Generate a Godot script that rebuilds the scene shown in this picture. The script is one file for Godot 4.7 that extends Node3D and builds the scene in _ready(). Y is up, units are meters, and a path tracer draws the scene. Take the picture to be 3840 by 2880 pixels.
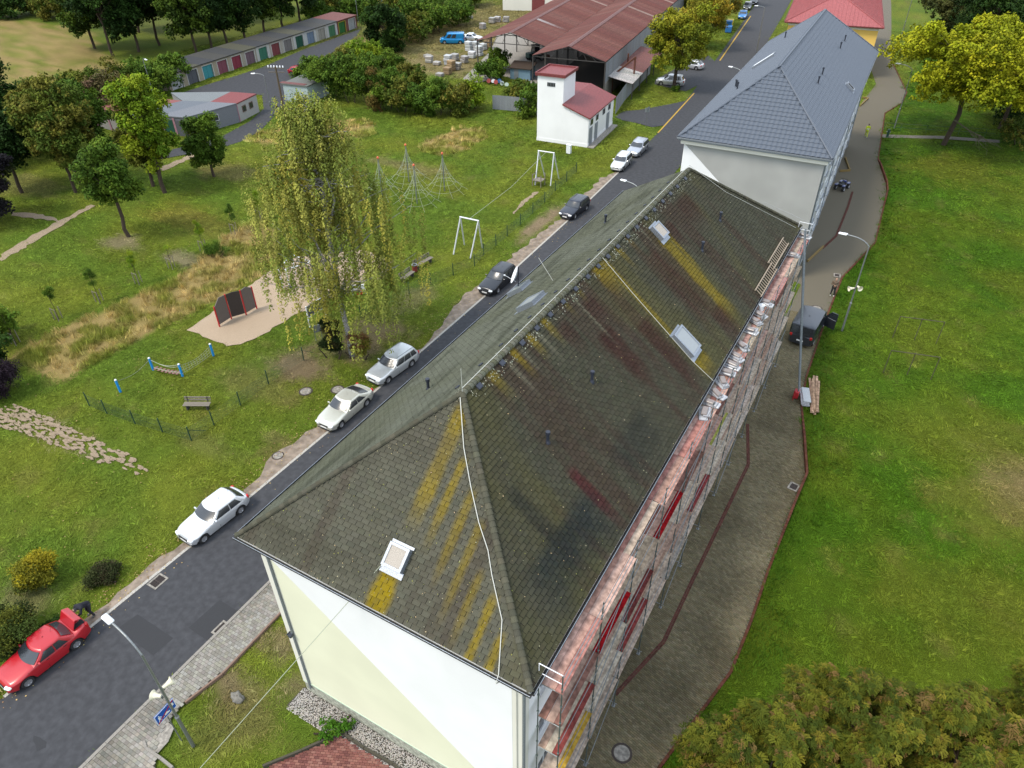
extends Node3D
# Street and courtyard seen from the air: a long slate-roofed house under repair, its neighbours, a playground and parked cars.
# x runs across the street, z along it (away is minus), y up, metres; the eave corner nearest to the camera stands over the origin.

var M := {}
var taken := {}
var rng := RandomNumberGenerator.new()
var nz := FastNoiseLite.new()
var nz2 := FastNoiseLite.new()

class MB:
	var v := PackedVector3Array()
	var n := PackedVector3Array()
	var c := PackedColorArray()
	var col := Color.WHITE
	func tri(a: Vector3, b: Vector3, d: Vector3) -> void:
		var m := (b - a).cross(d - a).normalized()
		v.append(a); v.append(d); v.append(b)
		for i in 3: n.append(m); c.append(col)
	func quad(a: Vector3, b: Vector3, d: Vector3, e: Vector3) -> void:
		var m := (d - a).cross(e - b).normalized()
		for p in [a, d, b, a, e, d]: v.append(p); n.append(m); c.append(col)
	func stri(a: Vector3, b: Vector3, d: Vector3, na: Vector3, nb: Vector3, nd: Vector3) -> void:
		v.append(a); v.append(d); v.append(b)
		n.append(na); n.append(nd); n.append(nb)
		for i in 3: c.append(col)
	func fan(p: Array) -> void:
		for i in range(1, p.size() - 1): tri(p[0], p[i], p[i + 1])
	func box(at: Vector3, s: Vector3, b := Basis.IDENTITY, skip_bottom := false) -> void:
		var x := b.x * s.x * .5
		var y := b.y * s.y * .5
		var z := b.z * s.z * .5
		quad(at + x - y + z, at + x - y - z, at + x + y - z, at + x + y + z)
		quad(at - x - y - z, at - x - y + z, at - x + y + z, at - x + y - z)
		quad(at - x + y + z, at + x + y + z, at + x + y - z, at - x + y - z)
		if not skip_bottom: quad(at - x - y - z, at + x - y - z, at + x - y + z, at - x - y + z)
		quad(at - x - y + z, at + x - y + z, at + x + y + z, at - x + y + z)
		quad(at + x - y - z, at - x - y - z, at - x + y - z, at + x + y - z)
	func bar(a: Vector3, b: Vector3, w: float, h: float, up := Vector3.UP) -> void:
		var z := (b - a).normalized()
		var x := up.cross(z).normalized()
		box((a + b) * .5, Vector3(w, h, a.distance_to(b)), Basis(x, z.cross(x), z))
	func cbox(at: Vector3, s: Vector3, k: float, b := Basis.IDENTITY) -> void:   # a box with chamfered edges
		var h := s * .5
		var g := h - Vector3.ONE * k
		var P := func(x: float, y: float, z: float) -> Vector3: return at + b * Vector3(x, y, z)
		for ax in 3:
			for sg in [-1, 1]:
				var q := []
				for e in [[-1, -1], [1, -1], [1, 1], [-1, 1]]:
					var t := Vector3.ZERO
					t[ax] = h[ax] * sg
					t[(ax + 1) % 3] = g[(ax + 1) % 3] * e[0]
					t[(ax + 2) % 3] = g[(ax + 2) % 3] * e[1]
					q.append(P.call(t.x, t.y, t.z))
				if sg < 0: q.reverse()
				quad(q[0], q[1], q[2], q[3])
				for s2 in [-1, 1]:
					var bx := (ax + 1) % 3
					var cx := (ax + 2) % 3
					var r := []
					for e in [[0, -1], [0, 1], [1, 1], [1, -1]]:
						var t := Vector3.ZERO
						t[ax] = (h[ax] if e[0] == 0 else g[ax]) * sg
						t[bx] = (g[bx] if e[0] == 0 else h[bx]) * s2
						t[cx] = g[cx] * e[1]
						r.append(P.call(t.x, t.y, t.z))
					if (r[1] - r[0]).cross(r[2] - r[0]).dot((r[0] + r[2]) * .5 - at) < 0: r.reverse()
					quad(r[0], r[1], r[2], r[3])
		for sx in [-1, 1]:
			for sy in [-1, 1]:
				for sz in [-1, 1]:
					var r := [P.call(h.x * sx, g.y * sy, g.z * sz), P.call(g.x * sx, h.y * sy, g.z * sz), P.call(g.x * sx, g.y * sy, h.z * sz)]
					if sx * sy * sz < 0: r.reverse()
					tri(r[0], r[1], r[2])
	func tube(a: Vector3, b: Vector3, r0: float, r1 := -1.0, k := 7, caps := true) -> void:
		if r1 < 0: r1 = r0
		var d := (b - a).normalized()
		var x := d.cross(Vector3(.31, .2, .93) if absf(d.y) > .8 else Vector3.UP).normalized()
		var y := d.cross(x)
		for i in k:
			var p := x * cos(TAU * i / k) + y * sin(TAU * i / k)
			var q := x * cos(TAU * (i + 1) / k) + y * sin(TAU * (i + 1) / k)
			stri(a + p * r0, a + q * r0, b + q * r1, p, q, q)
			stri(a + p * r0, b + q * r1, b + p * r1, p, q, p)
			if caps:
				stri(b, b + p * r1, b + q * r1, d, d, d)
				stri(a, a + q * r0, a + p * r0, -d, -d, -d)
	func path(p: Array, r: float, k := 6) -> void:
		for i in p.size() - 1:
			tube(p[i], p[i + 1] + (p[i + 1] - p[i]).normalized() * r * .4, r, r, k, i == 0 or i == p.size() - 2)
	func lathe(at: Vector3, prof: Array, k := 12, b := Basis.IDENTITY) -> void:   # [radius, height] pairs
		for j in prof.size() - 1:
			var a: Vector2 = prof[j]
			var d: Vector2 = prof[j + 1]
			var m := Vector2(d.y - a.y, a.x - d.x).normalized()
			for i in k:
				var t := TAU * i / k
				var u := TAU * (i + 1) / k
				var p := Vector3(cos(t), 0, sin(t))
				var q := Vector3(cos(u), 0, sin(u))
				var np := b * (p * m.x + Vector3.UP * m.y)
				var nq := b * (q * m.x + Vector3.UP * m.y)
				var A := at + b * (p * a.x + Vector3.UP * a.y)
				var B := at + b * (q * a.x + Vector3.UP * a.y)
				var C := at + b * (q * d.x + Vector3.UP * d.y)
				var D := at + b * (p * d.x + Vector3.UP * d.y)
				if a.x > 0: stri(A, C, B, np, nq, nq)
				if d.x > 0: stri(A, D, C, np, np, nq)
	func blob(at: Vector3, r: Vector3, k := 8) -> void:
		var prof := []
		for i in 6: prof.append(Vector2(sin(PI * i / 5), -cos(PI * i / 5)))
		lathe(at, prof, k, Basis.from_scale(r))
	func prism(poly: Array, y0: float, y1: float) -> void:   # Vector2(x, z) outline
		var p := PackedVector2Array(poly)
		if Geometry2D.is_polygon_clockwise(p): p.reverse()
		var t := Geometry2D.triangulate_polygon(p)
		for i in range(0, t.size(), 3):
			var q := []
			for j in 3: q.append(Vector3(p[t[i + j]].x, y1, p[t[i + j]].y))
			if (q[1] - q[0]).cross(q[2] - q[0]).y < 0: q.reverse()
			tri(q[0], q[1], q[2])
		if y1 - y0 > .001:
			for i in p.size():
				var a := p[i]
				var b := p[(i + 1) % p.size()]
				var e := [Vector3(a.x, y0, a.y), Vector3(b.x, y0, b.y), Vector3(b.x, y1, b.y), Vector3(a.x, y1, a.y)]
				var m: Vector3 = (e[1] - e[0]).cross(e[2] - e[0])
				var o := Vector2(b.y - a.y, a.x - b.x)
				if not Geometry2D.is_point_in_polygon((a + b) * .5 + o.normalized() * .002, p):
					if m.x * o.x + m.z * o.y < 0: e.reverse()
				elif m.x * o.x + m.z * o.y > 0: e.reverse()
				quad(e[0], e[1], e[2], e[3])
	func mesh() -> ArrayMesh:
		var a := []
		a.resize(Mesh.ARRAY_MAX)
		a[Mesh.ARRAY_VERTEX] = v; a[Mesh.ARRAY_NORMAL] = n; a[Mesh.ARRAY_COLOR] = c
		var m := ArrayMesh.new()
		if v.size(): m.add_surface_from_arrays(Mesh.PRIMITIVE_TRIANGLES, a)
		return m

func numbered(called: String) -> String:
	var k: int = taken.get(called, 0)
	taken[called] = k + 1
	return called if k == 0 else "%s_%03d" % [called, k]

func tag(o: Node, label: String, category: String, group := "") -> void:
	o.set_meta("label", label)
	o.set_meta("category", category)
	if group: o.set_meta("group", group)

func thing(called: String, label: String, category: String, at := Vector3.ZERO, turn := 0.0, group := "") -> Node3D:
	var o := Node3D.new()
	o.name = numbered(called)
	add_child(o)
	o.position = at
	o.rotation_degrees.y = turn
	tag(o, label, category, group)
	return o

func copy(o: Node3D, at: Vector3, turn: float, label: String) -> Node3D:
	var r: Node3D = o.duplicate()
	r.name = numbered(String(o.name).rstrip("0123456789").trim_suffix("_"))
	add_child(r)
	r.position = at
	r.rotation_degrees.y = turn
	r.set_meta("label", label)
	return r

func put(parent: Node, called: String, mesh: Mesh, m: Material, at := Vector3.ZERO) -> MeshInstance3D:
	var o := MeshInstance3D.new()
	o.mesh = mesh
	o.material_override = m
	if parent == self:
		o.name = numbered(called)
		add_child(o)
	else:
		o.name = called
		parent.add_child(o, true)
	o.position = at
	return o

func part(parent: Node, called: String, b: MB, m: Material, at := Vector3.ZERO) -> MeshInstance3D:
	return put(parent, called, b.mesh(), m, at)

func struct(called: String, b: MB, m: Material) -> MeshInstance3D:
	var o := part(self, called, b, m)
	o.set_meta("kind", "structure")
	return o

func boxp(parent: Node, called: String, at: Vector3, s: Vector3, m: Material, turn := 0.0) -> MeshInstance3D:
	var b := MB.new()
	b.box(at, s, Basis(Vector3.UP, deg_to_rad(turn)))
	return part(parent, called, b, m)

func lin(r: float, g: float, b: float) -> Color:
	return Color(r, g, b).linear_to_srgb()

func noise_tex(freq: float, lo: float, hi: float, octaves := 4, size := 512, sd := 1, kind := FastNoiseLite.TYPE_SIMPLEX_SMOOTH) -> NoiseTexture2D:
	var f := FastNoiseLite.new()
	f.noise_type = kind
	f.frequency = freq
	f.fractal_octaves = octaves
	f.seed = sd
	var t := NoiseTexture2D.new()
	t.width = size
	t.height = size
	t.seamless = true
	t.noise = f
	var g := Gradient.new()
	g.set_color(0, Color(lo, lo, lo))
	g.set_color(1, Color(hi, hi, hi))
	g.set_offset(0, .15)
	g.set_offset(1, .85)
	t.color_ramp = g
	return t

func mat(called: String, col: Color, rough := .9, tex: Texture2D = null, scale := 1.0, metal := 0.0, vcol := false) -> StandardMaterial3D:
	var m := StandardMaterial3D.new()
	m.resource_name = called
	m.albedo_color = col
	m.roughness = rough
	m.metallic = metal
	m.vertex_color_use_as_albedo = vcol
	if tex:
		m.albedo_texture = tex
		m.uv1_triplanar = true
		m.uv1_world_triplanar = true
		m.uv1_scale = Vector3.ONE * scale
	M[called] = m
	return m

func inside(x: float, z: float, poly: PackedVector2Array) -> bool:
	return Geometry2D.is_point_in_polygon(Vector2(x, z), poly)

func jit(c: Color, k: float) -> Color:
	var s := 1.0 + rng.randf_range(-k, k)
	return Color(c.r * s * (1 + rng.randf_range(-k, k) * .3), c.g * s, c.b * s * (1 + rng.randf_range(-k, k) * .3))

func _ready() -> void:
	rng.seed = 7
	nz.seed = 3; nz.frequency = .05; nz.fractal_octaves = 4
	nz2.seed = 9; nz2.frequency = .6; nz2.fractal_octaves = 3
	var cam := Camera3D.new()
	cam.name = "camera"
	cam.position = Vector3(5.583, 32.613, 10.595)
	cam.rotation_order = EULER_ORDER_YXZ
	cam.rotation_degrees = Vector3(-37.386, 30.118, -.556)
	cam.fov = 56.305
	cam.far = 900.0
	add_child(cam)
	cam.current = true
	var sm := ProceduralSkyMaterial.new()
	sm.sky_top_color = Color(.78, .83, .89)
	sm.sky_horizon_color = Color(.83, .86, .90)
	sm.sky_curve = .3
	sm.ground_bottom_color = Color(.2, .22, .17)
	sm.ground_horizon_color = Color(.5, .53, .5)
	sm.sun_angle_max = 1.0
	var sky := Sky.new()
	sky.sky_material = sm
	var env := Environment.new()
	env.background_mode = Environment.BG_SKY
	env.sky = sky
	env.tonemap_mode = Environment.TONE_MAPPER_LINEAR
	env.tonemap_exposure = 2.2
	env.sdfgi_enabled = true
	env.ssao_enabled = true
	env.ssil_enabled = true
	var we := WorldEnvironment.new()
	we.name = "world"
	we.environment = env
	add_child(we)
	var sun := DirectionalLight3D.new()
	sun.name = "sun"
	sun.light_energy = .5
	sun.light_color = Color(1, .97, .92)
	sun.light_angular_distance = 16.0
	sun.shadow_enabled = true
	sun.rotation_degrees = Vector3(-56, -35, 0)
	add_child(sun)
	materials()
	terrain()
	main_house()
	scaffold()
	neighbours()
	yard()
	vehicles()
	playground()
	furniture()
	people()
	vegetation()

func materials() -> void:
	var fine := noise_tex(.09, .62, 1.0, 4, 512, 2)
	var grain := noise_tex(.25, .72, 1.0, 3, 512, 5)
	var blotch := noise_tex(.02, .7, 1.0, 5, 512, 8)
	var dots := noise_tex(.12, .45, 1.0, 2, 512, 11)
	M.fine_tex = fine
	mat("grass_ground", Color.WHITE, .95, dots, .35, 0, true)
	mat("grass_blade", Color.WHITE, .8, null, 1, 0, true)
	M.grass_blade.backlight_enabled = true
	M.grass_blade.backlight = Color(.25, .3, .1)
	mat("asphalt", lin(.062, .063, .069), .75, noise_tex(.03, .87, 1.0, 7, 1024, 13), .06)
	mat("asphalt_new", lin(.034, .035, .04), .85, grain, .5)
	mat("verge", lin(.3, .24, .19), .85, noise_tex(.02, .74, 1.0, 6, 1024, 14), .06)
	mat("concrete", lin(.34, .31, .27), .9, blotch, .4)
	mat("kerb_stone", lin(.36, .33, .29), .9, fine, .6)
	mat("bed", lin(.05, .045, .035), .95)
	mat("paver", Color.WHITE, .85, fine, 1.4, 0, true)
	mat("sand", lin(.68, .52, .37), .95, dots, .6)
	mat("track", lin(.52, .4, .28), .95, dots, .7)
	mat("gravel", Color.WHITE, .95, null, 1, 0, true)
	mat("plaster_white", lin(.83, .83, .84), .85, noise_tex(.004, .97, 1.0, 3, 512, 21), .12)
	mat("plaster_lime", lin(.74, .735, .56), .85, noise_tex(.004, .97, 1.0, 3, 512, 22), .12)
	mat("plaster_grey", lin(.37, .37, .355), .88, noise_tex(.004, .94, 1.0, 3, 512, 23), .12)
	mat("plaster_cream", lin(.72, .70, .62), .88, M.plaster_white.albedo_texture, .12)
	mat("plinth", lin(.46, .47, .38), .9, blotch, .4)
	mat("plaster_yellow", lin(.78, .5, .12), .88, M.plaster_white.albedo_texture, .12)
	mat("shingle", Color.WHITE, .9, noise_tex(.14, .55, 1.0, 4, 512, 31), 1.1, 0, true)
	mat("tar", lin(.03, .03, .03), .9, grain, .8)
	mat("zinc", lin(.42, .46, .52), .4, fine, .5, .5)
	mat("zinc_dull", lin(.34, .37, .4), .55, fine, .5, .3)
	mat("white_metal", lin(.75, .77, .8), .45)
	mat("dark_plastic", lin(.025, .03, .045), .5)
	mat("grey_tile", lin(.115, .138, .178), .5, fine, .6)
	mat("red_tin", lin(.25, .05, .05), .6, blotch, .4)
	mat("red_tin_pale", lin(.4, .1, .1), .6, blotch, .4)
	mat("rust_tin", Color.WHITE, .75, noise_tex(.02, .55, 1.0, 5, 512, 41), .35, 0, true)
	mat("steel_galv", lin(.38, .40, .41), .45, fine, .8, .6)
	mat("scaffold_green", lin(.15, .19, .18), .5, fine, .8, .4)
	mat("plank", Color.WHITE, .85, noise_tex(.012, .72, 1.0, 5, 512, 51), .5, 0, true)
	mat("dark", lin(.012, .012, .014), .9)
	var g := mat("window_glass", lin(.02, .024, .03), .2)
	g.metallic_specular = 1.0
	mat("paint", Color.WHITE, .7, fine, 1.0, 0, true)
	mat("bark", Color.WHITE, .95, noise_tex(.1, .5, 1.0, 4, 512, 61), 1.5, 0, true)
	mat("leaf", Color.WHITE, .75, null, 1, 0, true)
	M.leaf.backlight_enabled = true
	M.leaf.backlight = Color(.2, .22, .08)
	mat("tyre", lin(.018, .018, .019), .85)
	mat("rim", lin(.5, .5, .52), .35, null, 1, .7)
	mat("lamp_glass", lin(.75, .77, .78), .15)
	mat("tail_red", lin(.5, .015, .015), .25)
	mat("number_plate", lin(.75, .75, .73), .5)
	mat("line_white", lin(.5, .47, .42), .85, blotch, 1.2)
	mat("line_yellow", lin(.55, .33, .03), .8, blotch, .8)
	mat("wire", lin(.5, .5, .45), .6)
	mat("rope", lin(.36, .39, .3), .8)
	mat("green_post", lin(.015, .05, .03), .6)
	mat("cloth", Color.WHITE, .9, null, 1, 0, true)
	for k in ["grass_ground", "grass_blade", "leaf", "bark", "shingle", "paver", "asphalt", "verge", "sand", "track", "gravel", "plank"]: M[k].metallic_specular = .2
	mat("wrap", Color.WHITE, .3, fine, .9, 0, true)

var patches := []      # [centre, radius x, radius z, colour, strength]
var bare := []         # outlines without grass
var straw := []        # outlines of uncut dry grass
var road_l := [Vector2(-25, 40), Vector2(-24.8, 7), Vector2(-24.4, -4), Vector2(-24.2, -16), Vector2(-24.35, -37), Vector2(-24.9, -55), Vector2(-25.6, -70), Vector2(-26.5, -85), Vector2(-28.6, -106), Vector2(-31.6, -128), Vector2(-37.6, -172), Vector2(-47, -240)]
var road_r := [Vector2(-18.6, 40), Vector2(-18.6, 7), Vector2(-18.6, -30), Vector2(-19, -62), Vector2(-20.2, -85), Vector2(-22.2, -106), Vector2(-24.6, -128), Vector2(-30, -171), Vector2(-39, -240)]
var court_edge := [Vector2(1, 12), Vector2(2.4, 0), Vector2(3.62, -5.35), Vector2(5.05, -11.4), Vector2(5.14, -14.65), Vector2(5.1, -18.4), Vector2(5.26, -24.9), Vector2(5.35, -27.1), Vector2(3.5, -34.4), Vector2(3.1, -38), Vector2(2.8, -47), Vector2(2.71, -55.2), Vector2(4.31, -64.2), Vector2(3.6, -78.4), Vector2(3.2, -81), Vector2(1.21, -88.9), Vector2(-.63, -109.3), Vector2(.9, -116), Vector2(.9, -122.2), Vector2(-4.33, -144.5), Vector2(-5.4, -154), Vector2(-7.5, -172), Vector2(-11, -200), Vector2(-16, -235)]

func court_x(z: float) -> float:
	for i in court_edge.size() - 1:
		if z <= court_edge[i].y and z >= court_edge[i + 1].y:
			return lerpf(court_edge[i].x, court_edge[i + 1].x, (court_edge[i].y - z) / (court_edge[i].y - court_edge[i + 1].y))
	return 0.0

func ground_col(x: float, z: float) -> Color:
	var a := nz.get_noise_2d(x * 1.6, z * 1.6)
	var b := nz.get_noise_2d(x * 6 + 300, z * 6)
	var d := nz2.get_noise_2d(x * 2.5, z * 2.5)
	var g := Color(.125, .195, .022).lerp(Color(.19, .225, .026), clampf(.5 + a * 1.3, 0, 1))
	if x > .5: g = Color(.068, .145, .008).lerp(Color(.112, .155, .012), clampf(.4 + a * 1.5 + (x - 9) * .03, 0, 1))
	g = g.lerp(Color(.22, .18, .06), clampf(b * 1.6 - .5, 0, .35))
	g = g * (1.0 + d * .3)
	for p in patches:
		var e := Vector2((x - p[0].x) / p[1], (z - p[0].y) / p[2]).length()
		if e < 1.4:
			g = g.lerp(p[3], clampf((1.15 - e + d * .5 + b * .5) * 2.0, 0, 1) * p[4])
	for s in straw:
		if inside(x, z, s):
			var t := nz.get_noise_2d(x * 5, z * 5 + 90)
			g = Color(.42, .31, .12).lerp(Color(.22, .24, .04), clampf(.32 + t * 1.7, 0, 1)) * (1 + d * .25)
	return g

func strip(b: MB, l: Array, w0: float, w1: float, y: float) -> void:   # a flat band that follows a line, between two sideways distances
	for i in l.size() - 1:
		var p: Vector2 = l[i]
		var q: Vector2 = l[i + 1]
		b.quad(Vector3(p.x + w0, y, p.y), Vector3(p.x + w1, y, p.y), Vector3(q.x + w1, y, q.y), Vector3(q.x + w0, y, q.y))

func kerb(called: String, l: Array, w: float, h: float, m: Material) -> void:
	var b := MB.new()
	for i in l.size() - 1:
		var p: Vector2 = l[i]
		var q: Vector2 = l[i + 1]
		var k := int(maxf(1, p.distance_to(q)))
		for j in k:
			var s := p.lerp(q, float(j) / k)
			var e := p.lerp(q, (j + .985) / k)
			b.col = jit(Color(1, 1, 1), .1)
			b.bar(Vector3(s.x, h * .5 - .05, s.y), Vector3(e.x, h * .5 - .05, e.y), w, h + .1)
	struct(called, b, m)

func sheet(called: String, poly: Array, y: float, m: Material) -> MeshInstance3D:
	var b := MB.new()
	b.prism(poly, y, y)
	bare.append(PackedVector2Array(poly))
	return struct(called, b, m)

func ragged(poly: Array, step := .5, amp := .18) -> Array:   # an outline worn uneven
	var out := []
	for i in poly.size():
		var p: Vector2 = poly[i]
		var q: Vector2 = poly[(i + 1) % poly.size()]
		var k := maxi(1, int(p.distance_to(q) / step))
		var o := Vector2(q.y - p.y, p.x - q.x).normalized()
		for j in k:
			var s := p.lerp(q, float(j) / k)
			out.append(s + o * (nz2.get_noise_2d(s.x * 3, s.y * 3) * amp * 2.2))
	return out

func pavers(parent: Node3D, poly: Array, lw: float, ll: float, turn: float, y: float, cols: Array, near: int, weave := false) -> void:
	# single stones laid in running bond on a dark bed; the nearest are parts of their own, the rest one mesh
	var pp := PackedVector2Array(poly)
	var lo := pp[0]
	var hi := pp[0]
	var bas := Basis(Vector3.UP, deg_to_rad(turn))
	var inv := bas.inverse()
	for p in pp:
		var q := inv * Vector3(p.x, 0, p.y)
		if p == pp[0]: lo = Vector2(q.x, q.z); hi = lo
		lo = Vector2(minf(lo.x, q.x), minf(lo.y, q.z))
		hi = Vector2(maxf(hi.x, q.x), maxf(hi.y, q.z))
	var list := []
	var row := 0
	var z := lo.y
	while z < hi.y:
		var x := lo.x - (ll * .5 if row % 2 else 0.0)
		while x < hi.x:
			var c := bas * Vector3(x + ll * .5, 0, z + lw * .5)
			if Geometry2D.is_point_in_polygon(Vector2(c.x, c.z), pp): list.append(c)
			x += ll
		z += lw
		row += 1
	var eye := Vector3(5.6, 32.6, 10.6)
	var cd := Vector3(-.4, -.607, -.687)
	list.sort_custom(func(a, b): return (a - eye).length() + (200.0 if (a - eye).normalized().dot(cd) < .84 else 0.0) < (b - eye).length() + (200.0 if (b - eye).normalized().dot(cd) < .84 else 0.0))
	var variants := []
	for i in 10:
		var b := MB.new()
		b.col = jit(cols[i % cols.size()], .16)
		b.box(Vector3(0, -.02, 0), Vector3(ll - .012, .04, lw - .012), Basis.IDENTITY, true)
		variants.append(b.mesh())
	var rest := MB.new()
	for i in list.size():
		var c: Vector3 = list[i]
		var h := y + rng.randf() * .006
		var tint := nz.get_noise_2d(c.x * 4, c.z * 4)
		if i < near:
			var o := put(parent, "paver", variants[rng.randi() % 10], M.paver, Vector3(c.x, h, c.z))
			o.rotation.y = deg_to_rad(turn) + rng.randf_range(-.01, .01)
		else:
			rest.col = jit(cols[rng.randi() % cols.size()], .16) * (1 + tint * .5)
			rest.box(Vector3(c.x, h - .02, c.z), Vector3(ll - .012, .04, lw - .012), bas, true)
	if rest.v.size():
		var o := part(parent, "pavers", rest, M.paver)
		o.set_meta("kind", "stuff")

func terrain() -> void:
	var soil := Color(.28, .205, .125)
	for a in [[Vector2(-31.32, -20.35), 3, 2.2, soil, .9], [Vector2(-29.72, -24.52), 3.5, 2, soil, .75], [Vector2(-29.03, -27.25), 2.6, 2.4, Color(.3, .22, .13), .8], [Vector2(-29.67, -33.36), 1.5, 3, soil, .5], [Vector2(-32.4, -17.03), 4, 2, Color(.24, .2, .07), .5],
			[Vector2(-53.85, -28.05), 3.2, 1.2, Color(.33, .26, .17), .7], [Vector2(-62.12, -27.49), 2.5, 1.5, Color(.33, .26, .17), .7], [Vector2(-67.98, -46.65), 5, 2.5, Color(.27, .2, .09), .55], [Vector2(-85.5, -32.03), 6, 3, Color(.22, .19, .07), .6], [Vector2(-59.67, -34.49), 7, 3, Color(.23, .19, .04), .6],
			[Vector2(17.47, -32.41), 3, 3.4, Color(.27, .19, .09), .8], [Vector2(15.91, -29.34), 4, 3, Color(.19, .18, .03), .55], [Vector2(16.24, -36.62), 4, 2.5, Color(.18, .18, .03), .4], [Vector2(11.26, -35.45), 5, 4, Color(.15, .18, .02), .35], [Vector2(14.84, -21.58), 6, 3, Color(.16, .17, .02), .45], [Vector2(11.14, -51.64), 8, 6, Color(.14, .18, .015), .4], [Vector2(9.71, -89.05), 6, 5, Color(.16, .17, .02), .6],
			[Vector2(-15.76, 1.18), 1.4, 1.0, soil, .8], [Vector2(-15.64, -1.48), 1.5, .8, soil, .7], [Vector2(-13.61, 2.06), 2.0, 1.2, Color(.23, .19, .07), .7], [Vector2(-12.85, -0.19), .8, .8, soil, .7], [Vector2(-14.42, 3.26), 1.5, 1.0, Color(.2, .19, .05), .6], [Vector2(-29.3, 3.02), 2, 1, soil, .5],
			[Vector2(-27.13, -52.39), 1.0, 5, Color(.36, .26, .17), .9], [Vector2(-26.66, -13.09), 1.4, .7, Color(.22, .19, .07), .7], [Vector2(-25.37, -11.97), 1.2, 1, Color(.24, .19, .07), .6], [Vector2(-30.44, -10.43), 3, 1.2, Color(.2, .2, .06), .5], [Vector2(-49.3, -58.61), 7, 1.5, Color(.3, .24, .11), .6], [Vector2(-85.92, -120.98), 24, 18, Color(.33, .25, .11), .8], [Vector2(-75, -103.33), 12, 9, Color(.34, .26, .13), .85], [Vector2(-86.11, -147.84), 20, 14, Color(.3, .22, .11), .7], [Vector2(-105.13, -121), 14, 8, Color(.16, .19, .05), .5], [Vector2(-135.65, -105.11), 60, 12, Color(.2, .19, .06), .4], [Vector2(-35.94, -110.15), 4, 4, Color(.13, .18, .02), .5]]:
		patches.append(a)
	straw = [PackedVector2Array([Vector2(-52.54, -9.94), Vector2(-46, -9.96), Vector2(-45.45, -16.53), Vector2(-44.54, -28.98), Vector2(-45.47, -32.14), Vector2(-50.17, -37.14), Vector2(-54.42, -38.71), Vector2(-54.43, -33.55), Vector2(-51.37, -26.23), Vector2(-51.94, -19.63), Vector2(-52.74, -15.28)]), PackedVector2Array([Vector2(-77.22, -55.18), Vector2(-66.49, -57.25), Vector2(-60.55, -66.38), Vector2(-64.71, -70.56), Vector2(-72.25, -68.19), Vector2(-72.72, -63.87), Vector2(-73.88, -61.4)]), PackedVector2Array([Vector2(-51.43, -64.03), Vector2(-47.25, -63.79), Vector2(-46.12, -67.51), Vector2(-46.06, -72.07), Vector2(-48.35, -75.21), Vector2(-51.46, -74.66), Vector2(-52.1, -70.95), Vector2(-52.71, -67.41)]),
		PackedVector2Array([Vector2(-197.98, -86.4), Vector2(-173.22, -91.04), Vector2(-160.24, -92.3), Vector2(-139.39, -80.2), Vector2(-120.53, -73.64), Vector2(-110.01, -69.67), Vector2(-115.9, -62.1), Vector2(-118.23, -53.19), Vector2(-140.16, -54.57)])]
	var b := MB.new()
	var xs := []
	var zs := []
	var x := -262.0
	while x < 70: xs.append(x); x += 4.0 if x < -110 or x > 36 else (1.6 if x < -60 else .8)
	var z := -262.0
	while z < 36: zs.append(z); z += 4.0 if z < -130 else (1.6 if z < -70 else .8)
	var hs := []
	var cs := []
	for i in xs.size():
		for j in zs.size():
			hs.append(Vector3(xs[i], nz.get_noise_2d(xs[i] * 3, zs[j] * 3) * .05 - .03, zs[j]))
			cs.append(ground_col(xs[i], zs[j]))
	var W := zs.size()
	for i in xs.size() - 1:
		for j in zs.size() - 1:
			for t in [[0, 1, W + 1], [0, W + 1, W]]:
				var k := i * W + j
				for q in [t[0], t[2], t[1]]:
					b.v.append(hs[k + q]); b.n.append(Vector3.UP); b.c.append(cs[k + q])
	struct("ground", b, M.grass_ground)
	# street
	var poly := road_l.duplicate()
	var rr := road_r.duplicate()
	rr.reverse()
	sheet("road", poly + rr, .03, M.asphalt)
	sheet("parking_strip", ragged([Vector2(-24.09, 7.62), Vector2(-25.6, 3.84), Vector2(-25.32, 1.78), Vector2(-25.34, -0.98), Vector2(-24.82, -3.73), Vector2(-24.79, -7.97), Vector2(-25.77, -11.75), Vector2(-25.45, -14.04), Vector2(-25.57, -16.52), Vector2(-24.52, -18.29), Vector2(-24.38, -20.22), Vector2(-24.5, -25.58), Vector2(-24.86, -29.98), Vector2(-26.05, -35.37), Vector2(-25.88, -45.17), Vector2(-25.93, -54.37), Vector2(-26.58, -66.71), Vector2(-25.75, -71.1), Vector2(-25.52, -74.3), Vector2(-25.79, -78.96)] + [Vector2(-26, -83), Vector2(-24, -83), Vector2(-24, 6)], .6, .25), .022, M.verge)
	b = MB.new()
	b.col = Color.WHITE
	strip(b, road_l.slice(1, 7), -.09, .09, .036)
	struct("edge_line", b, M.line_white)
	b = MB.new()
	var yl := [Vector2(-26.53, -85.35), Vector2(-27.36, -95.19), Vector2(-28.3, -106.2)]
	var yl2 := [Vector2(-30.84, -128.13), Vector2(-33.22, -145.65), Vector2(-36.59, -170.44)]
	strip(b, yl, -.1, .1, .036)
	strip(b, yl2, -.12, .12, .036)
	struct("yellow_line", b, M.line_yellow)
	for p in [[Vector2(-23.13, 0.8), Vector2(-20.31, 0.83), Vector2(-20.39, 2), Vector2(-23.33, 1.92)], [Vector2(-20.04, -1.98), Vector2(-18.45, -1.96), Vector2(-18.7, 0.07), Vector2(-20.13, 0.03)]]:
		sheet("asphalt_patch", p, .035, M.asphalt_new)
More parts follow.
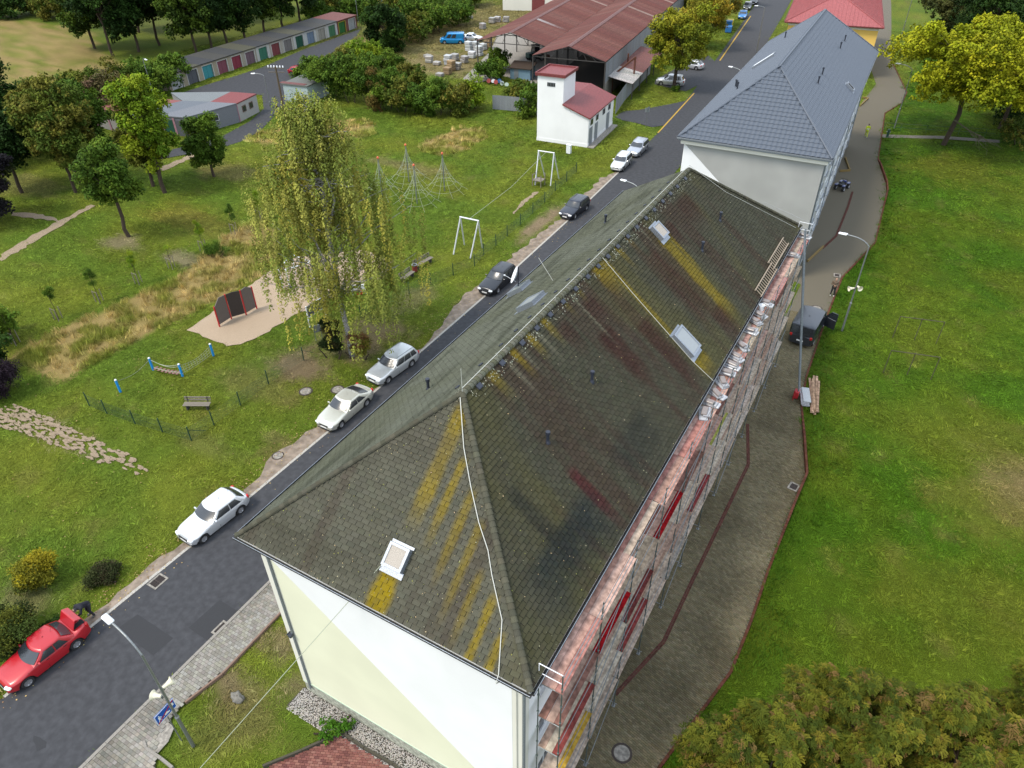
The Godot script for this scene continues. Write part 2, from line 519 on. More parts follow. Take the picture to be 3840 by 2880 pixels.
	sheet("asphalt_stain", ragged([Vector2(-21.76, 7.44), Vector2(-21.46, 7.33), Vector2(-20.98, 7.33), Vector2(-20.75, 7.5), Vector2(-20.95, 7.73), Vector2(-21.34, 7.66)], .2, .06), .035, M.asphalt_new)
	sheet("driveway", [Vector2(-34.53, -89.15), Vector2(-34.52, -92.16), Vector2(-32.67, -93.92), Vector2(-29.94, -98.34)] + [Vector2(-28.1, -101.5), Vector2(-26.7, -89)] + [Vector2(-28.12, -87.29), Vector2(-30.63, -87.95), Vector2(-33.02, -88.15)], .026, M.asphalt)
	sheet("parking_bay", [Vector2(-35.63, -107.94), Vector2(-29.82, -106.49), Vector2(-29.03, -112.25), Vector2(-30.26, -125.17), Vector2(-33.76, -130.95), Vector2(-34.55, -126.64), Vector2(-36.76, -125.47), Vector2(-36.03, -118.51), Vector2(-36.47, -110.67)], .024, M.asphalt)
	b = MB.new()
	# raised pavement on the house side with its kerb
	kerb("kerb", [Vector2(-18.5, 14), Vector2(-18.5, -60)], .16, .15, M.kerb_stone)
	sheet("pavement", [Vector2(-18.42, 14), Vector2(-18.42, -60), Vector2(-16.6, -60), Vector2(-16.6, 1), Vector2(-17.0, 3.0), Vector2(-16.75, 4.6), Vector2(-15.2, 6.1), Vector2(-14.6, 14)], .085, M.bed)
	var pv := get_node("pavement")
	pavers(pv, [Vector2(-18.4, 9), Vector2(-18.4, -14), Vector2(-16.6, -14), Vector2(-16.6, 1), Vector2(-17.0, 3.0), Vector2(-16.75, 4.6), Vector2(-15.2, 6.1), Vector2(-14.6, 9)], .165, .2, 0, .125, [Color(.34, .315, .27), Color(.3, .28, .24), Color(.38, .35, .305)], 300)
	kerb("edging", [Vector2(-16.55, -60), Vector2(-16.55, 1), Vector2(-16.95, 2.95)], .09, .15, mat("edging_brick", lin(.3, .19, .14), .9, M.fine_tex, .8))
	sheet("concrete_slab", [Vector2(-17.14, 3.92), Vector2(-16.4, 4), Vector2(-16.11, 4.57), Vector2(-16.09, 5.15), Vector2(-16.89, 5.19), Vector2(-17.11, 4.83)], .1, M.concrete)
	kerb("kerb", [Vector2(-17.07, 5.11), Vector2(-16.72, 5.27), Vector2(-15.74, 5.24), Vector2(-14.96, 5.26)], .12, .18, M.kerb_stone)
	# gravel drip strip along the end wall
	sheet("gravel_bed", [Vector2(-12.6, -.5), Vector2(-12.7, .6), Vector2(-11, .75), Vector2(-9, .75), Vector2(-4, .8), Vector2(1, .8), Vector2(1, -.5)], .02, M.bed)
	b = MB.new()
	for i in 9500:
		var q := Vector3(rng.randf_range(-12.6, .6), .03, rng.randf_range(-.45, .75))
		var s := rng.randf_range(.014, .034)
		b.col = jit(Color(.40, .37, .34), .22)
		var p := []
		for k in 5: p.append(q + Vector3(cos(k * 1.26 + s * 50) * s, rng.randf() * .012, -sin(k * 1.26 + s * 50) * s))
		for k in 5: b.tri(q + Vector3(0, s * .8, 0), p[k], p[(k + 1) % 5])
	var o := part(self, "gravel", b, M.gravel)
	o.set_meta("kind", "stuff")
	tag(o, "pale grey gravel strip along the foot of the white end wall", "gravel")
	# red paved patio at the lower edge
	var pat := [Vector2(-9.49, 0.48), Vector2(-11.37, 3.05), Vector2(-10.01, 3.18), Vector2(-5.64, 0.7), Vector2(-6.86, 0.49)]
	sheet("patio", pat, .015, M.bed)
	pavers(get_node("patio"), pat, .11, .22, 25, .055, [Color(.30, .13, .105), Color(.36, .17, .14), Color(.24, .1, .085)], 300)
	kerb("kerb", [Vector2(-9.53, 0.38), Vector2(-10.54, 1.88), Vector2(-11.56, 3.27)], .1, .22, mat("kerb_mossy", lin(.09, .08, .055), .95, M.fine_tex, .8))
	kerb("kerb", [Vector2(-9.53, 0.38), Vector2(-8.16, 0.42), Vector2(-6.59, 0.34), Vector2(-6.18, 0.39)], .1, .22, M.kerb_mossy)
	# courtyard
	var inner := []
	for e in [[-12.4, 12], [-.3, .6], [-.3, -38], [-.3, -52], [-2, -53], [-5, -95], [-4, -125], [-12, -160], [-20, -235]]: inner.append(Vector2(e[0], e[1]))
	inner[0] = Vector2(-.3, 12)
	inner.reverse()
	sheet("courtyard", court_edge + inner, .012, mat("court_bed", lin(.17, .145, .1), .9, noise_tex(.035, .6, 1.0, 4, 512, 77), .8))
	var near := []
	for e in court_edge:
		if e.y > -52 and e.y < 2: near.append(e - Vector2(.12, 0))
	pavers(get_node("courtyard"), near + [Vector2(-.2, -47), Vector2(-.2, 0)], .1, .2, -14, .045, [Color(.22, .185, .11), Color(.19, .16, .095), Color(.245, .207, .13), Color(.21, .176, .11)], 300)
	b = MB.new()
	for l in [[Vector2(0.74, -30.28), Vector2(1.87, -26.28), Vector2(1.68, -16.08)], [Vector2(1.67, -16.07), Vector2(1.62, -11.34), Vector2(0.6, -7.5)], [Vector2(0.17, -76.6), Vector2(0.43, -71.98), Vector2(0.65, -63.94), Vector2(-0.02, -60.34)]]:
		for i in l.size() - 1:
			var p: Vector2 = l[i]
			var q: Vector2 = l[i + 1]
			var k := int(p.distance_to(q) / .2)
			var sd := Vector2(q.y - p.y, p.x - q.x).normalized() * .055
			for j in k:
				for s in [-1, 1]:
					var c0: Vector2 = p.lerp(q, float(j) / k) + sd * s
					var c1: Vector2 = p.lerp(q, (j + .93) / k) + sd * s
					b.col = jit(Color(.15, .062, .05), .2)
					b.bar(Vector3(c0.x, .036, c0.y), Vector3(c1.x, .036, c1.y), .098, .04)
	var cz := part(get_node("courtyard"), "red_border", b, M.paver)
	cz.set_meta("kind", "stuff")
	# edge of the lawn: a row of red bricks, standing higher where the lawn lies above the paving
	b = MB.new()
	for i in court_edge.size() - 1:
		var p: Vector2 = court_edge[i]
		var q: Vector2 = court_edge[i + 1]
		if p.y < -130: break
		var k := int(p.distance_to(q) / .24)
		for j in k:
			var s := p.lerp(q, float(j) / k)
			var e := p.lerp(q, (j + .95) / k)
			var up := .07 + .26 * smoothstep(-20, -25, s.y) * smoothstep(-34, -30, s.y) + .3 * smoothstep(-73, -76, s.y) * smoothstep(-90, -86, s.y)
			b.col = jit(Color(.15, .06, .04), .25)
			b.bar(Vector3(s.x, up * .5 - .02, s.y), Vector3(e.x, up * .5 - .02, e.y), .14, up + .04)
	struct("brick_edging", b, M.paver)
	# sand, worn tracks and park paths
	sheet("sand_pit", ragged([Vector2(-43.24, -19.58), Vector2(-41.83, -19.57), Vector2(-38.44, -19.43), Vector2(-37.66, -20.17), Vector2(-37.15, -21.7), Vector2(-37.07, -24.83), Vector2(-36.38, -28.72), Vector2(-34.31, -34.65), Vector2(-35.8, -38.03), Vector2(-39.83, -38.04), Vector2(-44.45, -33.8), Vector2(-44.72, -30.95), Vector2(-44.06, -26.79)], .5, .12), .018, M.sand)
	b = MB.new()
	var tr := [Vector2(-46.06, -5.36), Vector2(-43.38, -5.84), Vector2(-40.31, -6.01), Vector2(-37.66, -6.28), Vector2(-35.64, -6.23), Vector2(-34.26, -6.62), Vector2(-32.03, -6.5)]
	for i in 2800:
		var u := rng.randf() * (tr.size() - 1.02)
		var q: Vector2 = tr[int(u)].lerp(tr[int(u) + 1], fmod(u, 1))
		var w := 1.1 - u * .11
		q += Vector2(rng.randf_range(-.5, .5), rng.randf_range(-w, w))
		if nz2.get_noise_2d(q.x * 2.2, q.y * 4) < -.12 + u * .07: continue
		var r := rng.randf_range(.03, .15)
		var p := []
		for k in 9: p.append(Vector2(q.x + cos(k * .698) * r * 1.8 * (.5 + rng.randf() * .8), q.y + sin(k * .698) * r * .8 * (.5 + rng.randf() * .5)))
		b.prism(p, .03 + i * .00002, .03 + i * .00002)
	struct("worn_track", b, M.track)
	patches.append([Vector2(-40.42, -6.08), 5.2, 1.0, Color(.36, .27, .18), 1.0])
	sheet("path", ragged([Vector2(-70.66, -19.9), Vector2(-71.58, -22.6), Vector2(-72.55, -26.78), Vector2(-73.72, -32), Vector2(-72.86, -32.11), Vector2(-71.72, -27.56), Vector2(-71.3, -26.49), Vector2(-70, -21.99), Vector2(-69.2, -19.04)]), .018, M.track)
	sheet("path", ragged([Vector2(-79.73, -26.56), Vector2(-77.01, -27.53), Vector2(-73.62, -28.02), Vector2(-72.43, -27.5), Vector2(-73.51, -27.41), Vector2(-76.07, -26.67), Vector2(-78.67, -25.92)]), .021, M.track)
	sheet("path", ragged([Vector2(-76.5, -42.22), Vector2(-76.4, -44.74), Vector2(-76.65, -49.34), Vector2(-75.62, -48.45), Vector2(-75.09, -44.55), Vector2(-75.18, -41.85)]), .018, M.track)
	sheet("path", ragged([Vector2(-30.92, -52.68), Vector2(-31.58, -55.66), Vector2(-31.7, -59.15), Vector2(-31.12, -59.47), Vector2(-31.13, -56.46), Vector2(-30.7, -52.8)], .4, .12) , .018, M.track)
	# garage lane and yard
	sheet("garage_lane", [Vector2(-106.31, -119.34), Vector2(-102.54, -113.25), Vector2(-95.82, -95.78), Vector2(-89.39, -83.28), Vector2(-82.8, -73.05), Vector2(-79.39, -66.85), Vector2(-75.45, -59.42), Vector2(-74.69, -55.28), Vector2(-75.2, -51.72), Vector2(-80.06, -43.3), Vector2(-81.77, -44.62), Vector2(-78.35, -54.57), Vector2(-80.15, -62.23), Vector2(-82.8, -67.6), Vector2(-88.49, -72.87), Vector2(-100.78, -66.28), Vector2(-101.1, -72.19), Vector2(-101.1, -84.68), Vector2(-104.27, -99.99)], .02, M.asphalt)
	sheet("yard_floor", [Vector2(-64.03, -91.99), Vector2(-71.37, -115.19), Vector2(-80.36, -133.9), Vector2(-68.76, -150.9), Vector2(-41.48, -105.6), Vector2(-50.31, -97.78), Vector2(-59.84, -100.69), Vector2(-61.74, -94.79)], .02, M.concrete)
	sheet("slab_path", [Vector2(0.29, -99.33), Vector2(3.28, -100.41), Vector2(7.37, -102.36), Vector2(14.17, -104.2), Vector2(14.21, -102.94), Vector2(7.47, -101.09), Vector2(0.42, -97.79)], .02, mat("slab", lin(.2, .18, .15), .9, M.fine_tex, .5))
	sheet("slab_path", [Vector2(-5.27, -153.69), Vector2(-2.25, -154.95), Vector2(-2.07, -153.26), Vector2(-4.98, -151.41)], .02, M.slab)

# ---- the long house with the slate roof
const HW := 12.889
const HL := 38.468
const HE := 11.3
const HR := 16.288
const HH := 6.491

class Face:
	var o: Vector3
	var u: Vector3
	var s: Vector3
	var n: Vector3
	var length: float
	var slope: float
	var cut: float
	func _init(origin: Vector3, along: Vector3, up: Vector3, l: float, c: float) -> void:
		o = origin; u = along; slope = up.length(); s = up / slope; n = u.cross(s).normalized(); length = l; cut = c
	func at(a: float, b: float, h := 0.0) -> Vector3: return o + u * a + s * b + n * h
	func left(b: float) -> float: return cut * b / slope
	func right(b: float) -> float: return length - cut * b / slope
	func basis() -> Basis: return Basis(u, n, -s)

func hip_faces(w: float, l: float, e: float, r: float, h: float) -> Array:
	return [Face.new(Vector3(-w, e, 0), Vector3.RIGHT, Vector3(0, r - e, -h), w, w / 2), Face.new(Vector3(0, e, 0), Vector3.FORWARD, Vector3(-w / 2, r - e, 0), l, h),
		Face.new(Vector3(-w, e, -l), Vector3.BACK, Vector3(w / 2, r - e, 0), l, h), Face.new(Vector3(0, e, -l), Vector3.LEFT, Vector3(0, r - e, h), w, w / 2)]

# lichen and algae as the photograph shows them: [u, half width, v from, v to, colour, strength]
var growth := [[], [], [], []]

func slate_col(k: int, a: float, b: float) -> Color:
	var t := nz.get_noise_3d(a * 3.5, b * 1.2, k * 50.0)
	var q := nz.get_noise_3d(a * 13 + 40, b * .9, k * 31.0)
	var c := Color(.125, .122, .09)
	if k == 1: c = Color(.078, .076, .052)  # east slope darker: mostly its weaker light, put into the base colour
	if k == 2: c = Color(.150, .158, .120)  # west slope lighter: its lit look at a grazing view, put into the colour
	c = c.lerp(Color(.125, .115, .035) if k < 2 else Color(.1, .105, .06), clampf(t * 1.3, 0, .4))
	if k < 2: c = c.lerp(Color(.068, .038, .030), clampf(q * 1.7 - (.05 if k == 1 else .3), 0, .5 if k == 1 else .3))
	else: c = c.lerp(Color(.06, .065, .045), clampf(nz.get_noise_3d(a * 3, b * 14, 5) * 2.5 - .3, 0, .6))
	for g in growth[k]:
		if b > g[2] - .4 and b < g[3] + .4:
			var w: float = g[1] * (1 + .35 * nz2.get_noise_2d(b * .8, g[0] * 9))
			var f := clampf((w - absf(a - g[0])) / maxf(.1, g[1] * .55) + .5, 0, 1) * smoothstep(g[2] - .4, g[2] + 1.6, b) * smoothstep(g[3] + .3, g[3] - .2, b)
			c = c.lerp(g[4], minf(1, f * g[5] * (.95 + .35 * nz2.get_noise_2d(a * 9, b * 1.5))))
	return c

func slates(house: Node3D, faces: Array) -> void:
	var ye := Color(.30, .215, .012)
	var pu := Color(.062, .026, .022)
	var pale := Color(.2, .19, .13)
	growth[0] = [[6.74, .32, 3.0, 7.7, ye, .68], [7.58, .18, 2.6, 5.9, ye, .68], [8.39, .16, 1.6, 5, ye, .55], [9.14, .14, .6, 4.1, ye, .55], [9.83, .14, 0, 2.6, ye, .5], [10.58, .16, -1.4, 2.1, ye, .75], [11.33, .14, -1.4, 1.1, ye, .8], [6.72, .42, -1.6, 1.35, ye, .95], [5.0, 2.2, 4.6, 6.6, Color(.11, .1, .075), .5], [2, 3, 0, 1.2, Color(.06, .055, .036), .5]]
	growth[1] = [[24.2, .5, .6, 6.5, ye, .55], [24.9, .14, 3.6, 6.4, ye, .6], [18.75, .22, .2, 7.9, ye, .5], [18.0, .5, 6.2, 8.1, ye, .6], [11.2, .22, 6.8, 8.1, ye, .75], [9.9, .2, 6.6, 8.1, ye, .7], [12.55, .2, 6.7, 8.1, ye, .65], [14.4, .16, 7.1, 8.1, ye, .5], [15.7, .18, 7.2, 8.1, ye, .6], [20.4, .2, 6.5, 8.1, ye, .5], [21.7, .2, 7, 8.1, ye, .4], [19.1, .6, .1, 1.3, ye, .7], [8.2, .3, 6.7, 8.1, ye, .6],
		[25.5, .55, 5, 6.9, pu, .7], [22.3, .6, 1.5, 6.4, pu, .55], [13.2, .4, 5.4, 7.3, pu, .6], [15, .7, 2.2, 5.6, pu, .7], [15.6, .5, 5.2, 7.2, pu, .6], [28.6, .9, 5, 7.3, pu, .6], [7.7, .3, .1, 3.1, Color(.085, .022, .024), .75], [17.6, .6, .3, 4.5, pu, .6], [23.2, .7, 0, 1.8, pu, .6], [5.2, 2.2, 0, 2.2, Color(.022, .03, .034), .75], [11.5, 1.6, 0, 2.2, Color(.03, .035, .033), .5], [4.9, .35, 1, 4.5, Color(.03, .034, .03), .6],
		[11.75, .1, 6.1, 8, pale, .8], [10.3, .08, 6.4, 7.7, pale, .7], [15.1, .05, 4.8, 7.9, pale, .9], [23.2, .05, 6, 7.9, pale, .8], [9.3, .12, 5.8, 7.6, pale, .6], [34, 2.5, 0, 5, Color(.075, .078, .055), .5]]
	var tar := MB.new()
	for f: Face in faces:
		tar.fan([f.at(0, 0), f.at(f.length, 0), f.at(f.right(f.slope), f.slope), f.at(f.left(f.slope), f.slope)])
	part(house, "roof_deck", tar, M.tar)
	var all := []
	var ex := .19
	var sw := .33
	for k in 4:
		var f: Face = faces[k]
		var row := 0
		var b := 0.0
		while b < f.slope - .05:
			var b1 := minf(b + ex * 1.04, f.slope)
			var a := f.left(b) - sw + fmod(row * .5, 1.0) * sw - fmod(f.left(b), sw)
			while a < f.right(b):
				var p0 := maxf(a + .009, f.left(b))
				var p1 := minf(a + sw - .009, f.right(b))
				var q0 := maxf(a + .009, f.left(b1))
				var q1 := minf(a + sw - .009, f.right(b1))
				if p1 - p0 > .03:
					if q1 < q0: q0 = (q0 + q1) * .5; q1 = q0
					all.append([k, p0, p1, q0, q1, b, b1])
				a += sw
			b += ex
			row += 1
	var eye := Vector3(5.6, 32.6, 10.6)
	for e in all:
		var f: Face = faces[e[0]]
		var d := f.at(e[1], e[5]) - eye
		e.append(-f.n.dot(d) / d.length() / d.length_squared() * (e[2] - e[1]))
	all.sort_custom(func(x, y): return x[7] > y[7])
	var rest := MB.new()
	for i in all.size():
		var e: Array = all[i]
		var f: Face = faces[e[0]]
		var m := rest if i >= 300 else MB.new()
		var vary := 1.0 + rng.randf_range(-.13, .13)
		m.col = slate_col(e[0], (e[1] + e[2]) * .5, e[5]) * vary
		var up := .034 + rng.randf() * .014
		var slip := rng.randf() * .014 - (.05 if rng.randf() < .012 else 0.0)
		var l1 := e[1] + rng.randf() * .006 as float
		var A := f.at(l1, e[5] + slip, up)
		var B := f.at(e[2], e[5] + slip + rng.randf_range(-.008, .008), up)
		var C := f.at(e[4], e[6], .004)
		var D := f.at(e[3], e[6], .004)
		var cuts := 3 if e[0] < 2 else 1
		var lc := []
		var hc := []
		for q in cuts + 1:
			var t := q / float(cuts)
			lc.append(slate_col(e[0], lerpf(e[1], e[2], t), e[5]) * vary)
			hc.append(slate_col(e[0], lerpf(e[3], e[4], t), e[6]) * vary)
		for q in cuts:
			var t := q / float(cuts)
			var u := (q + 1) / float(cuts)
			m.quad(A.lerp(B, t), A.lerp(B, u), D.lerp(C, u), D.lerp(C, t))
			var at: int = m.c.size() - 6
			for w in [[0, lc[q]], [1, hc[q + 1]], [2, lc[q + 1]], [3, lc[q]], [4, hc[q]], [5, hc[q + 1]]]: m.c[at + w[0]] = w[1]
		m.quad(A - f.n * (up - .001), B - f.n * (up - .001), B, A)
		m.quad(B - f.n * (up - .001), C, C, B)
		m.quad(D, A - f.n * (up - .001), A, D)
		if i < 300: part(house, "slate", m, M.shingle)
	part(house, "slates", rest, M.shingle).set_meta("kind", "stuff")
	# moss cushions and fallen leaves on the slates
	var moss := MB.new()
	for i in 900:
		var k := 0 if rng.randf() < .4 else 1
		var f: Face = faces[k]
		var b := pow(rng.randf(), 1.6) * f.slope
		var a := rng.randf_range(f.left(b), f.right(b))
		var r := rng.randf_range(.008, .02)
		moss.col = jit([Color(.2, .2, .05), Color(.28, .26, .16), Color(.33, .25, .14)][rng.randi() % 3], .3)
		var p := f.at(a, b, .035)
		var g := f.basis().rotated(f.n, rng.randf() * TAU)
		moss.quad(p - g.x * r * 1.6, p + g.z * r, p + g.x * r * 1.6 + f.n * r, p - g.z * r + f.n * r * .6)
	var mo := part(house, "leaf_litter", moss, M.cloth)
	mo.set_meta("kind", "stuff")

func cap_tiles(parent: Node3D, a: Vector3, b: Vector3, r: float, m: Material, cols: Array, called: String) -> void:   # half round tiles that overlap up a hip or along a ridge
	var d := (b - a).normalized()
	var x := Vector3.UP.cross(d).normalized()
	var y := d.cross(x).normalized()
	var k := int(a.distance_to(b) / .21)
	var st := a.distance_to(b) / k
	for i in k:
		var t := MB.new()
		t.col = jit(cols[i % cols.size()], .1)
		var p := a + d * st * i
		var q := p + d * st * 1.08
		for j in 6:
			var u := PI * (j / 6.0) - .12
			var w := PI * ((j + 1) / 6.0) + (.12 if j == 5 else 0.0)
			var c0 := x * cos(u) + y * sin(u) * .75
			var c1 := x * cos(w) + y * sin(w) * .75
			t.quad(p + c0 * r * 1.12, q + c0 * r * .9, q + c1 * r * .9, p + c1 * r * 1.12)
			t.tri(p, p + c0 * r * 1.12, p + c1 * r * 1.12)
		part(parent, called, t, m)

func hatch(house: Node3D, f: Face, a0: float, a1: float, b0: float, b1: float, lid: Material) -> void:
	var h := MB.new()
	var g := f.basis()
	var mid := f.at((a0 + a1) * .5, (b0 + b1) * .5)
	for s in [-1, 1]:
		h.box(mid + f.u * s * (a1 - a0 - .1) * .5 + f.n * .14, Vector3(.1, .26, b1 - b0), g)
		h.box(mid + f.s * s * (b1 - b0 - .1) * .5 + f.n * .138, Vector3(a1 - a0 - .2, .26, .1), g)
	h.box(mid - f.s * ((b1 - b0) * .5 + .11) + f.n * .045, Vector3(a1 - a0 + .12, .03, .24), g)
	h.box(mid + f.s * ((b1 - b0) * .5 + .05) + f.n * .05, Vector3(a1 - a0 + .1, .04, .1), g)
	var o := part(house, "roof_hatch", h, M.zinc)
	var l := MB.new()
	l.box(mid + f.n * .225, Vector3(a1 - a0 - .2, .03, b1 - b0 - .2), g)
	part(o, "lid", l, lid)

func vent_pipe(house: Node3D, p: Vector3, h := .55) -> void:
	var b := MB.new()
	b.lathe(p - Vector3(0, .12, 0), [Vector2(.13, 0), Vector2(.1, .16), Vector2(.065, .24), Vector2(.065, h), Vector2(.095, h), Vector2(.095, h + .14), Vector2(0, h + .16)], 10)
	part(house, "vent_pipe", b, M.dark_plastic)

func wall_poly(parent: Node3D, called: String, pts: Array, z0: float, z1: float, m: Material) -> MeshInstance3D:   # outline in x and y, standing between two z
	var b := MB.new()
	var q := []
	for p in pts: q.append(Vector2(p[0], -p[1]))
	b.prism(q, z0, z1)
	var o := part(parent, called, b, m)
	o.rotation_degrees.x = 90
	return o

func gutters(house: Node3D, w: float, l: float, e: float, m: Material, lip: Material) -> void:
	for g in [[Vector3(-w - .06, e, .06), Vector3(.06, e, .06), Vector3(0, 0, 1)], [Vector3(.06, e, .0), Vector3(.06, e, -l), Vector3(1, 0, 0)], [Vector3(-w - .06, e, 0), Vector3(-w - .06, e, -l), Vector3(-1, 0, 0)]]:
		var b := MB.new()
		b.bar(g[0] - Vector3(0, .1, 0), g[1] - Vector3(0, .1, 0), .12, .02)
		b.bar(g[0] + g[2] * .062 - Vector3(0, .05, 0), g[1] + g[2] * .062 - Vector3(0, .05, 0), .014, .1)
		var o := part(house, "gutter", b, m)
		b = MB.new()
		b.tube(g[0] + g[2] * .066, g[1] + g[2] * .066, .014, .014, 6)
		part(o, "rim", b, lip)

func main_house() -> void:
	var h := thing("slate_roof_house", "long white house with mossy slate hip roof and scaffolding along its courtyard side", "house")
	var F := hip_faces(HW, HL, HE, HR, HH)
	var xl := -HW + .45
	var xr := -.45
	var zf := -.45
	wall_poly(h, "end_wall", [[xl + .55, HE - .2], [xl + .55, 10.05], [xr - .5, .96], [xr - .5, HE - .2]], zf - .3, zf, M.plaster_white)
	wall_poly(h, "end_wall", [[xl + .55, 10.04], [xl + .55, .9], [xr - .52, .9], [xr - .5, .95]], zf - .3, zf, M.plaster_lime).set_meta("label", "pale lime triangle of the end wall")
	wall_poly(h, "corner_strip", [[xl, HE - .2], [xl, .75], [xl + .545, .75], [xl + .545, HE - .2]], zf - .3, zf - .004, M.plaster_cream)
	wall_poly(h, "corner_strip", [[xr - .495, HE - .2], [xr - .495, .9], [xr, .9], [xr, HE - .2]], zf - .3, zf - .004, M.plaster_cream)
	boxp(h, "plinth", Vector3((xl + xr) * .5, .44, zf - .2), Vector3(xr - xl - .1, .9, .36), M.plinth)
	boxp(h, "water_strip", Vector3((xl + xr) * .5, .925, zf + .012), Vector3(xr - xl - .2, .05, .03), mat("strip_green", lin(.42, .52, .42), .8))
	boxp(h, "wall", Vector3(xl + .15, HE * .5 - .1, -HL * .5), Vector3(.3, HE - .2, HL - 1.55), M.plaster_white)
	boxp(h, "wall", Vector3((xl + xr) * .5, HE * .5 - .1, -HL + .6), Vector3(xr - xl, HE - .2, .3), M.plaster_white)
	# courtyard wall with its windows
	var b := MB.new()
	var ww := 1.55
	var zs := []
	for i in 12: zs.append(-2.35 - i * 3.07)
	var rows := [1.5, 4.9, 8.1]
	var y := 0.0
	for r in rows:
		b.box(Vector3(xr - .15, (y + r) * .5, -HL * .5), Vector3(.3, r - y, HL - 1.5))
		var z := -.76
		for c in zs + [-HL + .7 - ww * .5]:
			var e: float = c + ww * .5
			b.box(Vector3(xr - .15, r + .8, (z + e) * .5), Vector3(.3, 1.6, z - e))
			z = c - ww * .5
		y = r + 1.6
	b.box(Vector3(xr - .15, (y + HE - .2) * .5, -HL * .5), Vector3(.3, HE - .2 - y, HL - 1.5))
	part(h, "wall", b, M.plaster_white)
	for r in rows:
		for c in zs:
			var f := MB.new()
			for s in [-1, 1]:
				f.box(Vector3(xr - .16, r + .8, c + s * (ww * .5 - .035)), Vector3(.07, 1.6, .07))
				f.box(Vector3(xr - .16, r + .8 + s * .765, c), Vector3(.07, .07, ww - .14))
			f.box(Vector3(xr - .16, r + .8, c), Vector3(.06, 1.46, .06))
			var o := part(h, "window", f, M.white_metal)
			boxp(o, "pane", Vector3(xr - .18, r + .8, c), Vector3(.02, 1.46, ww - .14), M.window_glass)
	# eaves
	b = MB.new()
	b.box(Vector3(-HW * .5, HE - .12, -.24), Vector3(HW - .04, .18, .44))
	b.box(Vector3(-.24, HE - .121, -HL * .5 - .22), Vector3(.44, .178, HL - .5))
	b.box(Vector3(-HW + .24, HE - .121, -HL * .5 - .22), Vector3(.44, .178, HL - .5))
	part(h, "eave_board", b, M.plaster_white)
	gutters(h, HW, HL, HE, M.tar, M.zinc)
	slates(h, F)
	var tc := [Color(.125, .122, .088), Color(.145, .14, .1), Color(.115, .112, .082)]
	var lt := [Color(.2, .2, .15), Color(.17, .17, .11), Color(.23, .225, .17)]
	var R0 := Vector3(-HW / 2, HR + .03, -HH)
	var R1 := Vector3(-HW / 2, HR + .03, -HL + HH)
	cap_tiles(h, Vector3(0, HE + .04, 0), R0, .115, M.shingle, tc, "hip_tile")
	cap_tiles(h, Vector3(-HW, HE + .04, 0), R0, .115, M.shingle, tc, "hip_tile")
	cap_tiles(h, Vector3(0, HE + .04, -HL), R1, .13, M.shingle, tc, "hip_tile")
	cap_tiles(h, R0 - Vector3(0, .03, 0), R1 - Vector3(0, .03, 0), .14, M.shingle, lt, "ridge_tile")
	# lichen crust along the ridge
	b = MB.new()
	for i in 2600:
		var a := rng.randf_range(HH + .2, HL - HH - .2)
		var f: Face = F[1] if i % 4 == 0 else F[2]
		var bb := f.slope - rng.randf_range(.05, .62)
		var r := rng.randf_range(.012, .035)
		b.col = jit(Color(.3, .3, .22), .35)
		var p := f.at(a if i % 4 == 0 else HL - a, bb, .036)
		b.quad(p - f.u * r, p - f.s * r * 1.3 + f.n * r * .3, p + f.u * r, p + f.s * r * 1.3 + f.n * r * .7)
	part(h, "lichen_crust", b, M.cloth).set_meta("kind", "stuff")
	var wood := mat("hatch_wood", lin(.55, .49, .42), .8, M.fine_tex, .8)
	var milk := mat("hatch_glass", lin(.26, .28, .29), .3)
	hatch(h, F[0], 6.34, 7.18, 1.5, 2.36, wood)
	hatch(h, F[1], 23.85, 24.75, 6.45, 7.35, wood)
	hatch(h, F[1], 18.5, 19.6, 1.5, 2.95, milk)
	hatch(h, F[2], 22.3, 23.5, 5.1, 6.2, milk)
	hatch(h, F[2], 17.6, 18.7, .9, 2.0, milk)
	for p in [F[1].at(30.39, 4.64), F[1].at(26.4, 4.37), F[1].at(12.1, 4.63), F[1].at(7.85, 4.5), F[2].at(10.28, 3.51), F[2].at(29.72, 3.9)]: vent_pipe(h, p)
	for k in [1, 2]:
		for a in [30.7, 29.28, 28.1, 26.85, 25.54, 24.3, 23.02, 21.76, 20.46, 19.24, 18.1, 16.92, 15.62, 14.33, 13.09, 11.87, 10.61, 9.0, 7.3]:
			var f: Face = F[k]
			b = MB.new()
			b.cbox(f.at(a if k == 1 else HL - a, 7.9 if k == 1 else 7.2, .06), Vector3(.28, .09, .22) if k == 1 else Vector3(.2, .06, .16), .02, f.basis())
			part(h, "ridge_vent", b, M.dark_plastic)
	# lightning conductor
	b = MB.new()
	var up := Vector3(0, .22, 0)
	b.path([R0 + up, R1 + up], .014, 5)
	b.path([F[0].at(6.5, 8.0, .15), F[0].at(7.4, 6.36, .06), F[0].at(8.24, 5.2, .06), F[0].at(9.07, 4.15, .06), F[0].at(9.77, 3.43, .06), F[0].at(10.25, 2.73, .06), F[0].at(11.15, 1.6, .06), F[0].at(11.73, .05, .07), Vector3(-1.15, 11.15, .2), Vector3(-1.1, 10.6, -.42), Vector3(-.75, 10.1, -.42), Vector3(-.75, 1, -.42)], .018, 5)
	b.path([F[1].at(18.78, 8.05, .1), F[1].at(18.66, 5.85, .05), F[1].at(18.5, 2.9, .05), F[1].at(18.42, 1.4, .05), F[1].at(18.55, -.05, .06)], .014, 5)
	b.path([F[1].at(37.6, .3, .05), F[1].at(33.5, 5.5, .05), R1 + up], .012, 5)
	for a in [9.0, 14, 19, 24, 29]: b.tube(Vector3(-HW / 2, HR, -a), Vector3(-HW / 2, HR + .3, -a), .01, .01, 5)
	b.tube(R0, R0 + Vector3(0, 1.1, 0), .012, .01, 5)
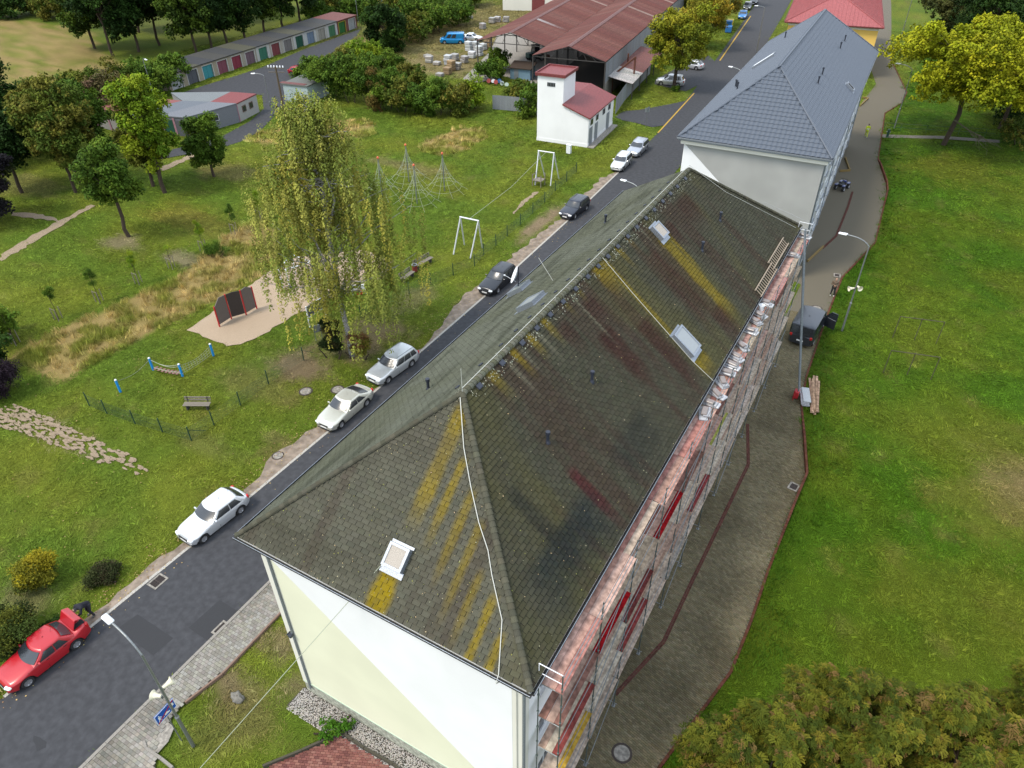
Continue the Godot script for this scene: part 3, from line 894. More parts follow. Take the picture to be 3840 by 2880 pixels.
	b.path([F[2].at(20.0, 5.2, .04), F[2].at(20.0, 5.2, 1.4)], .015, 5)
	part(h, "lightning_wire", b, M.wire)
	b = MB.new()
	b.path([Vector3(xl + .45, 11.1, -.4), Vector3(xl + .45, .6, -.4)], .05, 8)
	part(h, "downpipe", b, M.zinc_dull)
	b = MB.new()
	b.path([Vector3(xr + .02, 11.1, -.36), Vector3(xr + .02, .3, -.36)], .06, 8)
	part(h, "downpipe", b, M.zinc_dull)
	b = MB.new()
	b.cbox(Vector3(xl + .43, 5.0, -.3), Vector3(.2, .16, .2), .03)
	b.tube(Vector3(xl + .3, 5.05, -.42), Vector3(xl + .3, 5.05, -.2), .03)
	part(h, "wall_light", b, M.dark_plastic)
	# satellite dish on the street side of the roof
	var d := thing("satellite_dish", "white satellite dish on a stand on the street slope of the slate roof", "satellite dish", F[2].at(17.9, 1.1))
	b = MB.new()
	b.tube(Vector3(0, -.2, 0), Vector3(0, 1.5, 0), .03)
	part(d, "mast", b, M.dark_plastic)
	b = MB.new()
	var bd := Basis(Vector3.RIGHT, deg_to_rad(68)).rotated(Vector3.UP, deg_to_rad(-62))
	b.lathe(Vector3(-.1, 1.0, .08), [Vector2(0, 0), Vector2(.2, .015), Vector2(.38, .06), Vector2(.5, .12), Vector2(.51, .11), Vector2(.38, .04), Vector2(.2, -.008), Vector2(0, -.02)], 20, bd)
	part(d, "reflector", b, M.white_metal)
	b = MB.new()
	var tip := Vector3(-.1, 1.0, .08) + bd * Vector3(0, .55, .25)
	b.tube(Vector3(-.1, .6, .1), tip, .012)
	b.tube(tip, tip + bd * Vector3(0, .1, .0), .04)
	part(d, "receiver_arm", b, M.white_metal)
	# ladder laid along the eave
	var l := thing("wooden_ladder", "two long wooden ladders lying end to end along the courtyard eave", "ladder")
	var lw := mat("ladder_wood", lin(.5, .4, .3), .8, M.fine_tex, .6)
	for s in [[27.6, 31.4, .12], [31.0, 34.9, .34]]:
		for e in [0, 1]:
			b = MB.new()
			b.bar(F[1].at(s[0], s[2] + e * .5 - .1, .1 + s[2] * .2), F[1].at(s[1], s[2] + e * .5 - .1, .1 + s[2] * .2), .05, .07, F[1].n)
			part(l, "rail", b, lw)
		for i in 13:
			b = MB.new()
			var a: float = s[0] + .15 + i * .29
			b.bar(F[1].at(a, s[2] - .1, .1 + s[2] * .2), F[1].at(a, s[2] + .4, .1 + s[2] * .2), .04, .03, F[1].n)
			part(l, "rung", b, lw)
	# a line that runs from the near hatch down to the ground past the corner of the pavement
	var c := thing("guy_rope", "thin pale rope running from the near roof hatch over the white wall to the ground", "rope", Vector3.ZERO)
	b = MB.new()
	b.path([F[0].at(6.3, 1.42, .12), Vector3(-13.99, 0, 6.78)], .014, 5)
	part(c, "strand", b, M.rope)

func scaffold() -> void:
	var s := thing("scaffolding", "steel scaffolding with five plank decks along the courtyard side of the slate house", "scaffolding", Vector3.ZERO)
	var zs := []
	for i in 13: zs.append(-.75 - i * 3.11)
	var lev := [10.75, 8.65, 6.55, 4.45, 2.35]
	for i in 13:
		for x in [-.1, .74]:
			var b := MB.new()
			b.tube(Vector3(x, .06, zs[i]), Vector3(x, 11.05 if x < 0 else 11.78, zs[i]), .024, .024, 6)
			for k in 11: b.lathe(Vector3(x, .5 + k * 1.05, zs[i]), [Vector2(.024, -.03), Vector2(.05, -.012), Vector2(.05, .012), Vector2(.024, .03)], 6)
			part(s, "standard", b, M.scaffold_green)
			var p := MB.new()
			p.cbox(Vector3(x, .055, zs[i]), Vector3(.16, .02, .16), .004)
			p.tube(Vector3(x, .055, zs[i]), Vector3(x, .2, zs[i]), .035, .035, 6)
			part(s, "base_plate", p, M.steel_galv)
		for y in lev:
			var b := MB.new()
			b.tube(Vector3(-.12, y - .05, zs[i]), Vector3(.76, y - .05, zs[i]), .024, .024, 6)
			part(s, "transom", b, M.steel_galv)
		var b2 := MB.new()
		b2.tube(Vector3(-.1, .3, zs[i]), Vector3(.9, .3, zs[i]), .02, .02, 6)
		part(s, "transom", b2, M.steel_galv)
	var cols := [[Color(.5, .3, .24), Color(.55, .36, .3), Color(.42, .2, .17), Color(.5, .4, .31)], [Color(.5, .39, .29), Color(.55, .43, .33), Color(.5, .32, .25), Color(.3, .15, .12)], [Color(.55, .43, .33), Color(.6, .49, .39), Color(.42, .29, .22)], [Color(.58, .46, .36), Color(.6, .5, .4), Color(.5, .33, .25)], [Color(.56, .46, .37), Color(.5, .4, .32)]]  # per deck from the top; lower decks lightened in colour against their shade
	for j in 5:
		for i in 12:
			for k in 3:
				if j == 0 and i in [2, 8] and k == 2: continue
				var b := MB.new()
				var c: Color = cols[j][(rng.randi()) % cols[j].size()]
				if j == 1 and k == 2 and i in [1, 3]: c = Color(.36, .012, .016)
				if j == 2 and k == 2 and i in [0, 2]: c = Color(.2, .05, .045)
				if j == 3 and k == 2 and i in [2, 5]: c = Color(.3, .06, .06)
				if j == 3 and k == 2 and i == 0: c = Color(.55, .33, .05)
				if j == 2 and k == 1 and i == 6: c = Color(.5, .5, .12)
				b.col = jit(c, .14)
				var w := .275
				b.box(Vector3(-.06 + w * .5 + k * (w + .008), lev[j] + rng.randf() * .01, (zs[i] + zs[i + 1]) * .5 + rng.randf_range(-.03, .03)), Vector3(w, .045, 3.06 + rng.randf() * .1), Basis(Vector3.UP, rng.randf_range(-.004, .004)))
				part(s, "plank", b, M.plank)
		for y in ([.5, 1.02] if j == 0 else [1.02]):
			for i in 12:
				var b := MB.new()
				b.tube(Vector3(.79, lev[j] + y, zs[i] + .05), Vector3(.79, lev[j] + y, zs[i + 1] - .05), .015, .015, 6)
				part(s, "guard_rail", b, M.steel_galv)
	for i in 12:
		if i % 3 != 1: continue
		for j in 5:
			var b := MB.new()
			var y0: float = lev[j] - 2.1
			b.tube(Vector3(.83, y0 + .1, zs[i]), Vector3(.83, lev[j], zs[i + 1]), .018, .018, 6)
			part(s, "brace", b, M.steel_galv)
	for z in [zs[0], zs[12]]:
		var b := MB.new()
		b.path([Vector3(-.1, 11.8, z), Vector3(.74, 11.78, z)], .018, 6)
		b.path([Vector3(-.1, 11.8, z), Vector3(-.1, 11.3, z), Vector3(.74, 11.28, z)], .016, 6)
		part(s, "end_rail", b, M.white_metal)
	for e in [[[-2.2, 11.8], [.7, 11.75]], [[-1.8, 11.3], [.7, 11.25]]]:
		var b := MB.new()
		b.tube(Vector3(e[0][0] - .6, e[0][1] + .5, -38.9), Vector3(e[1][0], e[1][1], -38.2), .015)
		part(s, "end_rail", b, M.steel_galv)
	# goods lying on the top deck
	var grp := "wrapped bundles on the top deck of the scaffolding"
	var ord := ["", "second ", "third ", "fourth ", "fifth ", "sixth ", "seventh ", "eighth ", "ninth ", "tenth ", "eleventh ", "twelfth ", "thirteenth ", "fourteenth "]
	var bz := [-16.5, -17.3, -18.2, -19.2, -20.1, -20.85, -21.7, -22.9, -24.6, -25.7, -26.5, -27.9, -34.8, -38.0]
	for i in bz.size():
		var t := thing("wrapped_bundle", ("%sfoil-wrapped bundle on the top scaffold deck, counted from the near end" % (ord[i] if i else "first ")), "bundle", Vector3(.36 + rng.randf_range(-.08, .08), 10.78, bz[i]), rng.randf_range(40, 100) if i else 10.0, grp)
		var n := 3
		for k in n:
			var b := MB.new()
			b.col = [Color(.62, .63, .66), Color(.5, .5, .53), Color(.33, .28, .26)][k % 3]
			b.cbox(Vector3(rng.randf_range(-.08, .08), .07 + k * .09, rng.randf_range(-.05, .05)), Vector3(.42 - k * .07, .1, .95 - k * .18), .025, Basis(Vector3.UP, rng.randf_range(-.25, .25)).rotated(Vector3.RIGHT, rng.randf_range(-.06, .06)))
			part(t, "sheet_pack", b, M.wrap)
	var bk := thing("bucket", "white plastic bucket on the scaffold deck beside the wooden ladders", "bucket", Vector3(.28, 10.78, -27.2))
	var b3 := MB.new()
	b3.lathe(Vector3.ZERO, [Vector2(0, 0), Vector2(.14, 0), Vector2(.17, .32), Vector2(.18, .32), Vector2(.18, .35), Vector2(.16, .35), Vector2(.13, .03), Vector2(0, .03)], 14)
	part(bk, "pail", b3, M.white_metal)
	b3 = MB.new()
	b3.path([Vector3(-.17, .33, 0), Vector3(-.15, .2, .1), Vector3(.15, .2, .1), Vector3(.17, .33, 0)], .008, 5)
	part(bk, "handle", b3, M.dark_plastic)
	# inclined lift that carries material up from the lawn edge
	var lf := thing("inclined_lift", "steel lattice lift leaning from the lawn edge up to the far scaffold top", "builder's lift")
	var a0 := Vector3(3.1, .45, -35.0)
	var a1 := Vector3(.55, 12.1, -36.3)
	var dirn := (a1 - a0).normalized()
	var sx := dirn.cross(Vector3.RIGHT).normalized() * .17
	for k in [-1, 1]:
		var b := MB.new()
		b.tube(a0 + sx * k, a1 + sx * k, .055, .055, 6)
		part(lf, "rail", b, M.zinc_dull)
	for i in 38:
		var b := MB.new()
		var p := a0 + dirn * (i * .315 + .1)
		b.tube(p - sx, p + sx + dirn * .16, .025, .025, 5)
		part(lf, "rung", b, M.steel_galv)
	var mb := MB.new()
	mb.cbox(Vector3(2.95, .4, -34.9), Vector3(.35, .6, .5), .04)
	mb.tube(Vector3(2.85, .06, -34.5), Vector3(2.85, .9, -34.5), .03)
	part(lf, "motor_box", mb, mat("lift_red", lin(.42, .02, .025), .5))

# ---- the other buildings
func tile_mesh(w: float, e: float) -> ArrayMesh:   # one pressed tile: a wave across, a step at its lower edge; lies in x and -z, y out of the roof
	var b := MB.new()
	var p := []
	for i in 6: p.append(Vector2(w * (i / 5.0 - .5), .055 * (1 - cos(TAU * i / 5.0)) * .5))
	for i in 5:
		b.quad(Vector3(p[i].x, p[i].y + .045, 0), Vector3(p[i + 1].x, p[i + 1].y + .045, 0), Vector3(p[i + 1].x, p[i + 1].y + .01, -e), Vector3(p[i].x, p[i].y + .01, -e))
		b.quad(Vector3(p[i].x, 0, 0), Vector3(p[i + 1].x, 0, 0), Vector3(p[i + 1].x, p[i + 1].y + .045, 0), Vector3(p[i].x, p[i].y + .045, 0))
	return b.mesh()

func tiled_face(h: Node3D, f: Face, w: float, e: float, m: Material, single: int) -> void:
	var tm := tile_mesh(w, e)
	var src := tm.surface_get_arrays(0)
	var sv: PackedVector3Array = src[Mesh.ARRAY_VERTEX]
	var sn: PackedVector3Array = src[Mesh.ARRAY_NORMAL]
	var rest := MB.new()
	var b := 0.0
	var bas := f.basis()
	var k := 0
	while b < f.slope - .1:
		var a := w * .5
		while a < f.length:
			if a > f.left(b + e * .5) - w * .2 and a < f.right(b + e * .5) + w * .2:
				if k < single:
					var o := put(h, "roof_tile", tm, m)
					o.transform = Transform3D(bas, f.at(a, b))
				else:
					var p := f.at(a, b)
					for i in sv.size():
						rest.v.append(p + bas * sv[i]); rest.n.append(bas * sn[i]); rest.c.append(Color.WHITE)
				k += 1
			a += w
		b += e
	if rest.v.size(): part(h, "roof_tiles", rest, m).set_meta("kind", "stuff")

func deck(h: Node3D, faces: Array, m: Material, called := "roof_deck") -> void:
	var b := MB.new()
	for f: Face in faces:
		b.fan([f.at(0, 0), f.at(f.length, 0), f.at(f.right(f.slope), f.slope), f.at(f.left(f.slope), f.slope)])
	part(h, called, b, m)

func ridge_line(h: Node3D, pts: Array, r: float, m: Material) -> void:
	for e in pts:
		var b := MB.new()
		b.tube(e[0], e[1], r, r, 8)
		part(h, "ridge_cap", b, m)

func windows_row(h: Node3D, x: float, zs: Array, y: float, w: float, t: float, sgn: float) -> void:   # windows on a wall that faces plus or minus x, their frames proud of it
	for z in zs:
		var b := MB.new()
		for s in [-1, 1]:
			b.box(Vector3(x, y + t * .5, z + s * (w * .5 - .04)), Vector3(.07, t, .08))
			b.box(Vector3(x, y + t * .5 + s * (t * .5 - .04), z), Vector3(.07, .08, w - .16))
		b.box(Vector3(x, y + t * .5, z), Vector3(.06, t - .16, .06))
		var o := part(h, "window", b, M.white_metal)
		boxp(o, "pane", Vector3(x - sgn * .015, y + t * .5, z), Vector3(.02, t - .16, w - .16), M.window_glass)
		boxp(o, "sill", Vector3(x + sgn * .06, y - .03, z), Vector3(.2, .04, w + .1), M.zinc_dull)

func neighbours() -> void:
	# second house: grey pressed tiles
	var h := thing("grey_roof_house", "pale grey house with blue-grey tiled hip roof behind the slate house", "house", Vector3(-.508, 0, -52.331), 2.92)
	var w := 12.885
	var l := 40.64
	var e := 11.407
	var r := 16.508
	var hh := 6.538
	var F := hip_faces(w, l, e, r, hh)
	deck(h, F, M.grey_tile)
	tiled_face(h, F[0], .40, .42, M.grey_tile, 300)
	tiled_face(h, F[1], .40, .42, M.grey_tile, 0)
	tiled_face(h, F[2], .40, .42, M.grey_tile, 0)
	var R0 := Vector3(-w / 2, r + .02, -hh)
	var R1 := Vector3(-w / 2, r + .02, -l + hh)
	ridge_line(h, [[Vector3(0, e + .05, 0), R0], [Vector3(-w, e + .05, 0), R0], [R0, R1], [R1, Vector3(0, e + .05, -l)], [R1, Vector3(-w, e + .05, -l)]], .11, M.grey_tile)
	gutters(h, w, l, e, M.zinc_dull, M.zinc)
	var b := MB.new()
	b.box(Vector3(-w / 2, e - .19, -.25), Vector3(w - .1, .1, .5))
	b.box(Vector3(-.25, e - .191, -l / 2 - .25), Vector3(.5, .1, l - .6))
	b.box(Vector3(-w + .25, e - .191, -l / 2 - .25), Vector3(.5, .1, l - .6))
	part(h, "eave_flashing", b, M.zinc)
	b = MB.new()
	b.box(Vector3(-w / 2, e - .42, -.35), Vector3(w - .5, .36, .3))
	b.box(Vector3(-.42, e - .421, -l / 2), Vector3(.3, .358, l - 1.02))
	part(h, "cornice", b, M.plaster_cream)
	var xl := -w + .5
	wall_poly(h, "end_wall", [[xl, e - .6], [-.5, 1.0], [-.5, e - .6]], -.8, -.5, M.plaster_grey)
	wall_poly(h, "end_wall", [[xl, e - .62], [xl, 0], [-.5, 0], [-.5, .98]], -.8, -.5, M.plaster_white)
	boxp(h, "wall", Vector3(-.65, e * .5 - .3, -l / 2 - .15), Vector3(.3, e - .6, l - 1.4), M.plaster_grey)
	boxp(h, "wall", Vector3(xl + .15, e * .5 - .3, -l / 2 - .15), Vector3(.3, e - .6, l - 1.4), M.plaster_grey)
	boxp(h, "wall", Vector3(-w / 2, e * .5 - .3, -l + .6), Vector3(w - 1, e - .6, .3), M.plaster_grey)
	var zs := []
	for i in 12: zs.append(-2.5 - i * 3.2)
	for y in [1.6, 4.9, 8.2]: windows_row(h, -.48, zs, y, 1.5, 1.6, 1)
	for z in [-.9, -13, -26, -39]:
		b = MB.new()
		b.path([Vector3(-.1, e - .2, z), Vector3(-.42, e - .9, z), Vector3(-.42, .2, z)], .06, 8)
		part(h, "downpipe", b, M.zinc)
	for p in [[30.8, 4.3], [27.0, 4.3], [14.7, 4.5], [11.6, 4.4]]: vent_pipe(h, F[1].at(p[0], p[1]), .7)
	for p in [[32.2, 3.6], [30.2, 3.0], [29.0, 2.6], [10, 4]]: vent_pipe(h, F[2].at(p[0], p[1]), .7)
	hatch(h, F[2], 21.5, 22.8, 3.0, 5.4, M.white_metal)
	hatch(h, F[1], 18.6, 19.4, .9, 1.9, M.dark)
	# yellow house beyond
	h = thing("yellow_house", "yellow house with a red tin hip roof beyond the grey-roofed house", "house", Vector3(-5.33, 8, -126.54) * Vector3(1, 0, 1), 8.4)
	F = hip_faces(15.0, 30, 8, 11.4, 7.0)
	deck(h, F, M.red_tin_pale, "roof")
	for f: Face in [F[0], F[1], F[2]]:
		var a := .4
		while a < f.length:
			var top := f.slope * clampf(minf(a, f.length - a) / f.cut, 0, 1)
			b = MB.new()
			b.bar(f.at(a, 0, .02), f.at(a, maxf(top - .05, .05), .02), .03, .05, f.n)
			part(h, "roof_seam", b, M.red_tin_pale)
			a += .62
	ridge_line(h, [[Vector3(0, 8.05, 0), Vector3(-7.5, 11.42, -7)], [Vector3(-15, 8.05, 0), Vector3(-7.5, 11.42, -7)], [Vector3(-7.5, 11.42, -7), Vector3(-7.5, 11.42, -23)]], .07, M.red_tin_pale)
	gutters(h, 15.0, 30, 7.98, M.red_tin, M.red_tin_pale)
	b = MB.new()
	b.box(Vector3(-7.5, 7.85, -.3), Vector3(14.9, .12, .6))
	b.box(Vector3(-.3, 7.851, -15.3), Vector3(.6, .12, 29.3))
	part(h, "eave_board", b, M.red_tin)
	boxp(h, "wall", Vector3(-7.5, 3.85, -15), Vector3(13.8, 7.7, 28.8), M.plaster_yellow)
	b = MB.new()
	b.box(Vector3(-7.5, 7.55, -.56), Vector3(13.86, .3, .1))
	part(h, "cornice", b, M.plaster_cream)
	windows_row(h, -.58, [-3, -6.5, -10, -13.5, -17], 4.6, 1.3, 1.6, 1)
	# white transformer house with its tower
	h = thing("transformer_house", "white rendered transformer tower house with dark red roofs beside the street", "building", Vector3(-32.6, 0, -75.51), 5.0)
	var red: Material = M.red_tin
	boxp(h, "tower_wall", Vector3(-5.4, 4.15, -2.1), Vector3(3.6, 8.3, 4.2), M.plaster_white)
	wall_poly(h, "wall", [[-3.595, 0], [-3.595, 5.0], [0, 3.75], [0, 0]], -10.2, 0, M.plaster_white)
	boxp(h, "wall", Vector3(-5.4, 2.5, -7.2), Vector3(3.58, 5.0, 5.98), M.plaster_white)
	boxp(h, "plinth", Vector3(-3.6, .22, -5.1), Vector3(7.26, .44, 10.26), M.plaster_white)
	var roof := boxp(h, "tower_roof", Vector3(-5.4, 8.42, -2.1), Vector3(4.1, .2, 4.7), red)
	b = MB.new()
	for s in [-1, 1]:
		b.box(Vector3(-5.4 + s * 2.0, 8.6, -2.1), Vector3(.14, .2, 4.72))
		b.box(Vector3(-5.4, 8.601, -2.1 + s * 2.3), Vector3(3.86, .2, .14))
	part(roof, "rim", b, red)
	wall_poly(h, "roof", [[-3.59, 5.02], [.25, 3.68], [.25, 3.84], [-3.59, 5.2]], -10.4, .25, red)
	boxp(h, "roof", Vector3(-5.4, 5.1, -7.3), Vector3(3.7, .16, 6.1), red)
	b = MB.new()
	b.box(Vector3(-5.3, 7.35, .01), Vector3(1.1, .5, .06))
	var vn := part(h, "vent_grille", b, M.zinc_dull)
	for i in 5: boxp(vn, "slot", Vector3(-5.74 + i * .22, 7.35, .045), Vector3(.15, .38, .03), M.dark)
	var door := mat("door_grey", lin(.22, .24, .27), .6)
	for z in [-1.0, -3.1, -7.9]:
		boxp(h, "door", Vector3(.02, 1.25, z), Vector3(.06, 2.2, 1.15), door)
	for z in [-1.2, -3.3, -6.0, -8.3]:
		var o := boxp(h, "window", Vector3(.02, 3.0, z), Vector3(.06, .75, .95), M.zinc_dull)
		boxp(o, "pane", Vector3(.055, 3.0, z), Vector3(.02, .6, .8), M.window_glass)
	boxp(h, "door_step", Vector3(.45, .06, -5), Vector3(.9, .12, 10.2), M.concrete)

func tin_roof(h: Node3D, x0: float, x1: float, e: float, a: float, z0: float, z1: float) -> void:   # gable of corrugated sheets, each laid from eave to ridge
	var xm := (x0 + x1) * .5
	for side in [[x0, xm], [x1, xm]]:
		var z := z0
		while z > z1:
			var z2 := maxf(z - .95, z1)
			var b := MB.new()
			var t := nz.get_noise_2d(z * 4, side[0] * 3)
			b.col = jit(Color(.17, .045, .032).lerp(Color(.22, .085, .065), clampf(t * 1.5 + .2, 0, 1)), .1)
			if rng.randf() < .025: b.col = jit(Color(.36, .24, .2), .15)
			var n := 6
			var lift := rng.randf() * .012
			for i in n:
				var q0 := z + (z2 - z) * i / n
				var q1 := z + (z2 - z) * (i + 1) / n
				var qm := (q0 + q1) * .5
				var A := Vector3(side[0], e + lift, q0)
				var B := Vector3(side[1], a + lift, q0)
				var up := Vector3(0, .035, 0)
				var C := Vector3(side[1], a + lift, qm) + up
				var D := Vector3(side[0], e + lift, qm) + up
				var G := Vector3(side[1], a + lift, q1)
				var I := Vector3(side[0], e + lift, q1)
				if side[0] < side[1]:
					b.quad(A, B, C, D); b.quad(D, C, G, I)
				else:
					b.quad(B, A, D, C); b.quad(C, D, I, G)
			part(h, "roof_sheet", b, M.rust_tin)
			z -= .95
	var c := MB.new()
	c.col = Color(.22, .1, .09)
	c.bar(Vector3(xm - .16, a + .03, z0), Vector3(xm - .16, a + .03, z1), .4, .02, Vector3(-.26, .96, 0))
	c.bar(Vector3(xm + .16, a + .034, z0), Vector3(xm + .16, a + .034, z1), .4, .02, Vector3(.26, .96, 0))
	part(h, "ridge_cap", c, M.rust_tin)

func truss(h: Node3D, x0: float, x1: float, e: float, a: float, z: float) -> void:
	var b := MB.new()
	var xm := (x0 + x1) * .5
	b.bar(Vector3(x0, e - .15, z), Vector3(x1, e - .15, z), .1, .1)
	for s in [x0, x1]:
		b.bar(Vector3(s, e - .1, z), Vector3(xm, a - .12, z), .1, .1)
		for k in 3:
			var t := (k + 1) * .25
			b.bar(Vector3(lerpf(s, xm, t), e - .15, z), Vector3(lerpf(s, xm, t + .12), lerpf(e, a, t + .12) - .12, z), .06, .06)
		b.bar(Vector3(s, 0, z), Vector3(s, e - .1, z), .16, .16, Vector3.BACK)
	part(h, "truss", b, mat("truss_steel", lin(.05, .045, .042), .7) if not M.has("truss_steel") else M.truss_steel)

func corrugated(h: Node3D, called: String, a: Vector3, b: Vector3, y0: float, y1: float, m: Material) -> void:   # upright sheets side by side, one part each
	var d := b - a
	var n := int(d.length() / .9)
	var u := d.normalized()
	var o := u.cross(Vector3.UP)
	for i in n:
		var s := MB.new()
		s.col = jit(Color(.34, .36, .38), .1)
		var p := a + u * d.length() * i / n
		var st := d.length() / n / 8
		for k in 8:
			var q := p + u * st * k + o * (.04 if k % 2 else 0.0)
			var t := p + u * st * (k + 1) + o * (0.0 if k % 2 else .04)
			s.quad(q + Vector3.UP * y0, t + Vector3.UP * y0, t + Vector3.UP * y1, q + Vector3.UP * y1)
		part(h, called, s, m)

func yard() -> void:
	var at := Vector3(-39.3, 0, -95.7)
	var s2 := thing("tin_roof_shed", "open timber shed with rusty red tin roof, the one next to the street trees", "shed", at, 8.1)
	tin_roof(s2, -11.8, 0, 5.6, 7.3, 0, -62)
	for i in 9: truss(s2, -11.7, -.1, 5.6, 7.25, -.2 - i * 6)
	corrugated(s2, "wall_sheet", Vector3(.06, 0, 0), Vector3(.06, 0, -62), 2.6, 5.55, M.paint)
	boxp(s2, "wall", Vector3(-5.9, 2.6, -61.5), Vector3(11.6, 5.2, .2), M.concrete)
	boxp(s2, "wall", Vector3(-.05, 1.25, -31), Vector3(.16, 2.5, 61.5), M.concrete)
	boxp(s2, "floor", Vector3(-5.9, .03, -31), Vector3(11.6, .03, 61), mat("shed_floor_dark", lin(.055, .045, .036), .95, M.fine_tex, .4))  # floor sheet darker and browner than the yard concrete
	var s1 := thing("tin_roof_shed", "open shed with faded red tin roof on black posts above the blue van", "shed", at + Basis(Vector3.UP, deg_to_rad(8.1)) * Vector3(-11.95, 0, -6.6), 8.1, "")
	tin_roof(s1, -12.2, 0, 5.55, 7.2, 0, -55)
	for i in 8: truss(s1, -12.1, -.1, 5.55, 7.15, -.2 - i * 6)
	boxp(s1, "wall", Vector3(-6, 2.6, -54.5), Vector3(12, 5.2, .2), M.concrete)
	var b := MB.new()
	b.col = Color(.55, .53, .52)
	b.bar(Vector3(-5.8, 7.14, -12), Vector3(-.4, 5.66, -12), 1.0, .03, Vector3(.26, .96, 0))
	part(s1, "light_sheet", b, M.paint)
	# lean-to on the street side
	var lt := thing("lean_to", "low lean-to with a rusty white tin roof against the open shed", "shed", at, 8.1)
	for i in 22:
		b = MB.new()
		b.col = jit(Color(.62, .58, .54) if i < 7 else Color(.22, .07, .055), .14)
		b.bar(Vector3(.12, 3.2, -2 - i * .96), Vector3(4.0, 2.45, -2 - i * .96), .95, .04, Vector3(.19, .98, 0))
		part(lt, "roof_sheet", b, M.rust_tin)
	for i in 5:
		b = MB.new()
		b.bar(Vector3(3.9, 0, -2 - i * 5), Vector3(3.9, 2.4, -2 - i * 5), .12, .12, Vector3.BACK)
		part(lt, "post", b, M.truss_steel)
	# corrugated fence and the rusty gate frame
	var fe := thing("tin_fence", "pale grey corrugated tin fence between the white transformer house and the parked cars", "fence")
	var P := [Vector3(-34.96, 0, -90.15), Vector3(-36.3, 0, -96.62), Vector3(-37.11, 0, -101.85), Vector3(-38.65, 0, -113.66)]
	for i in 3: corrugated(fe, "fence_sheet", P[i], P[i + 1], .05, 2.5, M.paint)
	var fe2 := thing("tin_fence", "grey corrugated tin fence behind the hedge left of the transformer house", "fence")
	var P2 := [Vector3(-52.07, 0, -83.81), Vector3(-49.37, 0, -84.93)]
	corrugated(fe2, "fence_sheet", P2[0], P2[1] + Vector3(9.5, 0, -1.5), .05, 2.1, M.paint)
	var ga := thing("gate_frame", "rusty brown steel gate frame above the tin fence", "gate")
	var rust := mat("rust", lin(.16, .055, .03), .85, M.fine_tex, .7)
	for e in [[Vector3(-39.94, 0, -100.34), 3.2], [Vector3(-39.99, 0, -106.4), 4.6], [Vector3(-37.27, 0, -102.5), 5.2]]:
		b = MB.new()
		b.bar(e[0], e[0] + Vector3(0, e[1], 0), .22, .22, Vector3.BACK)
		part(ga, "post", b, rust)
	b = MB.new()
	b.bar(Vector3(-39.94, 0, -100.34) + Vector3(0, 2.6, 0), Vector3(-37.27, 0, -102.5) + Vector3(0, 5.1, 0), .2, .25)
	part(ga, "beam", b, rust)
	var hut := thing("small_hut", "small pale blue hut with a dark brown roof in front of the open sheds", "hut", Vector3(-56.44, 0, -100.03), 8)
	boxp(hut, "wall", Vector3(0, .95, -1.2), Vector3(3.6, 1.9, 2.4), mat("hut_blue", lin(.22, .36, .47), .8, M.fine_tex, .5))
	var hb := MB.new()
	hb.box(Vector3(0, 2.05, -1.2), Vector3(4.1, .12, 3.0), Basis(Vector3.RIGHT, .16))
	part(hut, "roof", hb, mat("hut_roof", lin(.07, .045, .03), .9, M.fine_tex, .5))
	boxp(hut, "door", Vector3(-.7, .85, .02), Vector3(.8, 1.7, .05), M.zinc_dull)
	# goods in the yard
	var grp := "stacks of paving and pallets in the builders' yard"
	var spots := [Vector3(-72.73, 0, -102.66), Vector3(-69.49, 0, -100.74), Vector3(-71.05, 0, -105.42), Vector3(-71.58, 0, -108.99), Vector3(-71.37, 0, -111.09), Vector3(-69.96, 0, -99.61), Vector3(-74.58, 0, -101.68), Vector3(-76.64, 0, -102.46), Vector3(-69.39, 0, -97.31), Vector3(-75.05, 0, -113.25), Vector3(-73.88, 0, -113.87), Vector3(-73.19, 0, -115.29), Vector3(-69.6, 0, -95.5), Vector3(-73.47, 0, -106.04), Vector3(-78.99, 0, -105.08), Vector3(-72.69, 0, -116.61), Vector3(-84.31, 0, -137.21), Vector3(-83, 0, -131.22), Vector3(-83.81, 0, -138.85), Vector3(-82.23, 0, -139.68), Vector3(-91.3, 0, -139.23)]
	var looks := ["shrink-wrapped block stack in the yard, tallest beside the slab road", "shrink-wrapped low block stack at the middle of the yard", "grey wrapped paving stack next to the slab road", "upper white wrapped stack near the shed post", "white wrapped stack right against the shed post", "wooden pallet pile at the near end of the yard", "dark wrapped paving pile in the yard grass", "loose stone stack at the left end of the yard", "pinkish brick pile at the yard's near end", "white wrapped stack just below the blue van", "white wrapped stack below the white car", "white wrapped stack by the shed corner below the white car", "pale stone heap behind the yellow bush", "bluish wrapped stack in the middle of the yard", "flat brown slab pile on the left yard edge", "wooden pallet stack under the shed roof edge", "pale block stack far behind the white car", "pale block stack left of the far blocks", "pale block stack nearest to the shed roof", "far pale block stack partly under the shed roof", "white rubble heap at the back of the yard"]
	for i in spots.size():
		var t := thing("material_stack", looks[i], "stack", spots[i], rng.randf_range(-20, 20), grp)
		var wood: bool = i in [5, 15, 8]
		var n := [3, 2, 2, 2, 3, 3, 1, 2, 2, 3, 3, 2, 1, 2, 1, 4, 2, 2, 2, 2, 1][i] as int
		for k in n:
			b = MB.new()
			b.col = jit(Color(.4, .27, .14) if wood else (Color(.62, .63, .64) if i in [0, 3, 4, 9, 10, 11] else Color(.42, .39, .36)), .12)
			b.cbox(Vector3(rng.randf_range(-.1, .1), .3 + k * .56, rng.randf_range(-.1, .1)), Vector3(1.25, .52, 1.05), .06, Basis(Vector3.UP, rng.randf_range(-.1, .1)))
			part(t, "pallet" if wood else "block", b, M.wrap if not wood else M.paint)
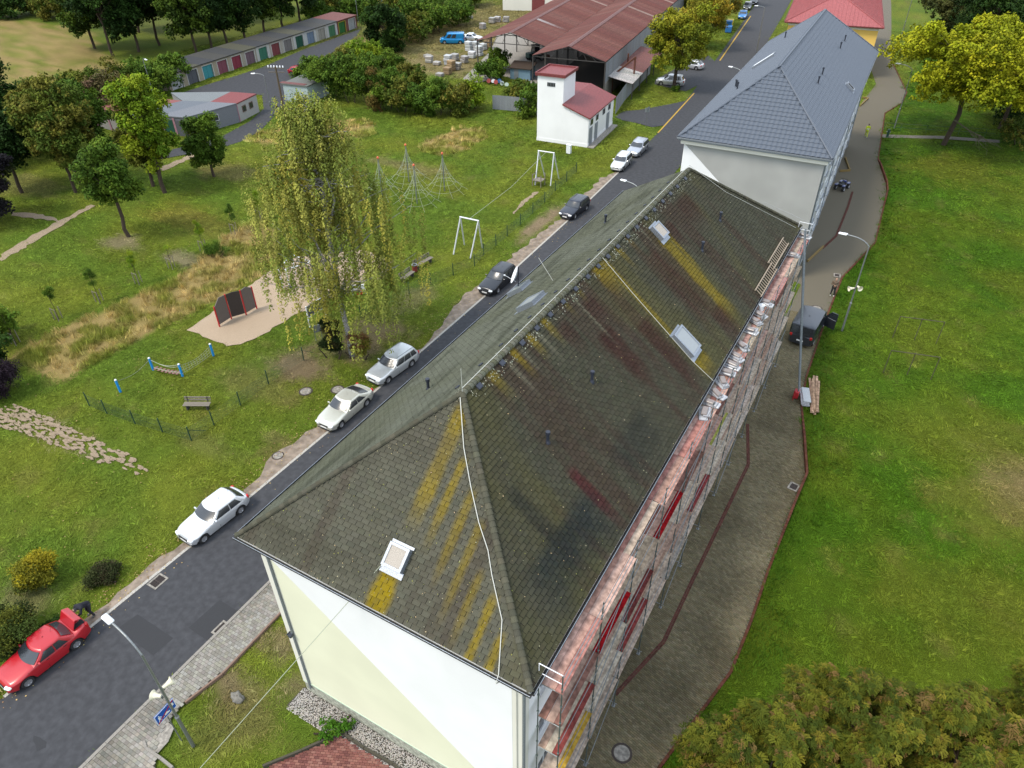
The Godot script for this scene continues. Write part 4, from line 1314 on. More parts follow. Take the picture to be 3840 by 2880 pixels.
	var sg := thing("scrap_sign_pile", "heap of discarded round road signs behind the tin fence", "sign pile", Vector3(-58.11, 0, -95.15))
	for i in 9:
		b = MB.new()
		b.col = [Color(.6, .6, .62), Color(.5, .08, .07), Color(.06, .2, .5), Color(.4, .5, .42)][i % 4]
		b.lathe(Vector3(rng.randf_range(-2.2, 2.2), .35 + rng.randf() * .4, rng.randf_range(-.6, .6)), [Vector2(0, 0), Vector2(.35, 0), Vector2(.35, .03), Vector2(0, .03)], 12, Basis(Vector3.RIGHT, rng.randf_range(.3, 1.3)).rotated(Vector3.UP, rng.randf() * 3))
		part(sg, "sign_plate", b, M.paint)
	garages()
	var fb := thing("far_store", "beige store with a red door at the top edge behind the sheds", "building", Vector3(-84, 0, -153), 20)
	boxp(fb, "wall", Vector3(0, 2.5, -4), Vector3(12, 5, 8), M.plaster_cream)
	boxp(fb, "door", Vector3(2.4, 1.6, .03), Vector3(3, 3.2, .08), M.red_tin)
	boxp(fb, "roof", Vector3(0, 5.1, -4), Vector3(12.6, .2, 8.6), M.red_tin)

func garages() -> void:
	var cols := [[Color(.7, .71, .74), "white"], [Color(.12, .125, .15), "dark grey"], [Color(.05, .32, .36), "turquoise"], [Color(.25, .07, .1), "mauve"], [Color(.28, .03, .06), "crimson"], [Color(.2, .12, .15), "faded grey-red"], [Color(.04, .2, .13), "teal green"], [Color(.25, .05, .06), "brick red"], [Color(.24, .22, .21), "grey brown"], [Color(.01, .1, .06), "dark green"], [Color(.2, .27, .38), "pale blue"], [Color(.4, .38, .32), "beige"], [Color(.07, .22, .11), "leaf green"], [Color(.02, .17, .03), "bright green"], [Color(.42, .43, .44), "metal grey"]]
	var a := Vector3(-103.1, 0, -67.2)
	var z := Vector3(-107.5, 0, -119.6)
	var u := (z - a).normalized()
	var turn := rad_to_deg(atan2(-u.z, u.x)) 
	var st := a.distance_to(z) / 15
	var walls := [Color(.42, .36, .26), Color(.42, .36, .26), Color(.42, .36, .26), Color(.42, .36, .27), Color(.43, .38, .3), Color(.42, .38, .32), Color(.6, .6, .58), Color(.48, .42, .36), Color(.5, .46, .4), Color(.62, .62, .6), Color(.6, .62, .62), Color(.55, .52, .46), Color(.62, .62, .6), Color(.2, .07, .06), Color(.2, .07, .06)]
	for i in 15:
		var lab: String = "garage with %s door in the long garage row under the dark trees" % cols[i][1]
		var g := thing("garage", lab, "garage", a + u * st * (i + .5), turn, "row of lock-up garages")
		var b := MB.new()
		b.col = walls[i]
		var d := 1.15
		for s in [-1, 1]: b.box(Vector3(s * (d + (st * .5 - d) * .5), 1.25, -.15), Vector3(st * .5 - d, 2.5, .3))
		b.box(Vector3(0, 2.3, -.15), Vector3(d * 2, .4, .3))
		b.box(Vector3(0, 1.25, -5.8), Vector3(st - .01, 2.5, .2))
		for s in [-1, 1]: b.box(Vector3(s * (st * .5 - .06), 1.25, -3), Vector3(.1, 2.5, 5.38))
		part(g, "wall", b, M.paint)
		b = MB.new()
		b.col = [Color(.05, .048, .048), Color(.06, .055, .05), Color(.045, .045, .05), Color(.085, .08, .05)][(i * 7) % 4]
		if i >= 13: b.col = Color(.2, .06, .05)
		b.box(Vector3(0, 2.58, -2.9), Vector3(st - .02, .14, 6.3), Basis(Vector3.RIGHT, .025))
		part(g, "roof", b, M.paint)
		b = MB.new()
		b.col = jit(cols[i][0], .05)
		b.box(Vector3(0, 1.04, -.2), Vector3(d * 2 - .06, 2.08, .08))
		var o := part(g, "door", b, M.paint)
		b = MB.new()
		b.col = (cols[i][0] as Color) * .8
		b.box(Vector3(0, 1.04, -.15), Vector3(.03, 2.04, .03))
		part(o, "seam", b, M.paint)
		b = MB.new()
		b.col = Color(.7, .69, .66) if i != 13 else Color(.6, .5, .03)
		for s in [-1, 1]: b.box(Vector3(s * (d + .05), 1.05, -.0), Vector3(.12, 2.1, .06))
		b.box(Vector3(0, 2.14, 0), Vector3(d * 2 + .2, .1, .06))
		part(g, "door_frame", b, M.paint)
	# the second, shorter block
	var blocks := [["flat-roofed grey garage with a small white window in its end wall", [[-82.3, -53.4], [-81.1, -61.3], [-85.0, -60.1], [-86.2, -52.3]], Color(.24, .25, .28), Color(.2, .215, .24)],
		["flat-roofed grey garage with pink pillars, left of the windowed one", [[-86.25, -52.3], [-85.05, -60.1], [-89, -58.5], [-90.9, -49.7]], Color(.26, .26, .28), Color(.16, .18, .21)],
		["white garage with a red roof at the corner of the lane", [[-81.1, -61.35], [-82.2, -66.2], [-86.3, -65.1], [-85.0, -60.15]], Color(.5, .49, .46), Color(.27, .06, .06)],
		["garage with pale patched grey roof behind the red-roofed one", [[-85.05, -60.15], [-86.35, -65.1], [-93.9, -60.6], [-89, -58.6]], Color(.4, .4, .4), Color(.22, .24, .25)],
		["garage with a faded red roof half hidden by the light green tree", [[-90.95, -49.7], [-89.05, -58.5], [-96, -57], [-97.4, -50]], Color(.4, .38, .36), Color(.3, .09, .08)]]
	for e in blocks:
		var c := Vector2.ZERO
		for p in e[1]: c += Vector2(p[0], p[1]) * .25
		var g := thing("garage", e[0], "garage", Vector3(c.x, 0, c.y))
		var inn := []
		var out := []
		for p in e[1]:
			var q := Vector2(p[0], p[1]) - c
			inn.append(q * .99); out.append(q * 1.012)
		var b := MB.new()
		b.col = e[2]
		b.prism(inn, 0, 2.45)
		part(g, "wall", b, M.paint)
		b = MB.new()
		b.col = e[3]
		b.prism(out, 2.46, 2.62)
		part(g, "roof", b, M.paint)
		var s := Vector3(inn[0].x, 0, inn[0].y)
		var t := Vector3(inn[3].x, 0, inn[3].y)
		var nn := (t - s).normalized().cross(Vector3.UP)
		if nn.z < 0: nn = -nn
		for k in [.28, .74]:
			if e[3].r > .25: continue
			b = MB.new()
			b.col = Color(.015, .1, .06) if k > .5 else Color(.13, .14, .16)
			var m := s.lerp(t, k)
			b.bar(m - (t - s).normalized() * .75 + Vector3(0, 1.05, 0) + nn * .03, m + (t - s).normalized() * .75 + Vector3(0, 1.05, 0) + nn * .03, .08, 2.1)
			part(g, "door", b, M.paint)
		for k in [.02, .5, .98]:
			b = MB.new()
			b.col = Color(.5, .27, .32)
			b.bar(s.lerp(t, k) + nn * .04, s.lerp(t, k) + nn * .04 + Vector3(0, 2.4, 0), .3, .12, nn)
			part(g, "pillar", b, M.paint)
		var ea := Vector3(inn[1].x, 0, inn[1].y)
		var mid := s.lerp(ea, .55)
		var du := (ea - s).normalized()
		if e[1][0][0] > -83:
			for k in ([.55] if e[2].r < .3 else [.3, .65]):
				mid = s.lerp(ea, k)
				b = MB.new()
				b.col = Color(.65, .65, .65) if e[2].r < .3 else Color(.2, .13, .1)
				b.bar(mid - du * .45 + Vector3(.03, 1.5, 0), mid + du * .45 + Vector3(.03, 1.5, 0), .08, .9)
				var o := part(g, "window", b, M.paint)
				b = MB.new()
				b.bar(mid - du * .33 + Vector3(.08, 1.5, 0), mid + du * .33 + Vector3(.08, 1.5, 0), .02, .66)
				part(o, "pane", b, M.window_glass)
	var g := thing("garage", "pale turquoise garage with a brown-edged roof beside the hedge", "garage", Vector3(-82.91, 0, -71.94))
	var b := MB.new()
	b.col = Color(.55, .66, .66)
	b.box(Vector3(2.0, 1.25, -3.2), Vector3(4.4, 2.5, 5.4), Basis(Vector3.UP, .15))
	part(g, "wall", b, M.paint)
	b = MB.new()
	b.col = Color(.17, .18, .16)
	b.box(Vector3(2.0, 2.58, -3.2), Vector3(4.7, .14, 5.7), Basis(Vector3.UP, .15))
	var o := part(g, "roof", b, M.paint)
	b = MB.new()
	b.col = Color(.2, .07, .06)
	b.box(Vector3(1.8, 2.67, -.9), Vector3(4.5, .05, .9), Basis(Vector3.UP, .15))
	part(o, "edge_strip", b, M.paint)

# ---- vehicles
func skin(b: MB, rows: Array, flip := false) -> void:   # smooth surface over rows of points
	var nr := rows.size()
	var nc: int = rows[0].size()
	var ns := []
	for i in nr:
		var l := []
		for j in nc:
			var du: Vector3 = rows[mini(i + 1, nr - 1)][j] - rows[maxi(i - 1, 0)][j]
			var dv: Vector3 = rows[i][mini(j + 1, nc - 1)] - rows[i][maxi(j - 1, 0)]
			var n := du.cross(dv).normalized()
			if flip: n = -n
			l.append(n)
		ns.append(l)
	for i in nr - 1:
		for j in nc - 1:
			var p := [rows[i][j], rows[i + 1][j], rows[i + 1][j + 1], rows[i][j + 1]]
			var q := [ns[i][j], ns[i + 1][j], ns[i + 1][j + 1], ns[i][j + 1]]
			if flip: p.reverse(); q.reverse()
			b.stri(p[0], p[1], p[2], q[0], q[1], q[2])
			b.stri(p[0], p[2], p[3], q[0], q[2], q[3])

var wheel_meshes := {}
func wheel(parent: Node3D, at: Vector3, r: float, w: float, side: float) -> void:
	if not wheel_meshes.has(r):
		var t := MB.new()
		var bas := Basis(Vector3.FORWARD, PI / 2)
		t.lathe(Vector3.ZERO, [Vector2(r * .62, -w / 2), Vector2(r * .92, -w / 2), Vector2(r, -w * .32), Vector2(r, w * .32), Vector2(r * .92, w / 2), Vector2(r * .62, w / 2), Vector2(r * .6, w * .3)], 18, bas)
		var m := MB.new()
		m.lathe(Vector3.ZERO, [Vector2(r * .63, w * .45), Vector2(r * .58, w * .3), Vector2(r * .5, w * .12), Vector2(0, w * .12)], 16, bas)
		m.lathe(Vector3.ZERO, [Vector2(r * .63, -w * .45), Vector2(r * .5, -w * .12), Vector2(0, -w * .12)], 16, bas)
		for s in [-1, 1]:
			for i in 7:
				var a := TAU * i / 7
				m.bar(Vector3(s * w * .4, 0, 0), Vector3(s * w * .38, sin(a) * r * .6, cos(a) * r * .6), r * .13, .02, Vector3.RIGHT)
			m.lathe(Vector3.ZERO, [Vector2(0, w * .44 * s), Vector2(r * .15, w * .44 * s), Vector2(r * .17, w * .34 * s)], 8, bas)
		wheel_meshes[r] = [t.mesh(), m.mesh()]
	var o := Node3D.new()
	o.name = "wheel"
	parent.add_child(o, true)
	o.position = at
	put(o, "tyre", wheel_meshes[r][0], M.tyre)
	put(o, "rim", wheel_meshes[r][1], M.rim)

func paint(col: Color, metal := .35) -> StandardMaterial3D:
	var k := "paint_%s" % col.to_html()
	if M.has(k): return M[k]
	var m := mat(k, col, .32, null, 1, metal)
	m.clearcoat_enabled = true
	m.clearcoat = .7
	m.clearcoat_roughness = .22
	return m

func car(called: String, label: String, cat: String, at: Vector3, turn: float, s: Dictionary, col: Color, group := "") -> Node3D:
	var o := thing(called, label, cat, at, turn, group)
	var pm := paint(col, s.get("metal", .55))
	var L: float = s.L
	var W: float = s.W
	var H: float = s.H
	var belt: float = s.belt
	var hood: float = s.hood
	var deckh: float = s.get("deck", belt)
	var za: float = s.za      # windscreen foot, roof front, roof rear, rear glass foot, all from the centre
	var zt: float = s.zt
	var zr: float = s.zr
	var zb: float = s.zb
	var zw: float = s.zw      # front axle
	var wb: float = s.wb
	var r: float = s.get("r", .31)
	var hw := W * .5
	var rows := []
	var n := 44
	for i in n + 1:
		var z := lerpf(L / 2, -L / 2, i / float(n))
		var e := clampf((absf(z) - (L / 2 - .62)) / .62, 0, 1)
		var w := hw * (1 - (.3 if z > 0 else .2) * e * e)
		var yt: float
		if z > za: yt = lerpf(belt, hood, pow((z - za) / (L / 2 - za), 1.25))
		elif z > zb: yt = belt
		else: yt = lerpf(belt, deckh, clampf((zb - z) / .25, 0, 1))
		if z > L / 2 - .14: yt -= (z - (L / 2 - .14)) * 1.6
		if z < -L / 2 + .1: yt -= (-L / 2 + .1 - z) * 1.1
		var yb := .2 + .1 * e
		for ax in [zw, zw - wb]:
			var d := absf(z - ax)
			if d < r + .06: yb = maxf(yb, r + sqrt(pow(r + .06, 2) - d * d) * .98)
		var y1 := maxf(.42, yb + .02)
		var y2 := maxf(minf(.68, yt - .14), yb + .05)
		var ring := []
		for q in [[.93, yb], [.99, y1], [1.0, y2], [.975, maxf(yt - .09, y2 + .02)], [.9, yt - .02], [.7, yt + .015], [.35, yt + .04], [0, yt + .05]]: ring.append(Vector3(w * q[0], q[1], z))
		var full := ring.duplicate()
		for k in range(6, -1, -1): full.append(ring[k] * Vector3(-1, 1, 1))
		rows.append(full)
	var b := MB.new()
	skin(b, rows, true)
	for k in [0, n]:
		var c := Vector3(0, .5, rows[k][0].z)
		for j in rows[k].size() - 1:
			if k == 0: b.tri(c, rows[k][j], rows[k][j + 1])
			else: b.tri(c, rows[k][j + 1], rows[k][j])
		var lo: Array = rows[k]
		if k == 0: b.tri(c, lo[lo.size() - 1], lo[0])
		else: b.tri(c, lo[0], lo[lo.size() - 1])
	var body := part(o, "body", b, pm)
	b = MB.new()
	b.box(Vector3(0, .3, 0), Vector3(W * .78, .22, L * .9))
	part(o, "underbody", b, M.tyre)
	for a in [zw, zw - wb]:
		for sd in [-1, 1]: wheel(o, Vector3(sd * (hw - .12), r, a), r, .2, sd)
	# cabin: a rounded painted shell, glass set just proud of it
	var wl := hw * .95
	var wt: float = hw * s.get("tuck", .79)
	var rearfoot := deckh if zb < -L / 2 + .8 else belt
	var shell := func(side: int, u: float, t: float, out: float) -> Vector3:   # side 0 front, 1 left, 2 rear, 3 right
		var k := pow(t, .85)
		var w := lerpf(wl, wt, k * k * .5 + k * .5)
		var zf := lerpf(za, zt, k)
		var zq := lerpf(zb, zr, t)
		var y := lerpf(belt - .03, H - .1, t)
		var p := Vector3.ZERO
		if side % 2 == 0:
			var x := u * 2 - 1
			var bow := (.2 if side == 0 else .1) * (1 - x * x) - .06
			if side == 0: p = Vector3(-x * w, y, zf + bow)
			else: p = Vector3(x * w, lerpf(rearfoot - .03, H - .1, t), zq - bow)
		else:
			var z := lerpf(zf - .06, zq + .06, u) if side == 3 else lerpf(zq + .06, zf - .06, u)
			var e := absf(u * 2 - 1)
			p = Vector3((-1 if side == 3 else 1) * (w + .035 * (1 - pow(e, 4))), y, z)
		return p
	b = MB.new()
	rows = []
	for i in 7:
		var l := []
		for sd in [0, 3, 2, 1]:
			for j in 12: l.append(shell.call(sd, j / 12.0, i / 6.0, 0))
		l.append(l[0])
		rows.append(l)
	var rim: Array = rows[6]
	var cz := (zt + zr) * .5
	for e in [[.96, .05], [.85, .075], [.6, .095], [.3, .1], [.06, .102]]:
		var l := []
		for p in rim: l.append(Vector3(p.x * e[0], H - .1 + e[1], cz + (p.z - cz) * e[0]))
		rows.append(l)
	skin(b, rows)
	var cap: Array = rows[rows.size() - 1]
	for i in cap.size() - 1: b.stri(Vector3(0, H + .003, cz), cap[i], cap[i + 1], Vector3.UP, Vector3.UP, Vector3.UP); b.stri(Vector3(0, H + .003, cz), cap[i + 1], cap[i], Vector3.UP, Vector3.UP, Vector3.UP)
	part(o, "roof", b, pm)
	var glass := func(nm: String, sd: int, u0: float, u1: float, t0: float, t1: float) -> void:
		var g := MB.new()
		var rr := []
		for i in 6:
			var l := []
			for j in 8:
				var u := lerpf(u0, u1, j / 7.0)
				var t := lerpf(t0, t1, i / 5.0)
				var p: Vector3 = shell.call(sd, u, t, 0)
				var du: Vector3 = shell.call(sd, minf(u + .02, 1), t, 0) - shell.call(sd, maxf(u - .02, 0), t, 0)
				var dv: Vector3 = shell.call(sd, u, t + .02, 0) - shell.call(sd, u, t - .02, 0)
				l.append(p + dv.cross(du).normalized() * .028)
			rr.append(l)
		skin(g, rr)
		part(o, nm, g, M.window_glass)
	glass.call("windscreen", 0, .04, .96, .12, .95)
	if not s.get("blind", false): glass.call("rear_window", 2, .07, .93, .16, .92)
	for w in s.win:
		glass.call("side_window", 3, w[0], w[1], .1, .93)
		glass.call("side_window", 1, 1 - w[1], 1 - w[0], .1, .93)
	for sd in [-1, 1]:
		b = MB.new()
		b.cbox(Vector3(sd * hw * .66, hood - .1, L / 2 - .09), Vector3(.36, .15, .2), .05, Basis(Vector3.UP, sd * .32))
		part(o, "headlight", b, M.lamp_glass)
		b = MB.new()
		b.cbox(Vector3(sd * hw * .76, deckh - .12, -L / 2 + .07), Vector3(.2, .26, .16), .04, Basis(Vector3.UP, -sd * .3))
		part(o, "tail_light", b, M.tail_red)
		b = MB.new()
		b.cbox(Vector3(sd * (hw + .07), belt + .06, za - .32), Vector3(.18, .13, .1), .03)
		part(o, "mirror", b, pm)
		for k in ([.12, -.75] if s.win.size() > 1 else [-.1]):
			b = MB.new()
			b.cbox(Vector3(sd * (hw - .005), belt - .13, k), Vector3(.03, .035, .16), .01)
			part(o, "door_handle", b, pm if s.get("metal", .35) > .3 else M.tyre)
			b = MB.new()
			b.bar(Vector3(sd * (hw * .998 + .003), .3, k + .17 + .78), Vector3(sd * (hw * .965 + .002), belt - .08, k + .17 + .78), .008, .012, Vector3.BACK)
			part(o, "door_gap", b, M.tyre)
		if s.get("rails", false):
			b = MB.new()
			b.path([Vector3(sd * wt * .93, H - .03, zt - .1), Vector3(sd * wt * .93, H + .04, zt - .25), Vector3(sd * wt * .93, H + .04, zr + .3), Vector3(sd * wt * .93, H - .03, zr + .1)], .018, 6)
			part(o, "roof_rail", b, M.steel_galv if col.v > .3 or s.get("silver_rails", false) else M.tyre)
	b = MB.new()
	b.cbox(Vector3(0, hood - .17, L / 2 - .01), Vector3(W * .42, .12, .06), .02)
	part(o, "grille", b, M.tyre)
	b = MB.new()
	b.box(Vector3(0, .27, L / 2 - .02), Vector3(W * .6, .1, .06))
	part(o, "air_intake", b, M.tyre)
	for e in [1, -1]:
		b = MB.new()
		b.box(Vector3(0, .42 if e > 0 else .62, e * (L / 2 + .012)), Vector3(.5, .11, .02))
		part(o, "number_plate", b, M.number_plate)
	if s.get("antenna", true):
		b = MB.new()
		b.tube(Vector3(0, H, zr + .15), Vector3(0, H + .16, zr + .05), .008, .006, 5)
		part(o, "antenna", b, M.tyre)
	return o

func side_car(front: Vector3, rear: Vector3, off := .82) -> Array:   # from the ground points of the two wheels on the side that is seen
	var d := (front - rear).normalized()
	return [(front + rear) * .5 - Vector3(d.z, 0, -d.x) * off, rad_to_deg(atan2(d.x, d.z))]

func vehicles() -> void:
	var hatch_s := {L = 4.24, W = 1.76, H = 1.43, belt = .93, hood = .72, za = .72, zt = .1, zr = -1.45, zb = -1.95, deck = .9, zw = 1.37, wb = 2.66, win = [[.09, .5], [.53, .84]]}
	var sedan_s := {L = 4.16, W = 1.66, H = 1.42, belt = .93, hood = .72, za = .82, zt = .22, zr = -.85, zb = -1.35, deck = 1.0, zw = 1.28, wb = 2.47, win = [[.1, .5], [.54, .85]]}
	var lift_s := {L = 4.58, W = 1.77, H = 1.42, belt = .92, hood = .7, za = .85, zt = .15, zr = -1.0, zb = -1.95, deck = .95, zw = 1.42, wb = 2.75, win = [[.09, .44], [.47, .78]]}
	var wagon_s := {L = 4.5, W = 1.74, H = 1.48, belt = .94, hood = .73, za = .8, zt = .15, zr = -1.85, zb = -2.1, deck = .92, zw = 1.38, wb = 2.6, win = [[.07, .37], [.4, .68], [.71, .93]], rails = true}
	var mpv_s := {L = 4.47, W = 1.78, H = 1.66, belt = 1.0, hood = .8, za = 1.05, zt = .35, zr = -1.8, zb = -2.1, deck = .95, zw = 1.4, wb = 2.7, win = [[.12, .42], [.45, .7], [.73, .93]], rails = true}
	var g := "cars parked along the street"
	var p: Array
	p = side_car(Vector3(-23.88, 0, -4.43), Vector3(-23.72, 0, -7.1))
	car("parked_car", "white silver two-door hatchback parked nearest to the eave corner of the slate house", "car", p[0], p[1], hatch_s, lin(.72, .74, .77), g)
	p = side_car(Vector3(-23.64, 0, -16.26), Vector3(-23.64, 0, -18.96))
	car("parked_car", "cream white liftback parked behind the white silver hatchback", "car", p[0], p[1], lift_s, lin(.64, .63, .55), g)
	p = side_car(Vector3(-23.93, 0, -22.03), Vector3(-23.67, 0, -24.46))
	car("parked_car", "light silver estate car parked near the foot of the birch", "car", p[0], p[1], wagon_s, lin(.62, .64, .65), g)
	p = side_car(Vector3(-23.54, 0, -37.25), Vector3(-23.55, 0, -40.14))
	var mw := wagon_s.duplicate()
	mw.L = 4.8
	car("parked_car", "black estate car parked opposite the satellite dish", "car", p[0], p[1], mw, lin(.012, .014, .02), g)
	p = side_car(Vector3(-24.35, 0, -54.78), Vector3(-24.23, 0, -57.57))
	var fw := wagon_s.duplicate()
	fw.silver_rails = true
	car("parked_car", "dark blue-black estate car with silver roof rails parked by the swing frame", "car", p[0], p[1], fw, lin(.014, .018, .032), g)
	p = side_car(Vector3(-25.16, 0, -70.02), Vector3(-25.34, 0, -72.57), .78)
	var sw := wagon_s.duplicate()
	sw.L = 4.2; sw.W = 1.64
	car("parked_car", "older white-silver boxy estate car parked bumper to bumper before the grey one", "car", p[0], p[1], sw, lin(.66, .67, .68), g)
	p = side_car(Vector3(-25.29, 0, -75.45), Vector3(-25.39, 0, -78.43))
	car("parked_car", "silver grey estate car parked furthest up before the driveway", "car", p[0], p[1], wagon_s, lin(.4, .42, .47), g)
	p = side_car(Vector3(-34.57, 0, -107.88), Vector3(-31.68, 0, -108.35))
	car("parked_car", "silver people carrier parked crosswise under the yellow-green street tree", "car", p[0], p[1], mpv_s, lin(.5, .51, .52), "cars parked crosswise under the street trees")
	car("parked_car", "white car half hidden behind the street tree and the silver people carrier", "car", Vector3(-33.72, 0, -120.63), -95, hatch_s, lin(.65, .67, .7), "cars parked crosswise under the street trees")
	car("parked_car", "bright blue hatchback parked beside the yellow and blue bins", "car", Vector3(-37.71, 0, -167.69), 10, hatch_s, lin(.03, .2, .5), g)
	car("parked_car", "dark grey car parked just behind the bright blue hatchback", "car", Vector3(-39.53, 0, -178.35), 10, hatch_s, lin(.04, .045, .05), g)
	car("parked_car", "black car at the top edge, last in the street row", "car", Vector3(-39.94, 0, -185.64), 10, wagon_s, lin(.012, .012, .014), g)
	# the red car with its boot open
	p = side_car(Vector3(-24.22, 0, 5.98), Vector3(-24.07, 0, 3.53), .78)
	var rs := sedan_s.duplicate()
	rs.metal = .1
	var red := car("parked_car", "red saloon car with open boot lid at the lower left of the street", "car", p[0], p[1], rs, lin(.42, .012, .02), g)
	var b := MB.new()
	b.box(Vector3(0, .99, -1.76), Vector3(1.12, .1, .52))
	part(red, "boot_opening", b, M.dark)
	b = MB.new()
	var lid := Basis(Vector3.RIGHT, deg_to_rad(62))
	b.cbox(Vector3(0, 1.02, -1.42) + lid * Vector3(0, .02, -.28), Vector3(1.2, .05, .58), .02, lid)
	b.cbox(Vector3(0, 1.02, -1.42) + lid * Vector3(0, -.14, -.58), Vector3(1.2, .34, .05), .02, lid)
	part(red, "boot_lid", b, paint(lin(.42, .012, .02), .1))
	# vans
	var van := {L = 4.85, W = 2.0, H = 1.98, belt = 1.1, hood = .95, za = 1.75, zt = .95, zr = -2.3, zb = -2.4, deck = 1.1, zw = 1.5, wb = 3.1, r = .33, tuck = .92, win = [[.1, .28], [.34, .6], [.64, .93]], antenna = false}
	var rb := (Vector3(0.87, 0, -41.5) + Vector3(2.76, 0, -41.93)) * .5
	var dv := car("delivery_van", "dark grey van with its passenger door open on the courtyard paving", "van", rb + Vector3(-.02, 0, -2.4), 177, van, lin(.045, .05, .062))
	b = MB.new()
	var hinge := Vector3(-.94, 0, 1.45)
	var db := Basis(Vector3.UP, deg_to_rad(68))
	b.cbox(hinge + db * Vector3(0, .72, -.5), Vector3(.07, .85, 1.0), .02, db)
	for e in [[Vector3(0, 1.1, 0), Vector3(0, 1.72, -.45)], [Vector3(0, 1.72, -.45), Vector3(0, 1.75, -.98)], [Vector3(0, 1.75, -.98), Vector3(0, 1.1, -1.0)]]:
		b.bar(hinge + db * e[0], hinge + db * e[1], .06, .06)
	var od := part(dv, "open_door", b, paint(lin(.045, .05, .062)))
	b = MB.new()
	b.fan([hinge + db * Vector3(.01, 1.15, -.06), hinge + db * Vector3(.01, 1.15, -.96), hinge + db * Vector3(.01, 1.7, -.94), hinge + db * Vector3(.01, 1.68, -.46)])
	part(od, "side_window", b, M.window_glass)
	b = MB.new()
	b.box(Vector3(-.93, 1.0, .95), Vector3(.04, 1.2, .95))
	part(dv, "door_opening", b, M.dark)
	var rf := MB.new()
	for i in 5: rf.box(Vector3(-.56 + i * .28, 1.945, -.7), Vector3(.05, .03, 2.9))
	part(dv, "roof_rib", rf, paint(lin(.045, .05, .062)))
	p = side_car(Vector3(-82.3, 0, -115.71), Vector3(-79.62, 0, -117.12), .85)
	var bv := van.duplicate()
	bv.win = [[.1, .3], [.36, .58]]
	car("delivery_van", "bright blue van parked in the builders' yard", "van", p[0], p[1], bv, lin(.01, .26, .62))
	car("parked_car", "white saloon parked just behind the blue van", "car", Vector3(-79.2, 0, -120.97), 100, sedan_s, lin(.7, .72, .75))
	car("parked_car", "red car half hidden by the hedge beside the turquoise garage", "car", Vector3(-91.31, 0, -84.78), 95, hatch_s, lin(.4, .015, .03))
	car("parked_car", "silver car at the top edge among the far bushes", "car", Vector3(-119.88, 0, -143.99), 60, hatch_s, lin(.6, .62, .65))
	# quad bike
	var q := thing("quad_bike", "dark blue quad bike parked by the wall of the grey-roofed house", "quad bike", Vector3(-1.12, 0, -76.93), 165)
	for a in [.62, -.6]:
		for sd in [-1, 1]: wheel(q, Vector3(sd * .46, .29, a), .29, .26, sd)
	b = MB.new()
	b.cbox(Vector3(0, .55, 0), Vector3(.4, .35, 1.3), .08)
	part(q, "frame", b, M.tyre)
	b = MB.new()
	for sd in [-1, 1]:
		for a in [.62, -.6]: b.cbox(Vector3(sd * .42, .66, a), Vector3(.34, .06, .6), .03)
	b.cbox(Vector3(0, .78, .5), Vector3(.42, .22, .6), .08, Basis(Vector3.RIGHT, .2))
	part(q, "fairing", b, paint(lin(.015, .03, .16)))
	b = MB.new()
	b.cbox(Vector3(0, .84, -.25), Vector3(.34, .16, .75), .07)
	part(q, "saddle", b, M.tyre)
	b = MB.new()
	b.path([Vector3(-.42, 1.1, .25), Vector3(-.15, 1.05, .4), Vector3(.15, 1.05, .4), Vector3(.42, 1.1, .25)], .018)
	b.tube(Vector3(0, 1.05, .4), Vector3(0, .75, .6), .025)
	part(q, "handlebar", b, M.tyre)
	b = MB.new()
	for i in 5: b.tube(Vector3(-.3 + i * .15, .84, -.55), Vector3(-.3 + i * .15, .84, -.95), .012)
	b.path([Vector3(-.34, .85, -.55), Vector3(-.34, .85, -.95), Vector3(.34, .85, -.95), Vector3(.34, .85, -.55)], .014)
	part(q, "luggage_rack", b, M.steel_galv)
	# loader in the shed
	var t := thing("loader", "dark loader with a cab standing in the gap between the open sheds", "loader", Vector3(-60.51, 0, -112.9), 150)
	for a in [.9, -.9]:
		for sd in [-1, 1]: wheel(t, Vector3(sd * .8, .55, a), .55, .4, sd)
	b = MB.new()
	b.cbox(Vector3(0, 1.0, -.9), Vector3(1.3, .8, 1.6), .1)
	b.cbox(Vector3(0, .8, .6), Vector3(1.1, .5, 1.5), .08)
	part(t, "chassis", b, mat("loader_green", lin(.02, .06, .05), .6))
	b = MB.new()
	for sx in [-1, 1]:
		for sz in [-.45, .6]: b.bar(Vector3(sx * .6, 1.2, sz), Vector3(sx * .55, 2.5, sz * .9), .08, .08, Vector3.BACK)
	b.cbox(Vector3(0, 2.55, .05), Vector3(1.3, .12, 1.3), .04)
	part(t, "cab", b, M.tyre)
	boxp(t, "cab_glass", Vector3(0, 1.85, .05), Vector3(1.1, 1.2, .95), M.window_glass)
	b = MB.new()
	for sx in [-.5, .5]: b.bar(Vector3(sx, 1.5, .4), Vector3(sx, .6, 2.2), .1, .16)
	b.cbox(Vector3(0, .45, 2.4), Vector3(1.8, .6, .5), .05)
	part(t, "bucket_arm", b, M.rust)

# ---- playground
func pole_part(o: Node3D, called: String, a: Vector3, b: Vector3, r: float, m: Material) -> MeshInstance3D:
	var p := MB.new()
	p.tube(a, b, r, r, 8)
	return part(o, called, p, m)

